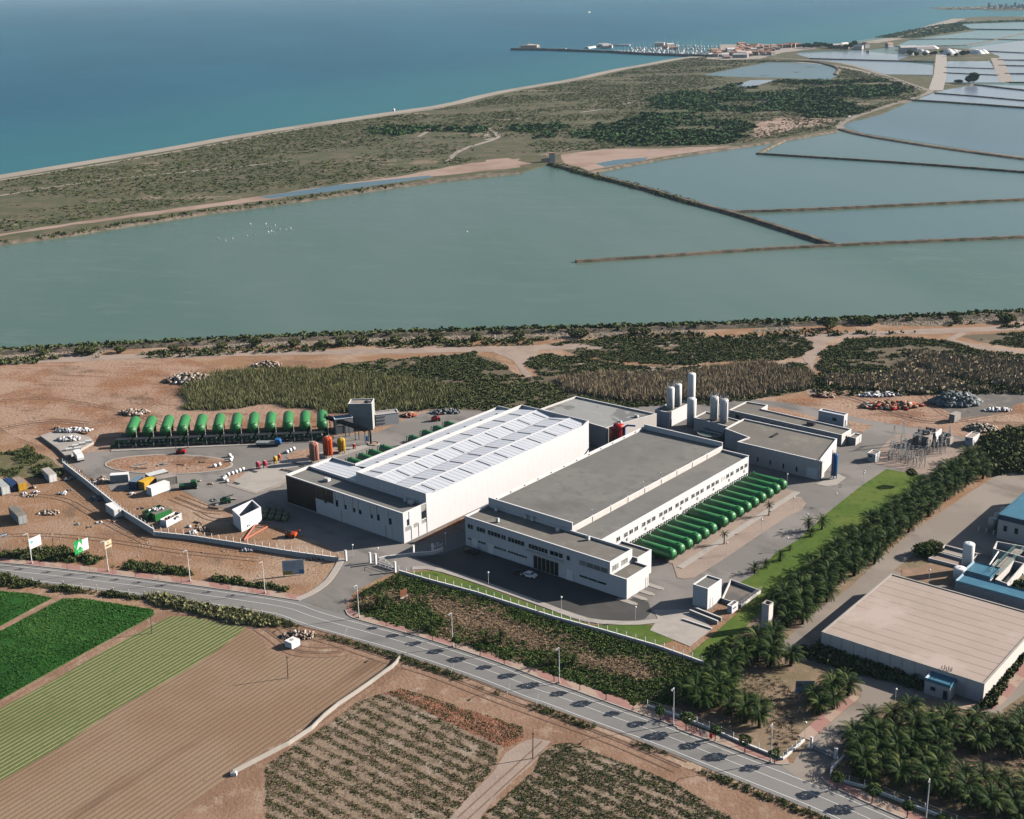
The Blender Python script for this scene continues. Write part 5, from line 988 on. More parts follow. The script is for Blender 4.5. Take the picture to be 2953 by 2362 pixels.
def car(label,loc,rz,m,name='parked_car'):
    t=thing(name,label,'car',loc,rz)
    b=MB(); prof=[(-2.1,.35),(-2.15,.75),(-1.9,.95),(-1.2,1.0),(-.6,1.4),(.7,1.42),(1.3,.98),(2.0,.85),(2.15,.6),(2.1,.35)]; n=len(prof)
    b.add([(x,-.82,z) for x,z in prof]+[(x,.82,z) for x,z in prof],[tuple(range(n)),tuple(range(2*n-1,n-1,-1))]+[(i,n+i,n+(i+1)%n,(i+1)%n) for i in range(n)]); b.build('body',m,t)
    g_=MB(); 
    for y in (-.825,.825): g_.add([(-1.0,y,1.02),(1.1,y,1.02),(.62,y,1.34),(-.55,y,1.34)],[(0,1,2,3) if y<0 else (3,2,1,0)])
    g_.add([(1.25,-.7,1.05),(1.25,.7,1.05),(.78,.7,1.4),(.78,-.7,1.4)],[(0,1,2,3)]); g_.build('glazing',M_glass,t)
    for x in (-1.3,1.35):
        for y in (-.8,.8): MB().lathe([(.1,-.1),(.32,-.1),(.32,.1),(.1,.1)],(x,y,.32),12,'y').build('wheel',M_rubber,t)
    return t
car('white car parked in the shade before the office entrance',G(AD(740,770)),-AZ+R(10),M_white); car('dark car in the deep shade left of the white one',G(AD(640,745)),-AZ+R(5),M_dark); car('dark car in the shade below the office garage doors',G(AD(110,510)),-AZ+R(5),M_dark)
car('white car at the crossroads of the coast road',G(T(1455,468)),R(40),M_white); car('dark car on the coast road bend',G(T(1375,510)),R(10),M_dark)
def lift(label,loc,rz,m,mast=True,name='telehandler'):
    t=thing(name,label,'work machine',loc,rz)
    MB().box(-1.5,-.9,.5,1.5,.9,1.3).build('body',m,t); MB().box(-.9,-.8,1.304,.3,.1,2.1).build('cab',M_glass,t)
    MB().tube((-1.3,.5,1.4),(2.6,.5,2.1),.16).build('boom',m,t)
    for x in (-1.05,1.05):
        for y in (-.95,.95): MB().lathe([(.1,-.16),(.48,-.14),(.48,.14),(.1,.16)],(x,y,.48),10,'y').build('wheel',M_rubber,t)
    if mast: MB().tube((-1.6,-.2,.6),(-1.75,-.2,7.2),.09,.05,6).build('mast',M_dark,t)
    return t
lift('red mobile lift with mast on the road below the vessels',G((330+1190/6.16,1160+915/6.16)),R(-3),M_red); lift('red and yellow work machine with mast in the hall shade',G(Y(2110,950)),R(-15),M_orange)
lift('dark forklift with red back at the courtyard edge',G(Y(1200,480)),R(20),M_dgreen,False,'forklift'); lift('red machine parked behind the green tanks of the white hall',G(B(1200,245)),R(15),M_red,False)
# red triangle frame on the ground
t=thing('steel_frame','salmon-red triangular steel frame on the earth yard','frame',G(Y(1455,1003))); a=G(Y(1610,800));b=G(Y(1780,825)); o_=G(Y(1455,1003))
for q in (a,b): MB().tube((0,0,.25),(q[0]-o_[0],q[1]-o_[1],.4),.2,n=5).build('beam',plain('salmon_paint',(.6,.18,.12),.6),t)
MB().tube((a[0]-o_[0],a[1]-o_[1],.4),(b[0]-o_[0],b[1]-o_[1],.4),.15,n=5).build('cross_beam',MATS['salmon_paint'],t)
# big dark-green drums stacked by the white box
k=0
for r_ in range(3):
    for c_ in range(4-r_//2):
        p=G(Y(1740+c_*95+r_*22,700-r_*55+c_*12)); t=thing('stacked_drum','large olive drum in the heap beside the white open tank, %s from the near left'%ORD[k],'drum',p,R(20*k),'olive drums heaped beside the white open tank'); MB().lathe([(.5,0),(.85,.15),(.9,.8),(.85,1.5),(.5,1.65)],n=12).build('shell',plain('olive_drum',(.10,.13,.08),.6),t,True); MB().lathe([(.2,1.65),(.2,1.75)],n=8).build('lid',M_dark,t); k+=1
# heaps
for nm,c,rx,ry,h,n,s_,m,lb,ct,sd in (('sack_heap',L6(1310,750),4.,2.,.9,90,.9,M_rubw,'heap of white sacks on the slab, front one','heap',1),('sack_heap',L6(1400,590),6.5,1.6,.9,120,.9,M_rubw,'long heap of white sacks along the back of the slab','heap',2),
  ('rubble_heap',R4(760,860),3.2,1.8,.5,60,.6,M_rub,'low heap of brown planks and stones in the bare lot','heap',3),('pipe_heap',R4(985,560),1.4,1.,.5,24,.6,M_rubw,'small pinkish heap with a long shadow','heap',4),('scrap_heap',R4(1540,640),2.8,2.2,1.1,70,.55,M_rubg,'dark heap of black scrap at the foot of the fence wall','heap',5),
  ('timber_heap',R4(1510,370),3.6,1.6,.5,50,.6,M_rub,'heap of broken timber inside the fence corner','heap',6),('rubble_heap',R4(470,600),2.6,.9,.2,26,.5,M_rub,'flat scatter of stones below the ochre container','heap',7),('sack_heap',R4(560,545),1.,.8,.4,12,.6,M_rubw,'tiny heap of white sacks near the ochre container','heap',8),
  ('rubble_heap',Y(870,850),2.4,1.2,.5,40,.6,M_rub,'heap of poles and stones beside the shadow of the white tank','heap',9),('sack_heap',Y(730,900),1.2,1.,.5,14,.8,M_rubw,'pale bags against the front fence','heap',10),('scrap_heap',D(1330,155),11,4,1.2,150,1.1,M_rubr,'big heap of red and cream scrap on the storage ground','heap',11),
  ('scrap_heap',D(915,90),4,2,.9,50,.9,M_rubr,'small red scrap heap near the reed bed','heap',12),('scrap_heap',D(1250,85),8,2.4,.9,80,.8,M_rubw,'pale scrap heap behind the big red one','heap',13),('tarp_heap',D(1730,135),9,5,3.6,260,1.7,M_rubg,'large dark grey tarpaulin-covered mound','heap',14),('sack_heap',D(1990,182),5,1.6,.8,70,.9,M_rubw,'long low row of white sacks at the right rear','heap',15),
  ('stone_heap',D(1890,298),5.5,4,1.8,160,.8,M_stone,'grey-white gravel mound behind the far substation hut','heap',16),('rubble_heap',B(1270,195),6,2,1.2,70,.9,M_rubg,'grey scrap heap behind the white hall','heap',17),('scrap_heap',B(1035,215),3,1.6,.6,30,.8,M_rubr,'red scrap frames beside the white annex','heap',18),
  ('block_stack',Y(720,275),2.4,1.3,.7,26,.8,M_rubg,'dark crates heaped beside the green truck','heap',19),('rubble_heap',L6(1110,500),1.6,.8,.6,10,.8,M_rub,'lone boulders behind the sack slab','heap',20),('rubble_heap',(330+370/6.16,1160+200/6.16),6,3,1.,50,1.2,M_rub,'spoil and broken timber behind the first vessels','heap',21),
  ('rubble_heap',E(1855,720),4.2,2.2,1.2,120,.55,M_rub,'earth spoil heaped round the valve box pit','heap',22),('rubble_heap',R4(1080,340),2.,1.2,.6,20,.7,M_rubg,'dark debris at the fence corner','heap',23),('stone_heap',E(1540,190),2.6,.8,.5,22,.55,M_rubw,'pale rocks outside the fence wall, left group','heap',24),('stone_heap',E(1960,245),3.2,.8,.5,24,.5,M_rub,'brown rocks outside the fence wall, right group','heap',25),
  ('rubble_heap',O(560,770),6,3,1.4,60,1.2,M_rub,'pale rocks at the edge of the scrub by the track','heap',26),('rubble_heap',O(400,800),10,6,2.,120,1.4,M_rub,'eroded pale spoil ridge at the left edge of the scrub','heap',27),('timber_heap',E(1225,1000) if False else R4(520,470),.8,.5,.9,14,.5,M_rub,'small heap of planks right of the ochre container','heap',28)):
    pile(nm,G(c),rx,ry,h,n,s_,m,lb,ct,sd,0,2.2 if 'timber' in nm or 'scrap' in nm else 1)
rr2=random.Random(21)
for i,(x,y) in enumerate([(600,640),(700,250+380),(820,700),(1240,620),(1300,640),(1330,740),(1180,905),(1240,895),(1290,930),(880,790),(1000,905),(640,600),(500,560),(430,680),(150,700),(330,830),(120,880),(480,890),(620,880),(720,870),(560,905)]):
    m_=(M_rub,M_rubg,M_rubw,M_rub)[i%4]; pile('debris_pile',G(A(x,y)),rr2.uniform(.5,1.6),rr2.uniform(.4,1.),.25,rr2.randint(6,16),rr2.uniform(.3,.6),m_,'small scatter of builders debris in the yard, number %s from the fence corner list'%ORD[0] if False else 'small debris scatter in the yard, %s along from the turning loop'%(ORD[i] if i<20 else 'twenty-first'),'debris',50+i,0,1.6)
for i,(x,y,l_,w_) in enumerate([(1380,760,5,.5),(1330,790,4,.4),(1440,735,3,1.),(1480,800,4,.4),(1230,880,3,.3),(1660,880,5,.25),(880,520,4,.5),(1130,520,3,1.2),(1190,540,3,.4)]):
    t=thing('plank_stack','stack of long planks lying on the ground, %s from the list of the yard'%ORD[i] if False else 'stack of planks on the bare yard, %s from its left side'%ORD[[5,4,7,8,3,6,0,1,2].index(i)],'planks',(*G(A(x,y)),.05),rr2.uniform(-.6,.9))
    for k in range(3): MB().box(-l_/2+k*.1,-w_/2,.14*k,l_/2-k*.15,w_/2,.14*k+.12).build('plank',(M_wood,M_concD,M_steel)[(i+k)%3],t)
# storage slab with sacks
slab=[G(L6(*p)) for p in ((760,670),(1060,580),(1200,560),(1700,700),(1770,790),(1260,1080),(1080,905))]
mb=MB().prism(slab,0,.9); o=mb.build('raised_slab',M_conc); tag(o,'raised concrete slab carrying heaps of white sacks','slab')
for i,(x,y) in enumerate(((1430,880),(1560,840),(1680,800),(1310,950),(1470,930))):
    t=thing('pallet_pack','flat grey bale on the sack slab, %s of five from the back left'%ORD[i],'bale',(*G(L6(x,y)),.9),R(20),'grey bales on the sack slab'); MB().box(-1.,-.7,.12,1.,.7,.7).build('bundle',M_frame,t); MB().box(-1.,-.7,0,1.,.7,.1).build('pallet',M_wood,t)
for n_ in list(bpy.data.objects):
    if n_.name.startswith('sack_heap') and n_['label'].endswith(('front one','back of the slab')): n_.location.z=.9
# white bags along the pad and island edges
def bag(loc,rz,label,grp):
    V=MB().lathe([(.35,0),(.62,.1),(.66,.5),(.6,.9),(.3,1.02),(.12,1.15)],n=10); t=thing('big_bag',label,'bag',loc,rz,grp); V.build('sack',M_white,t,True); MB().tube((-.25,0,1.0),(.25,0,1.15),.05,n=4).build('strap',M_frame,t); return t
pts=[(1420,588),(1445,580),(1468,572),(1490,563),(1512,556)]
for i,p in enumerate(pts): bag((*G(A(*p)),.1),R(20*i),'white big bag in the line behind the concrete pad, %s from the left'%ORD[i],'white big bags behind the concrete pad')
for i,p in enumerate([(1390,615),(1412,628),(1400,605)]): bag((*G(A(*p)),.1),R(33*i),'white big bag at the left corner of the concrete pad, %s of three'%ORD[i],'white big bags at the pad corner')
for i,p in enumerate([(1428,470),(1440,485),(1434,500),(1335,535),(1365,528)]): bag((*G(A(*p)),.18),R(27*i),'white big bag at the right tip of the oval island, %s from the back'%ORD[i],'white big bags on the oval island')
for i,p in enumerate([(725,765),(765,745),(805,725)]): bag((*G(P(*p)),.1),R(27*i),'white big bag beside the small oval earth bed, %s from the left'%ORD[i],'white big bags by the earth bed')
# planks on the island
for i,(p,rz,w_,l_,m) in enumerate((((1015,520),R(20),1.6,2.6,M_steel),((1000,525),R(20),1.4,2.,M_conc),((878,545),R(5),1.2,3.6,M_wood),((840,535),R(-5),.8,2.6,M_conc),((1262,503),R(0),2.,2.,M_wood))):
    t=thing('formwork_stack','stack of panels lying on the oval earth island, %s of five'%ORD[i],'panels',(*G(A(*p)),.18),rz); 
    for k in range(3): MB().box(-l_/2,-w_/2,.08*k,l_/2,w_/2,.08*k+.07).build('panel',m,t)
# ================================================================ SIGNS
def text(s,size,m,parent,loc,rot,extr=.01,bold=1.):
    cu_=bpy.data.curves.new('lettering','FONT'); cu_.body=s; cu_.size=size; cu_.extrude=extr; cu_.align_x='CENTER'; cu_.offset=.012*size*bold
    tmp=bpy.data.objects.new('tmp',cu_); COL.objects.link(tmp); dg=bpy.context.evaluated_depsgraph_get(); me=bpy.data.meshes.new_from_object(tmp.evaluated_get(dg)); bpy.data.objects.remove(tmp)
    me.materials.clear(); me.materials.append(m); o=bpy.data.objects.new('lettering',me); COL.objects.link(o); o.parent=parent; o.location=loc; o.rotation_euler=rot; return o
def board(label,f,bl,br,h,z0,m,posts=(.1,.9),name='sign_board'):
    p,q=G(f(*bl),z0),G(f(*br),z0); L=math.dist(p,q); t=thing(name,label,'sign',p,math.atan2(q[1]-p[1],q[0]-p[0]))
    MB().box(0,-.03,z0,L,.03,z0+h).build('panel',m,t)
    for k in posts: MB().box(L*k-.07,.035,0,L*k+.07,.15,z0+h*.8).build('post',M_steel,t)
    return t,L
t,L=board('white billboard with a small teal emblem on the left verge',E,(186,183),(258,150),3.,2.6,M_white)
MB().lathe([(.02,-.06),(.5,-.055),(.5,-.036)],(L*.22,0,4.5),14,'y').build('emblem',plain('teal_print',(.15,.42,.45),.6),t); MB().box(L*.3,-.045,3.3,L*.85,-.032,3.45).build('text_line',plain('mauve_print',(.35,.3,.5),.6),t); MB().box(L*.15,-.045,4.9,L*.9,-.032,5.0).build('text_line',M_frame,t)
t,L=board('green and white billboard with a large letter A',E,(480,205),(553,176),3.3,1.4,M_white)
MB().box(-.7,-.06,1.1,L*.5,-.034,5.0).build('green_panel',plain('sign_green',(.01,.35,.08),.5),t); text('A',2.7,M_white,t,(L*.27,-.065,2.5),(R(90),0,0),bold=3); text('ALPI',.85,plain('pale_green',(.35,.75,.4),.5),t,(L*.27,-.065,1.5),(R(90),0,0)); text('l',1.2,MATS['pale_green'],t,(-.45,-.065,3.2),(R(90),0,0))
for k,(x,z) in enumerate(((.62,3.6),(.8,3.9),(.6,2.4),(.75,2.4),(.88,2.6))): MB().box(L*x,-.045,z,L*x+.35,-.032,z+.45).build('print_mark',plain('faint_print',(.55,.68,.72),.6),t)
t,L=board('small cream sign with dark lettering beside a street lamp',E,(652,182),(696,162),2.2,2.7,plain('cream_board',(.72,.55,.36),.6))
text('AMPO',.85,M_dark,t,(L/2,-.035,3.2),(R(90),0,0)); text('A',.8,M_dark,t,(L/2,-.035,4.05),(R(90),0,0))
t,L=board('narrow dark blue name board at the left edge',E,(-30,115),(48,94),.9,4.1,M_bluec,(.4,.9)); text('CADAGUA',.75,M_white,t,(L*.5,-.035,4.3),(R(90),0,0)) if False else text('ACADGSE',.72,M_white,t,(L*.5,-.035,4.27),(R(90),0,0))
t,L=board('large grey works information board leaning outside the entrance',F,(-1 if False else 5,195),(8,190),1,1,M_white) if False else board('large grey works information board beside the entrance kerb',B,(250,1205),(384,1195),4.2,.3,plain('lilac_grey_board',(.66,.66,.70),.6),(.08,.5,.92))
for i in range(6): MB().box(L*.08,-.045,2.0+i*.35,L*(.85 if i%2 else .6),-.032,2.08+i*.35).build('text_line',plain('board_print',(.25,.25,.32),.6),t)
MB().box(L*.02,-.045,.42,L*.42,-.032,1.35).build('yellow_panel',plain('board_yellow',(.55,.40,.03),.6),t); MB().box(L*.76,-.045,.5,L*.98,-.032,1.6).build('blue_panel',plain('board_blue',(.12,.28,.48),.6),t); MB().box(L*.46,-.045,.5,L*.74,-.032,1.4).build('pale_panel',M_frame,t)
t,L=board('grey and blue information board between the palms',Q,(733,858),(853,858),3.0,.9,plain('board_grey',(.30,.30,.28),.6)); MB().box(.02,-.045,.95,L-.02,-.032,2.2).build('blue_panel',plain('pale_board_blue',(.20,.34,.46),.6),t); MB().box(L*.08,-.045,2.6,L*.14,-.032,3.4).build('dark_mark',M_dark,t); MB().box(L*.2,-.045,2.6,L*.26,-.032,3.4).build('dark_mark',M_dark,t)
t,L=board('brown slatted monument board in the garden bed',GT,(665,795),(750,755),2.0,.35,M_rust,()); MB().box(-.1,-.3,0,L+.1,.3,.345).build('base',M_conc,t)
for i in range(6): MB().box(.02,-.06,.5+i*.3,L-.02,-.034,.62+i*.3).build('slat',plain('dark_rust',(.12,.04,.02),.8),t)
t=thing('litter_bin','red box post on the pavement near the second entrance','bin',G(Q(211,1150)),-AZ); MB().box(-.3,-.25,.5,.3,.25,1.6).build('box',M_red,t); MB().box(-.06,-.06,0,.06,.06,.5).build('post',M_dark,t)
# ================================================================ STREET FURNITURE
def lamp():
    t=thing('street_lamp','x','street lamp',(0,0,0),0,'tall white street lamps along the road')
    MB().tube((0,0,0),(0,0,8.9),.13,.07,8).build('pole',M_white,t); MB().box(-.22,-.22,0,.22,.22,.35).build('base',M_conc,t); MB().tube((0,0,8.85),(0,-1.2,9.2),.05,n=6).build('arm',M_white,t); MB().box(-.16,-2.0,9.1,.16,-1.1,9.28).build('lamp_head',M_steel,t); return t
lp=[E(200,272),E(675,320),E(1183,382),E(1648,457),F(292,610),F(875,790),F(1537,1016),Q(-2+0,0) if False else S(2131,712),Q(580,1296),Q(1545,1650)]
ll=['behind the white billboard','behind the cream sign','third from the left','left of the works information board','at the entrance kerb with the palms','standing before the dry middle of the garden','before the lower garden palms','by the start of the lower fence','left of the second entrance gate','at the bottom right before the palm grove']
l0=lamp()
for i,p in enumerate(lp):
    q=G(p); o=l0 if i==0 else copy_tree(l0,q); o.location=(*q,.18); o.rotation_euler=(0,0,R(-22)); o['label']='tall white street lamp '+ll[i]
def globe():
    t=thing('globe_lamp','x','lamp post',(0,0,0),0,'low globe lamps of the plant'); MB().tube((0,0,0),(0,0,3.3),.05,n=6).build('pole',M_frame,t); MB().lathe([(.02,3.3),(.2,3.38),(.28,3.58),(.2,3.78),(.02,3.86)],n=10).build('globe',M_white,t,True); return t
gp=[(F(1097,405),'at the middle of the front kerb'),(F(1550,562),'right of the front kerb middle'),(F(2010,625),'near the end of the front kerb'),(C(1658,862),'by the last green tank'),(C(1700,1010),'on the gravel verge, far'),(C(1500,1150),'on the gravel verge, middle'),(D(1157,640),'at the far lawn edge'),(D(985,770),'at the lawn edge, second from far'),(D(805,900),'at the lawn edge above the palm trio'),(D(682,1050),'at the lawn edge below the palm trio'),(D(308,1080),'on the gravel verge, near'),(GT(393,330),'by the inner gate'),(GT(1232,140),'in the shade beside the white hall'),(Q(617,590),'between palm belt and reservoir road'),(Q(1353,930),'at the reservoir crossing'),(Q(793,1140),'inside the second entrance'),(Q(1095,1210),'beside the big palm grove'),(Q(1562,175),'behind the covered reservoir'),(D(2140,-10+1290),'at the right edge by the blue shed'),(GT(80,290),'left of the gate pillars'),(D(1665,380),'inside the substation'),(M(195,915),'before the near substation hut')]
g0=globe()
for i,(p,lb) in enumerate(gp):
    q=G(p); o=g0 if i==0 else copy_tree(g0,q); o.location=(*q,0.1); o['label']='white globe lamp '+lb
# fences
def fence(name,label,line,hw,hp,step,wm=M_wallp,pm=M_white,th=.25,net=True,cap=True,z0=0):
    t=thing(name,label,'fence',(*line[0],z0)); o0=line[0]; L=[(a-o0[0],b-o0[1]) for a,b in line]
    def strip_(d0,d1,za,zb,nm,m):
        a=offset(L,d0);b=offset(L,d1); n=len(L); vs=[(*p,za) for p in a]+[(*p,za) for p in b]+[(*p,zb) for p in b]+[(*p,zb) for p in a]
        fs=[(k*n+i,k*n+i+1,((k+1)%4)*n+i+1,((k+1)%4)*n+i) for k in range(4) for i in range(n-1)]+[(0,n,2*n,3*n),(n-1,4*n-1,3*n-1,2*n-1)]
        MB().add(vs,fs).build(nm,m,t)
    strip_(-th/2,th/2,0,hw,'wall',wm)
    if cap: strip_(-th/2-.06,th/2+.06,hw+.003,hw+.09,'coping',M_white)
    pts=along(L,step)
    first=None
    for k,(p,an) in enumerate(pts[:98]):
        if first is None: first=MB().box(-.06,-.06,hw+.09,.06,.06,hp).build('post',pm,t,loc=(*p,0),rz=an)
        else:
            c=first.copy(); COL.objects.link(c); c.parent=t; c.location=(*p,0); c.rotation_euler=(0,0,an)
    if net:
        mb=MB()
        for z in (hp-.06,hp*.5+hw*.5):
            for a,b in zip(L,L[1:]): mb.tube((*a,z),(*b,z),.022,n=4)
        mb.build('wire_rail',M_steel,t)
    return t
fence('fence_wall','white wall with fence posts along the left side of the plant',resample(smoothline([G(p) for p in (A(395,535),A(560,665),A(780,845),A(960,958))],0),3),2.0,3.1,2.3)
fence('fence_wall','white wall with fence posts along the lower left side of the plant',resample([G(p) for p in (A(960,960),A(1200,985),A(1550,1040),A(1850,1088),A(2105,1122))],3),1.3,2.9,2.35,z0=0)
fence('fence_wall','low white-capped fence wall between the lawn strip and the garden',resample([G(p) for p in (GT(650,480),GT(1020,590),GT(1600,745),F(1100,500),F(1500,608),F(1800,690),F(2156,795),Q(168,685))][0:3]+[G(p) for p in (F(1500,612),F(1800,694),F(2150,795),Q(165,682))],3),.7,2.0,2.55)
fence('fence_wall','fence wall with mesh panels along the pavement beside the palm grove',resample([G(p) for p in (S(1970,600),Q(0,1008),Q(230,1100),Q(430,1190),Q(655,1280))],3),.6,1.9,3.,M_wallp)
fence('fence_wall','short fence return left of the second entrance gate',resample([G(p) for p in (Q(655,1280),Q(790,1160))],3),.5,1.8,1.8,M_wallp)
fence('fence_wall','fence wall with mesh panels at the bottom right corner',resample([G(p) for p in (Q(1035,1265),Q(960,1340),Q(950,1395),Q(1190,1460),Q(1480,1575),Q(1700,1660),Q(2400,1940))],3),.6,1.9,3.,M_wallp)
fence('fence_wall','low inner wall leading from the gate to the white hall gap',resample([G(p) for p in (GT(400,335),GT(480,315),GT(830,272),GT(1070,255),GT(1200,215))],3),.9,1.3,3.,M_wallp,net=False)
def pillar(label,p,h=3.,w_=.5):
    t=thing('gate_pillar',label,'pillar',G(p),-AZ); MB().box(-w_/2,-w_/2,0,w_/2,w_/2,h).build('shaft',M_white,t); MB().box(-w_/2-.06,-w_/2-.06,h+.002,w_/2+.06,w_/2+.06,h+.14).build('cap',M_wallp,t)
for lb,p in (('white gate pillar at the end of the left fence wall',B(643,1115)),('white gate pillar, left one of the front pair',GT(292,360)),('white gate pillar, right one of the front pair',GT(362,375)),('white gate pillar at the right end of the sliding gate',GT(603,475)),('white gate pillar on the inner wall near the gate',GT(832,268)),('white gate pillar at the gap beside the white hall',GT(1070,250))): pillar(lb,p)
pillar('grey gate pillar of the second entrance, left one',Q(832,1205),2.6,.45); pillar('grey gate pillar of the second entrance, right one',Q(985,1268),2.4,.6)
def gate(label,f,a,b,h=1.5,m=M_white):
    p,q=G(f(*a)),G(f(*b)); L=math.dist(p,q); t=thing('sliding_gate',label,'gate',p,math.atan2(q[1]-p[1],q[0]-p[0]))
    mb=MB(); mb.box(0,-.05,.1,L,.05,.25); mb.box(0,-.05,.85,L,.05,.95); mb.box(0,-.05,h,L,.05,h+.1); mb.tube((0,0,h+.1),(L*.5,0,h+1.2),.05,n=4); mb.tube((L,0,.9),(L*.5,0,h+1.2),.05,n=4); mb.tube((L*.5,0,h),(L*.5,0,h+1.2),.05,n=4); mb.build('frame',m,t)
    mb=MB(); [mb.box(x,-.03,.25,x+.06,.03,.85) for x in np.arange(.1,L,.28)]; mb.build('bars',m,t); n=6
    for k in range(n): MB().box(L*k/n+.1,.04,.3,L*(k+1)/n-.1,.06,.8).build('infill_panel',plain('lilac_panel',(.3,.28,.42),.5),t)
gate('white sliding gate with lilac panels at the main entrance',GT,(378,392),(590,460)); gate('white barred gate standing open near the white hall gap',GT,(1075,250),(1195,190),1.7); gate('dark sliding gate across the second entrance',Q,(840,1205),(975,1265),1.1,M_greyc)
# white irrigation wall in the fields
fence('field_wall','long pale irrigation wall between the ploughed field and the farm track',resample(smoothline([G(p) for p in (S(432,300),S(400,345),S(330,395),S(200,490),S(0,622),X(1900,780),X(1450,1015))],1),3),1.0,1.05,40,M_conc,M_conc,.3,False,False)
t=thing('wall_head','white block at the lower end of the irrigation wall','block',G(X(1455,1022)),0); MB().box(-.6,-.4,0,.6,.4,.8).build('block',M_white,t); MB().box(-.3,-.2,.804,.3,.2,.95).build('cover',M_conc,t)
# wooden poles
for lb,p,h in (('dark wooden pole on the farm track',S(1258,918),6.2),('dark wooden pole standing in the ploughed field',X(1791,417),5.8),('thin pole at the corner of the striped field',X(945,138),5.),('brown wooden pole between billboard and green sign',E(338,215),5.2)):
    t=thing('wooden_pole',lb,'pole',G(p)); MB().tube((0,0,0),(.15,0,h),.13,.09,6).build('shaft',M_bark,t); MB().box(-.2,-.05,h-.5,.5,.05,h-.4).build('cross_arm',M_bark,t)
mk=[(395,418),(510,435),(604,445),(706,460),(802,475),(902,485),(1108,520),(1215,530),(1313,545),(1630,605),(1716,620),(205,400)]
t0=None
for i,p in enumerate(mk):
    q=G(E(*p)); lb='short pale marker post in the verge, %s from the left'%ORD[(i+1)%12]
    if t0 is None:
        t0=thing('marker_post',lb,'post',q,0,'pale marker posts along the left verge'); MB().box(-.1,-.07,0,.1,.07,1.9).build('post',plain('cream_post',(.6,.55,.38),.7),t0); MB().box(-.13,-.1,1.902,.13,.1,1.97).build('cap',M_frame,t0)
    else: copy_tree(t0,q,0,lb)
for i,p in enumerate(((200,725),(575,840),(860,965),(1210,1085),(1390,1150))):
    a=G(F(*p)); t=thing('wire_strut','thin leaning guard wire post in the road verge, %s from the left'%ORD[i],'post',a); MB().tube((0,0,0),(.8,1.2,2.2),.05,n=5).build('rod',M_frame,t); MB().lathe([(.1,0),(.1,.1)],n=6).build('foot',M_conc,t)
# ================================================================ TREES
def frondset(n,L,seed,lift=1.):
    r=np.random.default_rng(seed); V=[];Fc=[];v=[];o=0
    for i in range(n):
        t=i/n; az=i*2.399+r.uniform(-.2,.2); el=(1.25-1.75*t+r.uniform(-.12,.12))*lift; l=L*r.uniform(.85,1.08)*(.75+.3*math.sin(math.pi*min(1,t+.25)))
        dirx=np.array([math.cos(az),math.sin(az),0]); side=np.array([-math.sin(az),math.cos(az),0]); p=np.array([0,0,.1]); e=el; seg=6; pts=[];
        for k in range(seg+1):
            pts.append((p.copy(),e)); p=p+(dirx*math.cos(e)+np.array([0,0,1])*math.sin(e))*l/seg; e-=.17+.045*k
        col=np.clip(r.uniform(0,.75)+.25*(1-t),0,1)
        for k in range(seg):
            (a,ea),(b,eb)=pts[k],pts[k+1]; wdt=l*.17*math.sin(math.pi*(k+1.2)/(seg+1.8))
            up=-dirx*math.sin(ea)+np.array([0,0,1])*math.cos(ea); fw=b-a
            for s_ in (-1,1):
                for h in (0,.5):
                    q0=a+fw*h; q1=a+fw*(h+.42); tip=a+fw*(h+.75)+side*s_*wdt-up*wdt*.35
                    V+= [q0,q1,tip]; Fc.append((o,o+1,o+2) if s_>0 else (o+1,o,o+2)); o+=3; v+=[col]*3
    return np.array(V),np.array(Fc),np.array(v)
def palm_proto(h,L,n,seed,label,tr=.24,lift=1.,dense=True):
    t=thing('palm_tree',label,'palm tree',(0,0,-500)); 
    MB().lathe([(tr*1.3,0),(tr,.4),(tr*.9,h*.8),(tr*1.35,h),(tr*.5,h+.25)],n=8).build('trunk',M_trunk,t,True)
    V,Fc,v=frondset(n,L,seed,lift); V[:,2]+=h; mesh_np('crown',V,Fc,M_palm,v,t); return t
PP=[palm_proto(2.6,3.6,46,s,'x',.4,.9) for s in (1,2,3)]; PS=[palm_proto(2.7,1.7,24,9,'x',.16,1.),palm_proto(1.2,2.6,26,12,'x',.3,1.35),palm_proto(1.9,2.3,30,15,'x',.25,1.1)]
used=set()
def place_palm(pr,loc,s,label,group=None):
    q=pr if id(pr) not in used else None
    if q is None: o=copy_tree(pr,loc,random.uniform(0,6.28),label,s)
    else:
        used.add(id(pr)); o=pr; o.location=(*loc,0) if len(loc)==2 else loc; o.rotation_euler=(0,0,random.uniform(0,6.28)); o.scale=(s,)*3; o['label']=label
    if group: o['group']=group
    return o
def fill(poly,sp,jit,seed,avoid=()):
    r=random.Random(seed); xs=[W2U(p) for p in poly]; u0,u1=min(p[0] for p in xs),max(p[0] for p in xs); v0_,v1_=min(p[1] for p in xs),max(p[1] for p in xs); out=[]
    i=0; v=v0_
    while v<v1_:
        u=u0+(sp*.5 if i%2 else 0)
        while u<u1: out.append((u+r.uniform(-jit,jit),v+r.uniform(-jit,jit))); u+=sp
        v+=sp*.87; i+=1
    w_=np.array([U2W(*p) for p in out]); k=inpoly(w_,poly)
    for a in avoid: k&=~inpoly(w_,a)
    return [tuple(p) for p in w_[k]]
belt=[G(p,2.6) for p in (D(1850,420),D(1700,500),D(1520,615),D(1270,800),D(1020,985),D(800,1165),D(650,1290),Q(600,250),Q(520,330))]+[G(p) for p in (Q(560,560),Q(700,500),Q(800,420),Q(960,280),Q(1200,90),D(1040,1290),D(1270,1100),D(1440,945),D(1640,790),D(1770,690),D(1940,590))]
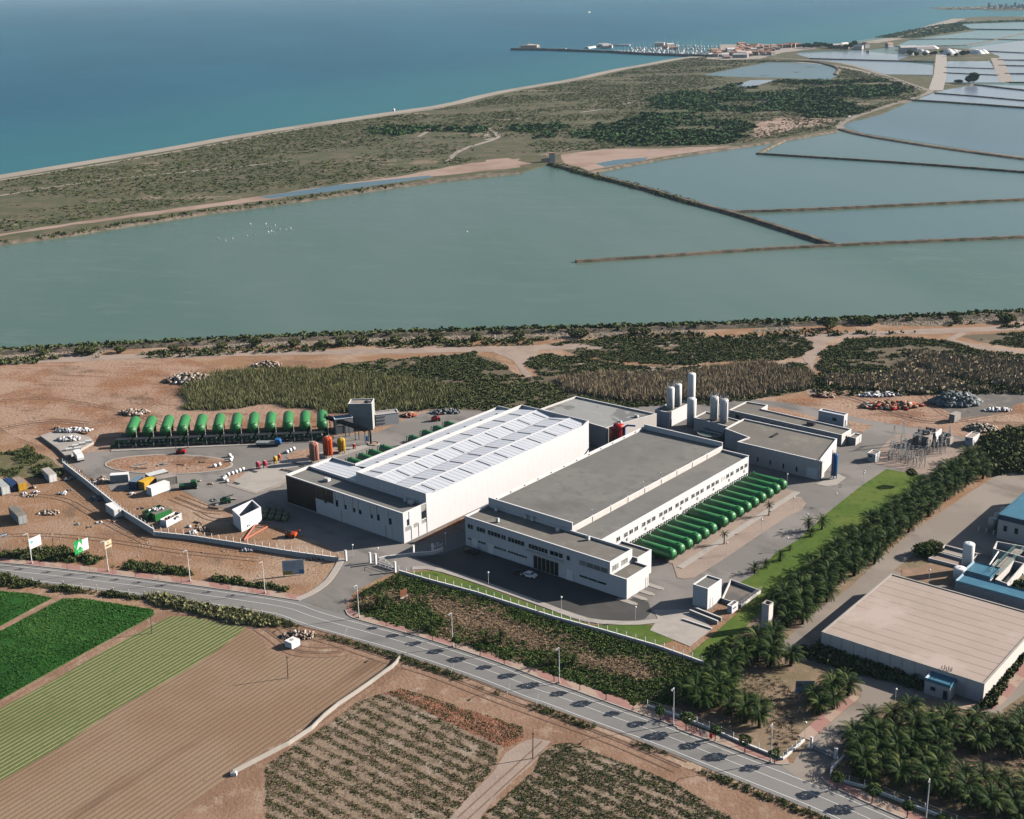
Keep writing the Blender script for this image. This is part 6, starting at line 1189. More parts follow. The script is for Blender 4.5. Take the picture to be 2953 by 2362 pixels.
low=[G(p,2.6) for p in (Q(600,470),Q(430,500),Q(330,590),Q(230,670),Q(60,760),Q(-10,850))]+[G(p) for p in (Q(60,950),Q(250,1010),Q(440,1090),Q(570,1080),Q(560,1000),Q(430,960),Q(330,890),Q(330,810),Q(380,720),Q(500,690),Q(700,750),Q(780,740),Q(770,690),Q(640,610),Q(640,560))]
gv2=[G(p) for p in (Q(830,800),Q(940,760),Q(1080,790),Q(1130,880),Q(1030,930),Q(930,1020),Q(790,1030),Q(760,960),Q(880,900))]
gv3=[G(p) for p in (Q(1080,1150),Q(1280,1010),Q(1420,980),Q(1700,1020),Q(1880,1060),Q(2100,1010),Q(2400,900),Q(2400,1260),Q(1900,1260),Q(1650,1260),Q(1620,1340),Q(1780,1400),Q(2156,1450),Q(2400,1500),Q(2400,1900),Q(1700,1620),Q(1250,1440),Q(1120,1390),Q(1060,1300))]
boardp=[G(p) for p in (Q(700,740),Q(870,770),Q(870,900),Q(800,960),Q(690,900))]
_sx,_sy=G(Q(550,450)); shaftp=[(_sx-2.6,_sy-2.6),(_sx+2.6,_sy-2.6),(_sx+2.6,_sy+2.6),(_sx-2.6,_sy+2.6)]
n_=0
for poly,sp,jit,lb,gp_,sc0 in ((belt,4.0,.7,'dark feathery palm in the dense belt beside the long lawn','palms of the dense belt'),(low,4.5,1.,'dark feathery palm in the curved row left of the information board','palms of the curved row'),(gv2,4.2,.8,'dark feathery palm in the clump behind the information board','palms of the round clump'),(gv3,4.4,.9,'dark feathery palm in the big grove at the bottom right','palms of the bottom right grove')) if False else ((belt,4.0,.7,'dark feathery palm in the dense belt beside the long lawn','palms of the dense belt',1.0),(low,3.7,.7,'dark feathery palm in the curved row left of the information board','palms of the curved row',1.05),(gv2,4.3,.8,'dark feathery palm in the clump behind the information board','palms of the round clump',.95),(gv3,4.25,.9,'dark feathery palm in the big grove at the bottom right','palms of the bottom right grove',1.05)):
    for p in fill(poly,sp,jit,5,[shaftp,boardp]): place_palm(PP[n_%3],p,random.uniform(.82,1.12)*sc0,lb,gp_); n_+=1
for lb,p,k,s in (('small fan-topped palm by the green tanks, near one',C(1268,1228),0,1.1),('small fan-topped palm by the green tanks, far one',C(1546,1050),0,1.2),('young palm in the garden, nearest the gate',GT(628,635),2,.9),('young palm in the garden beside the entrance road, middle',GT(425,730),2,.9),('young palm in the garden corner by the street lamp',GT(215,810),2,.85),
  ('leafy low palm left of the brown board',GT(390,880),2,1.05),('broader low palm below the brown board',GT(470,930),2,1.2),('low palm in the garden, left of the middle lamp',F(745,690),1,1.),('low palm in the garden, behind the one by the middle lamp',F(800,660),2,.8),('low palm left in the lower garden pair',F(1085,760),1,1.05),('low palm right in the lower garden pair',F(1172,760),1,1.),
  ('wide low palm by the lower garden lamp',F(1510,900),1,1.15),('small palm right of the lower garden lamp',F(1620,900),2,.8),('bushy palm at the lawn edge, left of the trio',D(815,930),2,1.25),('bushy palm at the lawn edge, right of the trio',D(900,920),2,1.3),('bushy palm at the lawn edge, front of the trio',D(830,965),1,.8),
  ('slim young palm by the road, nearest the tower hut',D(480,1190),1,.95),('slim young palm by the road, second from the tower hut',D(548,1160),1,.8),('slim young palm by the road, third from the tower hut',D(640,1115),1,.95),('tiny palm by the road, fourth from the tower hut',D(700,1050),1,.5)):
    place_palm(PS[k],G(p),s,lb)
def tree_proto(name,h,r,n,size,m,label,cat='tree',tr=.12,flat=.8,seed=1,crown0=.5):
    t=thing(name,label,cat); mb=MB(); ch=h-r*flat; mb.tube((0,0,0),(.04,.02,ch),tr,tr*.6,7)
    for a in range(5): mb.tube((.02,.01,ch*.75),(r*.6*math.cos(a*1.26),r*.6*math.sin(a*1.26),ch+r*.25),tr*.4,tr*.15,5)
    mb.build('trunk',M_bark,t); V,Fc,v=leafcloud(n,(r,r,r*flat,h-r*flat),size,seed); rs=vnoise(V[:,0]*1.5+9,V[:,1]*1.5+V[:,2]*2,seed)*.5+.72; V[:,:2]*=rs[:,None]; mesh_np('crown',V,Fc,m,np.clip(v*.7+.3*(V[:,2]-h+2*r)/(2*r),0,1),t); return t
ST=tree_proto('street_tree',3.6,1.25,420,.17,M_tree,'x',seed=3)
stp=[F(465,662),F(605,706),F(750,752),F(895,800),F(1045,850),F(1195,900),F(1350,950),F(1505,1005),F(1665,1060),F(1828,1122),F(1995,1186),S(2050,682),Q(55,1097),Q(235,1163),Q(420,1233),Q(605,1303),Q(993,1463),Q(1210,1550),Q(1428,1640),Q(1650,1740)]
for i,p in enumerate(stp):
    w_='round-headed street tree on the pavement, %s from the garden corner'%ORD[i] if i<16 else 'round-headed street tree right of the second entrance, %s from it'%ORD[i-16]
    s=.8+.28*((i*7)%5)/5 if i>2 else .6+.1*i
    if i==0: ST.location=(*G(p),.19); ST.scale=(s,)*3; ST['label']=w_; ST['group']='street trees along the pavement'
    else: copy_tree(ST,(*G(p),.19),i*1.3,w_,s*(1.15 if i>11 else 1))
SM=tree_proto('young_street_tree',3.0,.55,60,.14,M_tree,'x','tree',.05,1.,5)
for i,x in enumerate((250,420,560,705,845,985,1130,1420,1570)):
    y=265+(x)*.108+ (x>900)*((x-900)*.03); o=SM if i==0 else copy_tree(SM,(0,0,0)); o.location=(*G(E(x,y)),.19); o['label']='thin young street tree on the left pavement, %s from the left'%ORD[i]; o['group']='young street trees on the left pavement'
t=tree_proto('lawn_tree',5.2,1.7,500,.22,M_tree,'slim dark tree standing alone at the far end of the long lawn',tr=.1,flat=.7,seed=8); t.location=(*G(D(1447,640)),0)
for lb,p,s,m in (('broad round bush beside the drying beds',N(400,980),1.25,M_bush),('green shrub mound left of the drying beds',N(280,1010),1.1,M_cover)):
    t=tree_proto('round_bush',3.6,2.9,1500,.2,m,lb,'bush',.2,.6,int(s*10)); t.location=(*G(p),0)
# individual big shrubs by the lagoon embankment
SB=[tree_proto('embankment_shrub',2.7,1.9,420,.26,M_bush,'x','shrub',.15,.65,s) for s in (4,5)]
sp_=[W(920,1012),W(1060,1002),W(1220,1004),W(1340,1004),W(1420,1000),W(1500,992),W(1640,988),W(1750,985),W(1810,978),W(1975,980),W(180,1042),W(340,1037),W(380,1037),W(500,1031),W(720,1022),Z(1500,742),Z(1545,742),Z(1885,738),Z(2080,734),Z(2100,734),Z(135,795),Z(350,793),Z(385,795),Z(590,785),Z(640,783),Z(1380,760)]
for i,p in enumerate(sp_):
    o=SB[i] if i<2 else copy_tree(SB[i%2],(0,0,0)); o.location=(*G(p),0); o.rotation_euler=(0,0,i*1.1); s=1.+.5*((i*5)%7)/7; o.scale=(s*1.2,s*1.2,s); o['label']='rounded grey-green shrub between the lagoon embankment and the dirt track'; o['group']='shrubs along the lagoon embankment'
# ================================================================ GROUND COVER AND MASS VEGETATION
garden=[G(p) for p in (GT(645,500),GT(1020,605),GT(1600,765),F(1500,625),F(1800,705),F(2150,815),Q(150,690),Q(60,780),Q(-20,860),Q(0,940),S(2000,580),F(2050,1140),F(1600,1000),F(1200,870),F(900,770),F(600,682),F(330,600),F(255,560),F(260,490),F(330,440),F(420,390))]
sheet('garden_soil',garden,.04,mat('garden_soil',(.17,.12,.07),[('n',(.26,.175,.11),.2,.45,.65)],.95),'soil of the garden bed')
band=np.array([G(p) for p in (F(260,520),F(450,470),F(700,490),F(900,590),F(1200,680),F(1500,790),F(1750,880),F(2050,970))])
def wet(x,y):   # how green the garden is here
    x=np.asarray(x);y=np.asarray(y); d=np.full(x.shape,99.)
    for a,b in zip(band,band[1:]):
        ab=b-a; t=np.clip(((x-a[0])*ab[0]+(y-a[1])*ab[1])/(ab@ab),0,1); d=np.minimum(d,np.hypot(x-a[0]-t*ab[0],y-a[1]-t*ab[1]))
    return fbm(x*.12,y*.12,3)*.8+.12-.38*np.exp(-(d/4.8)**2)
scatter('garden_groundcover',[garden],8.5,BUSH,.45,.9,M_cover,'dense green ground cover in the garden bed',lambda x,y,r:wet(x,y)+.12*(r<.3)>.30+.10*r,z=.02,vvar=lambda x,y:(fbm(x*.1,y*.1,9)-.5)*.5,seed=11,zs=.8)
scatter('dry_groundcover',[garden],6.,BUSH,.4,.8,M_dry,'brown dried ground cover in the garden bed',lambda x,y,r:wet(x,y)<.34+.14*r,z=.02,seed=12,zs=.55)
scatter('crop_plants',[gf1,gf2],8.,BUSH,.35,.7,M_crop,'leafy green crop plants covering the field',lambda x,y,r:fbm(x*.25,y*.25,2)>.2+.25*r,z=.2,vvar=lambda x,y:(fbm(x*.06,y*.06,3)-.5)*1.2,seed=13,zs=.5)
verge=offset(base,-RW-.2)
scatter('verge_weeds',[offset(base,-RW-.3)+offset(base,-RW-2.6)[::-1]],7,BUSHB+TUFT,.3,.95,M_bush,'weeds growing along the road verge',lambda x,y,r:fbm(x*.1,y*.1,5)>.30+.2*r,seed=14)
wv=[G(E(*p)) for p in ((900,470),(1000,470),(1120,500),(1300,545),(1500,570),(1700,620),(1760,650),(1700,665),(1450,640),(1150,560),(950,520))]; wl=[G(E(*p)) for p in ((-200,330),(60,340),(140,380),(400,420),(700,455),(880,490),(700,480),(300,440),(0,410),(-200,390))]
scatter('verge_reeds',[wv],9.,REED+BUSH,.8,1.9,M_reedg,'tall green reeds in the ditch below the road',seed=15); scatter('verge_weeds',[wl],4.,BUSHB,.8,1.7,M_bush,'low weeds along the left road ditch',lambda x,y,r:fbm(x*.12,y*.12,5)>.38,seed=16)
wu=[G(E(*p)) for p in ((-200,170),(0,200),(400,170),(480,215),(900,270),(1150,305),(1200,345),(900,325),(500,262),(0,240),(-200,220))]; wu2=[G(E(*p)) for p in ((1310,355),(1500,365),(1800,430),(1760,450),(1600,420),(1340,385))]
scatter('verge_weeds',[wu,wu2],3.6,BUSHB,.8,1.6,M_bush,'weedy strip above the left pavement',lambda x,y,r:fbm(x*.1,y*.1,6)>.37,seed=17)
weedp=[G(p) for p in (A(-100,470),A(0,455),A(160,410),A(330,490),A(400,560),A(390,590),A(200,600),A(0,590),A(-100,600))]
sheet('weedy_patch',weedp,.02,mat('weedy_patch',(.12,.11,.05),[('n',(.2,.16,.09),.25,.5,.7)],.95),edge=(4,1)); scatter('weedy_growth',[weedp],1.6,BUSHB,.7,1.7,M_bush,'rank green weeds left of the fence wall',lambda x,y,r:fbm(x*.07,y*.07,8)>.42,seed=18,ragged=5)
RDIR=R(130)
def rowmask(x,y,per=3.1): 
    s_=(x*math.cos(RDIR)-y*math.sin(RDIR)); return np.abs(((s_/per)%1)-.5)*2
def weedmask(th): return lambda x,y,r:(fbm(x*.55,y*.55,4)*.8+.1+.42*(rowmask(x,y)-.35)+.35*(fbm(x*.06,y*.06,7)-.5))>th+.30*r
scatter('field_weeds',[fw1],10.,BUSH,.22,.5,M_bush,'green-grey weeds over the fallow field',weedmask(.42),seed=19,zs=.7); scatter('dry_weeds',[fw1,fw2],9.,BUSH,.2,.42,M_dry,'dry brown weeds over the fallow fields',weedmask(.36),seed=20,zs=.6)
scatter('field_weeds',[fw2],14.,BUSH,.22,.52,M_bushd,'dark weeds over the lower fallow field',weedmask(.30),seed=21,zs=.7)
# scrub between yard and lagoon
s1_=g(Z,(250,822),(600,800),(1000,797),(1290,795),(1275,870),(1000,892),(600,897),(380,872)); s2_=g(Z,(175,880),(240,862),(340,870),(560,908),(800,915),(1290,903),(1310,1000),(1100,1040),(600,1075),(300,1085),(0,1090),(-300,1085),(-500,1090),(-700,1060),(-900,1040),(-870,960),(-600,905),(-300,880),(-120,865),(-40,850),(80,915),(150,960),(210,950))
s3_=g(Z,(1345,850),(1450,800),(1850,808),(2000,850),(2156,865),(2600,870),(2600,1000),(2156,1000),(1900,1015),(1500,1010),(1360,985),(1335,900)); s4_=g(Z,(1900,790),(2156,772),(2600,750),(2600,835),(2156,838),(1980,815))
rd1=g(Z,(290,965),(600,950),(1100,900),(1290,945),(1295,1000),(1000,1035),(500,1045),(300,1010)); rd2=g(Z,(1360,960),(1600,955),(1730,860),(2000,880),(2156,900),(2600,890),(2600,1000),(2156,1000),(1650,1022),(1380,990)); rd3=g(O,(395,790),(520,780),(640,775),(800,790),(1000,830),(900,860),(700,868),(560,850),(390,862))
for nm,pl in (('scrub_soil',s1_),('scrub_soil',s2_),('scrub_soil',s3_),('scrub_soil',s4_)): sheet(nm,pl,.035,mat('scrub_floor',(.12,.095,.06),[('n',(.20,.15,.10),.08,.5,.68)],.95),edge=(5,2))
scatter('scrub',[s1_,s2_,s3_,s4_],2.0,BUSH,.8,1.6,M_bushd,'dark green low scrub between the plant and the lagoon',lambda x,y,r:fbm(x*.045,y*.09,4)+.5*fbm(x*.3,y*.3,6)>.58,excl=[rd1,rd2],seed=22,ragged=5,zs=.7,vvar=lambda x,y:(fbm(x*.03,y*.03,1)-.5)*.6)
scatter('reed_bed',[rd1],2.4,REED,2.,3.2,M_reed,'pale brown reed bed behind the silos',seed=23,ragged=5); scatter('reed_bed',[rd2],1.7,REED+BUSH[:1],1.8,3.,M_reed,'yellow-brown reed bed behind the storage ground',lambda x,y,r:fbm(x*.05,y*.05,3)>.3,seed=24,ragged=5); scatter('reed_bed',[rd3],1.7,REED,1.6,2.8,M_reedg,'green-brown reeds behind the row of twelve vessels',seed=25,ragged=5)
hedge=[offset(shore,-1),offset(shore,-7)]; scatter('shore_hedge',[hedge[0]+hedge[1][::-1]],.9,BUSH,2.4,3.6,M_bushd,'dark band of shrubs along the near lagoon shore',seed=26,zs=.8)
scatter('shore_scrub',[offset(shore,-16)+offset(shore,-27)[::-1]],.35,BUSH,1.2,2.4,M_bush,'scattered scrub on the embankment slope',lambda x,y,r:fbm(x*.03,y*.1,5)>.45,seed=27)
scatter('embankment_stones',[offset(shore,-8)+offset(shore,-17)[::-1]],1.5,STONE,1.1,1.9,M_stone,'pale stones on the lagoon embankment',lambda x,y,r:fbm(x*.02,y*.05,8)>.36,seed=28)
scatter('works_weeds',[g(O,(1700,800),(2156,790),(2300,800),(2300,835),(2156,830),(1720,835))],.5,BUSH,1.,2.,M_bush,'weeds at the rear edge of the storage ground',seed=29)
rt=[G(p) for p in (D(1880,370),D(2050,320),D(2300,270),D(2400,560),D(1960,580),D(1930,470))]
scatter('roadside_growth',[rt],1.2,BUSHB,2.,3.6,M_bush,'tall mixed bushes at the right edge beyond the palms',vvar=lambda x,y:(fbm(x*.08,y*.08,3)-.35),seed=30)
hd=[G(p) for p in (Q(1880,950),Q(1960,955),Q(2040,800),Q(2200,580),Q(2120,600),Q(1990,760),Q(1900,880))]; hd2=[G(p) for p in (Q(790,600),Q(900,570),Q(1540,800),Q(1500,840),Q(1100,730),Q(800,640))]
scatter('hedge',[hd],5.,BUSHB,1.2,2.1,M_bush,'mixed hedge beside the right wall of the covered reservoir',seed=31,vvar=lambda x,y:.15+0*x); scatter('hedge',[hd2],3.,BUSHB,1.6,2.6,M_bushd,'dark hedge in the shade of the covered reservoir',seed=32)
scatter('shrubbery',[g(N,(1370,1500),(1500,1350),(1700,1400),(1700,1560)),g(N,(180,980),(330,870),(540,880),(540,960),(350,1060))],4.,BUSHB,1.1,1.9,M_cover,'green shrubs beside the concrete channels',seed=33)
scatter('plot_weeds',[g(Q,(160,600),(330,500),(360,560),(180,700)),g(Q,(1100,1300),(1300,1400),(1200,1440),(1080,1380))],2.5,BUSH,.5,1.1,plain('x1',(1,1,1)) if False else M_cover,'green and reddish weeds at the lawn end',seed=34)
scatter('dry_stubble',[g(Q,(330,740),(620,760),(760,900),(720,1060),(780,1130),(600,1230),(560,1090),(600,980),(430,880),(340,850)),g(Q,(1650,1280),(2156,1260),(2400,1260),(2400,1400),(2156,1410),(1750,1340))],1.6,TUFT,.6,1.1,M_dry,'dry grass between the palms',seed=35)
# coastal plain vegetation
plain_poly=offset(coastL[:17],-30)+g(T,(870,240),(1150,240),(1330,246),(1420,270),(1600,305),(1760,360),(1740,385),(1600,425),(1440,480),(1400,515),(1190,550),(1000,578),(560,590),(300,610),(0,630))+g(W,(1950,240),(1700,285),(1380,330),(1050,378),(820,412),(500,455),(0,530),(-600,610))
thick=g(T,(500,500),(700,440),(650,400),(900,345),(1170,325),(1480,325),(1600,320),(1745,372),(1600,415),(1440,470),(1150,480),(1000,575),(800,580),(560,585),(350,545)); thick2=g(T,(90,510),(300,490),(300,520),(250,555),(100,555)); thick3=g(W,(1500,105),(1640,92),(1960,92),(2040,120),(1800,138),(1530,125))
scatter('coastal_scrub',[plain_poly],.075,BUSH,1.5,3.6,M_bushd,'low dark scrub dotted over the coastal plain',lambda x,y,r:fbm(x*.012,y*.02,5)>.30+.22*r,seed=36,excl=[g(T,(860,300),(1000,272),(1130,247),(1330,250),(1420,277),(1405,308),(1380,322),(1170,320),(1080,350),(980,350),(1000,315))],zs=.45,vvar=lambda x,y:(fbm(x*.01,y*.01,1)-.4)*.5)
scatter('coastal_thicket',[thick,thick2,thick3],.035,BUSH,5.,9.5,M_farg,'dark green tall thicket on the coastal plain',lambda x,y,r:fbm(x*.014,y*.014,9)+.1*fbm(x*.1,y*.1,2)>.50,seed=37,ragged=12,zs=.55)
scatter('far_scrub',[g(T,(1560,150),(1680,125),(1800,103),(1900,90),(2156,80),(2156,86),(1900,95),(1940,118),(1700,155))],.012,BUSH,5,10,M_farg,'dark scrub on the far coast',seed=38,zs=.4)
scatter('dike_scrub',[ribbon(g(Z,(262,100),(420,145),(640,200),(860,266)),-5,4.)],.25,BUSH,1.4,2.8,M_bushd,'dark scrub on the diagonal dike',seed=39); scatter('bank_scrub',[ribbon(northLag[1:9],-6,3.)],.12,BUSH,1.5,3.5,M_bush,'scrub on the far shore bank',lambda x,y,r:fbm(x*.03,y*.03,3)>.45,seed=40)
scatter('works_stones',[g(A,(20,60),(900,60),(1150,150),(1150,200),(700,290),(300,320),(60,300)),g(A,(200,950),(640,780),(900,960),(1500,1060),(2000,1150),(1900,1290),(1200,1160),(500,1050),(0,1020)),g(D,(900,100),(1600,160),(2100,200),(2000,280),(1500,260),(1000,160))],.10,STONE,.4,1.2,M_rub,'stones and clods strewn over the earth-moving ground',seed=41)
scatter('clods',[g(S,(430,485),(700,570),(1190,725),(1200,800),(1090,850),(1000,810),(700,680),(430,540),(330,515))],4.,STONE,.5,1.1,leafmat('red_clod',(.2,.08,.045),(.30,.14,.085),(.38,.22,.15)),'reddish clods turned up at the field edge',seed=42)
ft=tree_proto('pine_tree',11,7,520,1.2,M_farg,'x','tree',.5,.6,4); 
for i,(lb,p,s) in enumerate((('dark spreading tree, right one of the lone clump on the salt pan dike',TH(1672,795),1.0),('dark lower tree, middle one of the lone clump on the salt pan dike',TH(1630,798),.75),('flat dark tree, left one of the lone clump on the salt pan dike',TH(1530,796),.8),('dark pine beside the harbour village, taller of two',TH(540,450),.9),('dark pine beside the harbour village, shorter of two',TH(505,455),.7))):
    o=ft if i==0 else copy_tree(ft,(0,0,0)); o.location=(*G(p),0); o.rotation_euler=(0,0,i*2.); o.scale=(s,s,s*(1.3 if i!=2 else .6)); o['label']=lb; o['group']='far trees between the salt pans'
for i in range(34):
    p=TH(60+i*19+random.uniform(-8,8),455+random.uniform(-12,10)+(i>12)*10) if i<24 else TH(1080+(i-24)*60+random.uniform(-15,15),520+random.uniform(-10,25)); copy_tree(ft,(*G(p),0),i,'round dark tree among the buildings of the far shore',random.uniform(.5,.9),'trees of the far shore')
M_track=mat('tyre_track_soil',(.20,.125,.085),[('n',(.30,.2,.145),.5,.5,.7)],.95)
def tracks(f,pts,n=1):
    L=smoothline(g(f,*pts),3)
    for k in range(n):
        for d in (-.95,.95): sheet('tyre_track',ribbon(offset(L,k*2.6),d-.17,d+.17),.075,M_track,'tyre track pressed into the bare earth')
tracks(S,[(-300,120),(0,190),(300,300),(560,370),(800,460),(1050,560),(1300,650),(1700,790),(2156,990)],2); tracks(S,[(430,330),(330,430),(150,560),(0,680),(-200,800)],1); tracks(S,[(1340,820),(1200,950),(1000,1130),(820,1294)],1)
tracks(E,[(1560,650),(1700,740),(1800,830),(2000,845),(2156,830)],2); tracks(E,[(960,575),(830,660),(500,850),(250,990),(0,1140)],1); tracks(E,[(1100,575),(1300,590),(1540,650)],1)
tracks(A,[(560,260),(400,240),(200,250),(0,290)],2); tracks(A,[(1100,40),(1000,120),(800,200),(600,250),(450,300)],2); tracks(A,[(0,120),(300,100),(600,150),(900,220),(1100,300)],1); tracks(A,[(100,700),(400,720),(560,820),(700,900),(900,1000)],1); tracks(A,[(0,960),(300,950),(700,990),(1100,1060),(1600,1110)],1)
tracks(D,[(900,60),(1100,110),(1400,230),(1650,270),(2156,180)],2); tracks(D,[(1500,60),(1600,180),(1800,260),(2156,260)],1); tracks(Y,[(450,420),(700,520),(900,600),(1150,620)],2); tracks(Y,[(800,600),(950,700),(1150,720),(1300,700)],1)
# ================================================================ FAR SHORE
def ridge3(name,f,pts,wd,h,m,label,cat): return ridge(name,g(f,*pts),wd,h,m,label,-.9,.5,cat)
M_rock=mat('breakwater_rock',(.09,.10,.10),[('n',(.16,.165,.16),.1,.45,.65)],.95)
ridge3('breakwater',MR,[(40,128),(260,130),(720,146),(1000,163),(1300,173),(1480,176)],16,4.5,M_rock,'long dark stone breakwater in front of the far marina','breakwater')
ridge3('breakwater',MR,[(555,118),(640,105),(720,100),(855,99)],12,3.5,plain('pale_quay',(.5,.5,.5),.9),'pale curved inner breakwater of the far marina','breakwater')
u=G(MR(190,125)); t=thing('harbour_platform','sand-coloured walled platform at the tip of the long breakwater','platform',(*u,-.9),0); a=G(MR(90,127));b=G(MR(250,127)); L=math.dist(a,b); t.location=(*a,-.9)
M_sandw=plain('sand_wall',(.50,.41,.33),.9); MB().prism([(0,0),(L*.75,-5),(L*.9,90),(L*.5,150),(0,60)],0,4.).build('base',M_rock,t); MB().prism([(L*.05,10),(L*.72,4),(L*.75,14),(L*.06,20)],4.01,9,True).build('wall',M_sandw,t); MB().prism([(L*.2,20.1),(L*.75,14.1),(L*.85,80),(L*.45,130)],4.02,6.).build('deck',M_sandw,t)
rq=random.Random(11)
def boat_proto(mast,L=11):
    t=thing('moored_boat','x','boat'); V=[(-L/2,-1.5,0),(L*.25,-1.5,0),(L/2,0,.4),(L*.25,1.5,0),(-L/2,1.5,0),(-L/2,-1.8,1.7),(L*.25,-1.8,1.8),(L/2+.6,0,2.1),(L*.25,1.8,1.8),(-L/2,1.8,1.7)]
    MB().add(V,[(4,3,2,1,0),(5,6,7,8,9)]+[(i,(i+1)%5,5+(i+1)%5,5+i) for i in range(5)]).build('hull',M_white,t); MB().box(-L*.25,-1.1,1.85,L*.15,1.1,3.).build('cabin',M_white,t)
    if mast: MB().tube((.5,0,3.01),(.5,0,14),.16,n=5).build('mast',M_frame,t)
    return t
bp=[boat_proto(True),boat_proto(False,9)]; k=0
for row,(x0,x1,y0,y1,n) in enumerate(((740,1500,140,158,46),(860,1500,118,128,32),(1030,1480,100,106,18),(860,1460,130,145,30))):
    for i in range(n):
        fx=(i+rq.uniform(.1,.9))/n; p=G(MR(x0+(x1-x0)*fx,y0+(y1-y0)*fx+rq.uniform(-2,2))); o=bp[k%2] if k<2 else copy_tree(bp[k%2],(0,0,0)); o.location=(*p,-.8); o.rotation_euler=(0,0,rq.choice((R(80),R(-100),R(75)))); sc_=rq.uniform(.8,1.4); o.scale=(sc_,)*3
        o['label']='white sailing boat moored in the far marina' if k%2==0 else 'white motor boat moored in the far marina'; o['group']='boats moored in the far marina'; k+=1
o=copy_tree(bp[1],(*G(T(415,50)),-.8),R(40),'lone white motor boat on the open sea',1.6); o['group']='boats on the open sea'
o=copy_tree(bp[1],(*G(MR(400,122)),-.8),R(10),'white boat lying off the long breakwater',1.1); o['group']='boats on the open sea'
M_terra=plain('terracotta_render',(.56,.38,.30),.8); M_terroof=plain('terracotta_roof',(.42,.24,.17),.85)
def house_proto(w_,d,h,wm,rm,nw=3):
    t=thing('house','x','house'); MB().box(-w_/2,-d/2,0,w_/2,d/2,h).build('wall',wm,t)
    MB().add([(-w_/2-.3,-d/2-.3,h+.01),(w_/2+.3,-d/2-.3,h+.01),(w_/2+.3,d/2+.3,h+.01),(-w_/2-.3,d/2+.3,h+.01),(-w_/2,0,h+d*.28),(w_/2,0,h+d*.28)],[(0,1,5,4),(2,3,4,5),(0,4,3),(1,2,5),(3,2,1,0)]).build('roof',rm,t)
    for k in range(nw):
        x=-w_/2+w_*(k+.5)/nw
        for z in np.arange(1.2,h-1.2,3.): MB().box(x-.9,-d/2-.1,z,x+.9,-d/2-.004,z+1.5).build('window',M_glass,t)
    return t
hp=[house_proto(16,10,6,M_terra,M_terroof),house_proto(13,10,6.5,M_wallp,M_terroof),house_proto(24,10,8,M_wallp,M_wallp,4),house_proto(20,11,9,M_terra,M_terroof,4)]
lb_=['terracotta village house by the far marina','white village house with red roof by the far marina','white flat-looking block by the far marina','tall terracotta apartment block by the far marina']
used_h=set(); hpos=[]
for (x0,x1,y0,y1,n) in ((1535,1720,128,175,34),(1500,1720,174,190,12),(1755,1840,140,176,14),(1600,1900,105,130,26),(1400,1530,140,180,10),(1020,1180,100,128,7),(640,720,104,118,6)):
    for i in range(n): hpos.append((x0+(x1-x0)*rq.random(),y0+(y1-y0)*rq.random(),rq.choice((0,1,1,2,3) if x0>700 else (2,))))
hpos+= [(1885+i*21,118-i*1.2,3) for i in range(7)]
for x,y,k in hpos:
    o=hp[k] if k not in used_h else copy_tree(hp[k],(0,0,0)); used_h.add(k); o.location=(*G(MR(x,y)),0); o.rotation_euler=(0,0,rq.uniform(-.5,.5)); s=rq.uniform(.5,.85); o.scale=(s,)*3; o['label']=lb_[k]; o['group']='buildings of the far harbour village'
sheet('harbour_ground',g(MR,(1250,178),(1400,150),(1470,130),(1480,92),(1800,90),(2120,100),(2140,118),(1900,150),(1750,190),(1500,200)),.05,M_concD,edge=(15,3))
for i,(x,y,w_) in enumerate(((385,462,14),(410,464,10),(440,458,16),(470,470,12),(600,462,14),(640,455,18),(580,470,12),(670,500,8),(1045,505,20),(870,450,16))):
    o=copy_tree(hp[1 if i%2 else 2],(*G(TH(x,y)),0),i*.4,'white building on the far shore road, %s from the left'%ORD[i],w_/16.,'white buildings along the far shore')
def heap(label,p,r,h,m=M_white):
    t=thing('salt_heap',label,'salt heap',(*G(p),0),rq.uniform(0,3)); V=MB(); n=14; V.lathe([(r,0),(r*.75,h*.4),(r*.4,h*.8),(r*.05,h)],n=n); V.build('mound',m,t); MB().lathe([(r*1.1,0),(r*1.02,.4)],n=n).build('apron',M_conc,t)
for i,(x,y,r,h) in enumerate(((1435,515,26,16),(1460,522,18,10),(1495,500,22,9),(1535,500,18,7),(1700,505,22,11),(1725,512,20,12),(1760,508,22,12),(1180,495,16,8),(1220,502,14,8),(1085,525,14,9))): heap('white salt heap at the far salt works, %s from the left'%ORD[[3,4,5,6,7,8,9,1,2,0][i]],TH(x,y),r*.55,h*.62)
a=G(TH(950,468));b=G(TH(1335,468)); t=thing('salt_store','long pinkish-white salt stack beside the far salt works','salt stack',(*a,0),math.atan2(b[1]-a[1],b[0]-a[0])); L=math.dist(a,b)
MB().add([(0,0,0),(L,0,0),(L,40,0),(0,40,0),(5,10,4),(L-8,10,5),(L-8,30,5),(14,30,4)],[(4,5,6,7),(0,1,5,4),(1,2,6,5),(2,3,7,6),(3,0,4,7)]).build('mound',plain('pink_salt',(.72,.62,.60),.9),t); MB().box(-4,-6,0,L+4,-1,.5).build('kerb',M_conc,t)
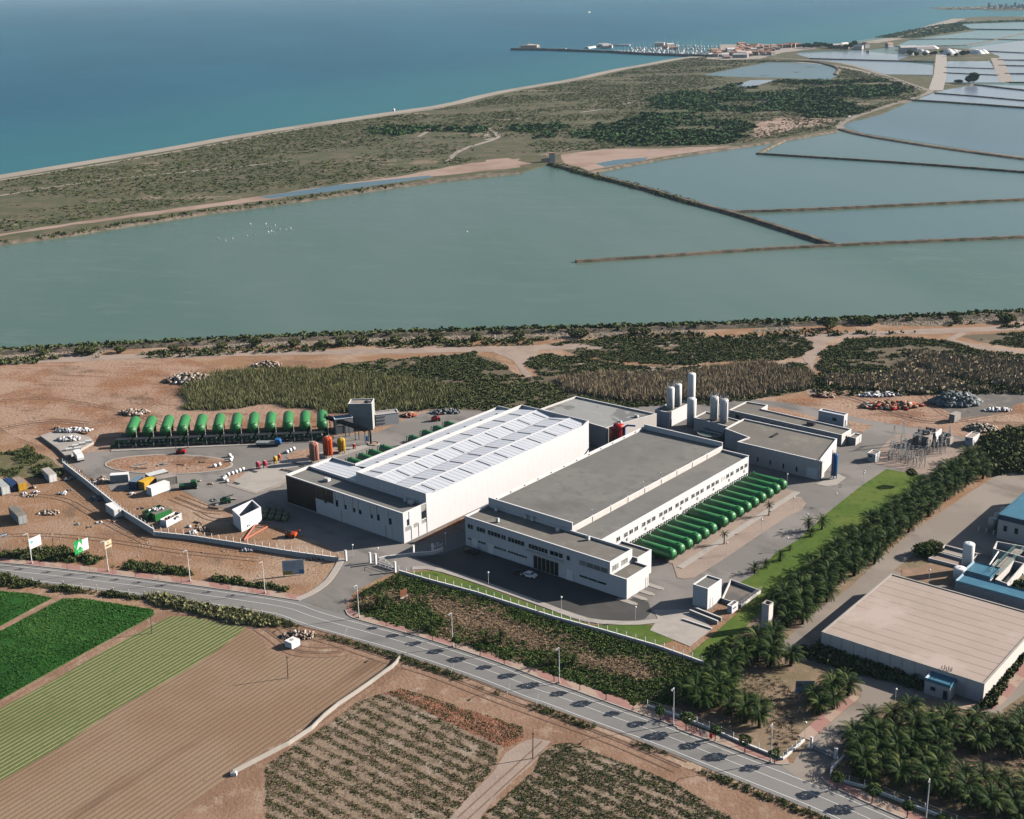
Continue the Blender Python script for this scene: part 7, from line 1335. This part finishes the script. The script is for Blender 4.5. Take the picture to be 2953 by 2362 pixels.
# distant resort towers
sheet('far_coast',g(TH,(1250,72),(1500,66),(1800,58),(2300,52),(2300,95),(1900,102),(1700,90),(1400,92)),-.3,M_scrubg,'distant coast under the resort towers')
for i in range(22):
    x=1815+i*17+rq.uniform(-5,5); y=88-rq.uniform(0,12); h=rq.choice((7,10,13,17,20,16,9)); w_=rq.uniform(4.5,8)
    t=thing('tower_block','pale distant tower block in the resort skyline, number %d from the left'%(i+1) if False else 'pale distant tower block of the hazy resort skyline','tower block',(*G(TH(x,y)),0),rq.uniform(-.4,.4),'tower blocks of the distant resort')
    MB().box(-w_/2,-3,0,w_/2,3,h).build('wall',M_wallp if i%3 else M_greyc,t); MB().box(-1.2,-1.2,h+.01,1.2,1.2,h+1.2).build('roof_block',M_wallp,t)
    for q in range(int(h/3)): MB().box(-w_/2+.4,-3.1,.8+q*3,w_/2-.4,-3.01,1.9+q*3).build('window_band',M_greyc,t)
for i in range(26):
    x=1420+i*28+rq.uniform(-8,8); y=84+rq.uniform(-6,8); copy_tree(hp[2 if i%2 else 1],(*G(TH(x,y)),0),rq.uniform(-.4,.4),'small pale house on the distant coast below the towers',rq.uniform(.3,.5),'houses of the distant resort')
t=thing('watch_hut','small white and brick pump tower at the head of the diagonal dike','tower',(*G(Z(266,92)),0)); MB().box(-2.4,-2,0,2.4,2,7).build('wall',M_wallp,t); MB().box(-2.7,-2.3,7.01,2.7,2.3,7.5).build('roof',M_terroof,t); MB().box(-9,-1.5,0,-2.5,1.5,3).build('annex',M_terra,t)
t=thing('beach_hut','little round white lookout hut on the beach','hut',(*G(W(1632,30)),0)); MB().lathe([(1.5,0),(1.5,2),(2,2.1),(.3,3.4)],n=12).build('body',M_white,t); MB().box(-.5,-1.6,0,.5,-1.48,1.7).build('door',M_dark,t)
# birds on the pond
bd=thing('white_bird','x','bird'); BV=MB().lathe([(.02,-.55),(.2,-.3),(.28,0),(.2,.35),(.05,.7)],(0,0,.2),8,'x'); BV.lathe([(.07,0),(.06,.5),(.1,.55),(.09,.68),(.02,.75)],(-.4,0,.35),6); BV.build('body',M_white,bd,True); MB().box(-.62,-.03,.95,-.45,.03,1.0).build('beak',M_orange,bd)
for i,(x,y) in enumerate(((905,556),(935,563),(963,555),(1025,545),(1037,495),(1055,540),(1102,495),(1110,512),(1112,528),(1120,510),(1125,524),(1133,529),(1140,500),(1158,517),(1185,518),(1203,512),(1204,520),(1936,527))):
    o=bd if i==0 else copy_tree(bd,(0,0,0)); o.location=(*G(W(x,y)),-.5); o.rotation_euler=(0,0,i*1.7); o.scale=(1.05,)*3; o['label']='white bird floating on the front salt pond'; o['group']='white birds on the front pond'
def ordw(n):
    if n<20: return ORD[n]
    t=['twenty','thirty','forty','fifty','sixty','seventy','eighty','ninety'][(n+1)//10-2]; k=(n+1)%10
    return t+'-'+ORD[k-1] if k else t[:-1]+'ieth'
def rowlabels(group,base_,what,key,width,rowname,far_first=True,order='from the left'):
    obs=[o for o in COL.objects if o.get('group')==group and o['label'].startswith(base_)]
    obs.sort(key=lambda o:-key(o)[1] if far_first else key(o)[1]); rows=[]
    for o in obs:
        if rows and abs(key(rows[-1][0])[1]-key(o)[1])<width: rows[-1].append(o)
        else: rows.append([o])
    for a,r_ in enumerate(rows):
        for b,o in enumerate(sorted(r_,key=lambda o:key(o)[0])):
            o['label']='%s, %s%s %s'%(what,('%s %s, '%(ordw(a),rowname)) if len(rows)>1 else '',ordw(b),order)
wk=lambda o:(o.location.x,o.location.y); lk=lambda o:W2U((o.location.x,o.location.y))
rowlabels('palms of the dense belt','dark','palm of the dense belt',lambda o:lk(o),2.1,'row from its far end',order='from the lawn')
rowlabels('palms of the bottom right grove','dark','palm of the bottom right grove',wk,4.2,'row from the back'); rowlabels('palms of the curved row','dark','palm left of the information board',wk,3.9,'row from the back')
rowlabels('palms of the round clump','dark','palm behind the information board',wk,3.9,'row from the back'); rowlabels('insulator posts in rows in the substation','slender','insulator post',wk,3.,'row from the back')
rowlabels('shrubs along the lagoon embankment','rounded','rounded shrub along the lagoon embankment',wk,9999,'row')
for b_,w_ in ((lb_[0],'terracotta village house'),(lb_[1],'red-roofed white village house'),(lb_[2],'white flat block of the village'),(lb_[3],'terracotta apartment block of the village')): rowlabels('buildings of the far harbour village',b_,w_,wk,40,'row from the sea')
rowlabels('boats moored in the far marina','white sailing','white sailing boat in the far marina',wk,40,'row from the sea'); rowlabels('boats moored in the far marina','white motor','white motor boat in the far marina',wk,40,'row from the sea')
rowlabels('tower blocks of the distant resort','pale','pale hazy resort tower block',wk,9999,'row'); rowlabels('houses of the distant resort','small','small pale house below the resort towers',wk,9999,'row'); rowlabels('trees of the far shore','round','round dark tree of the far shore',wk,9999,'row'); rowlabels('white birds on the front pond','white','white bird on the front salt pond',wk,9999,'row')
# ================================================================ HAZE
hz=MB(); x0,y0,x1,y1=-70000,-1000,70000,100000
V=[(x0,y0,-3),(x1,y0,-3),(x1,y1,-3),(x0,y1,-3),(x0,y0,175),(x1,y0,175),(x1,y1,175),(x0,y1,175)]
hm=bpy.data.materials.new('haze'); hm.use_nodes=True; ht=hm.node_tree; ht.nodes.remove(ht.nodes['Principled BSDF']); pv=ht.nodes.new('ShaderNodeVolumePrincipled'); pv.inputs['Color'].default_value=(.60,.82,1.,1); pv.inputs['Density'].default_value=.00003; pv.inputs['Anisotropy'].default_value=.1; ht.links.new(pv.outputs[0],ht.nodes['Material Output'].inputs['Volume'])
hz.add(V,[(0,3,2,1),(4,5,6,7),(0,1,5,4),(1,2,6,5),(2,3,7,6),(3,0,4,7)]); ho=hz.build('haze',hm); ho['kind']='stuff'; ho['label']='thin sea haze over the coast'
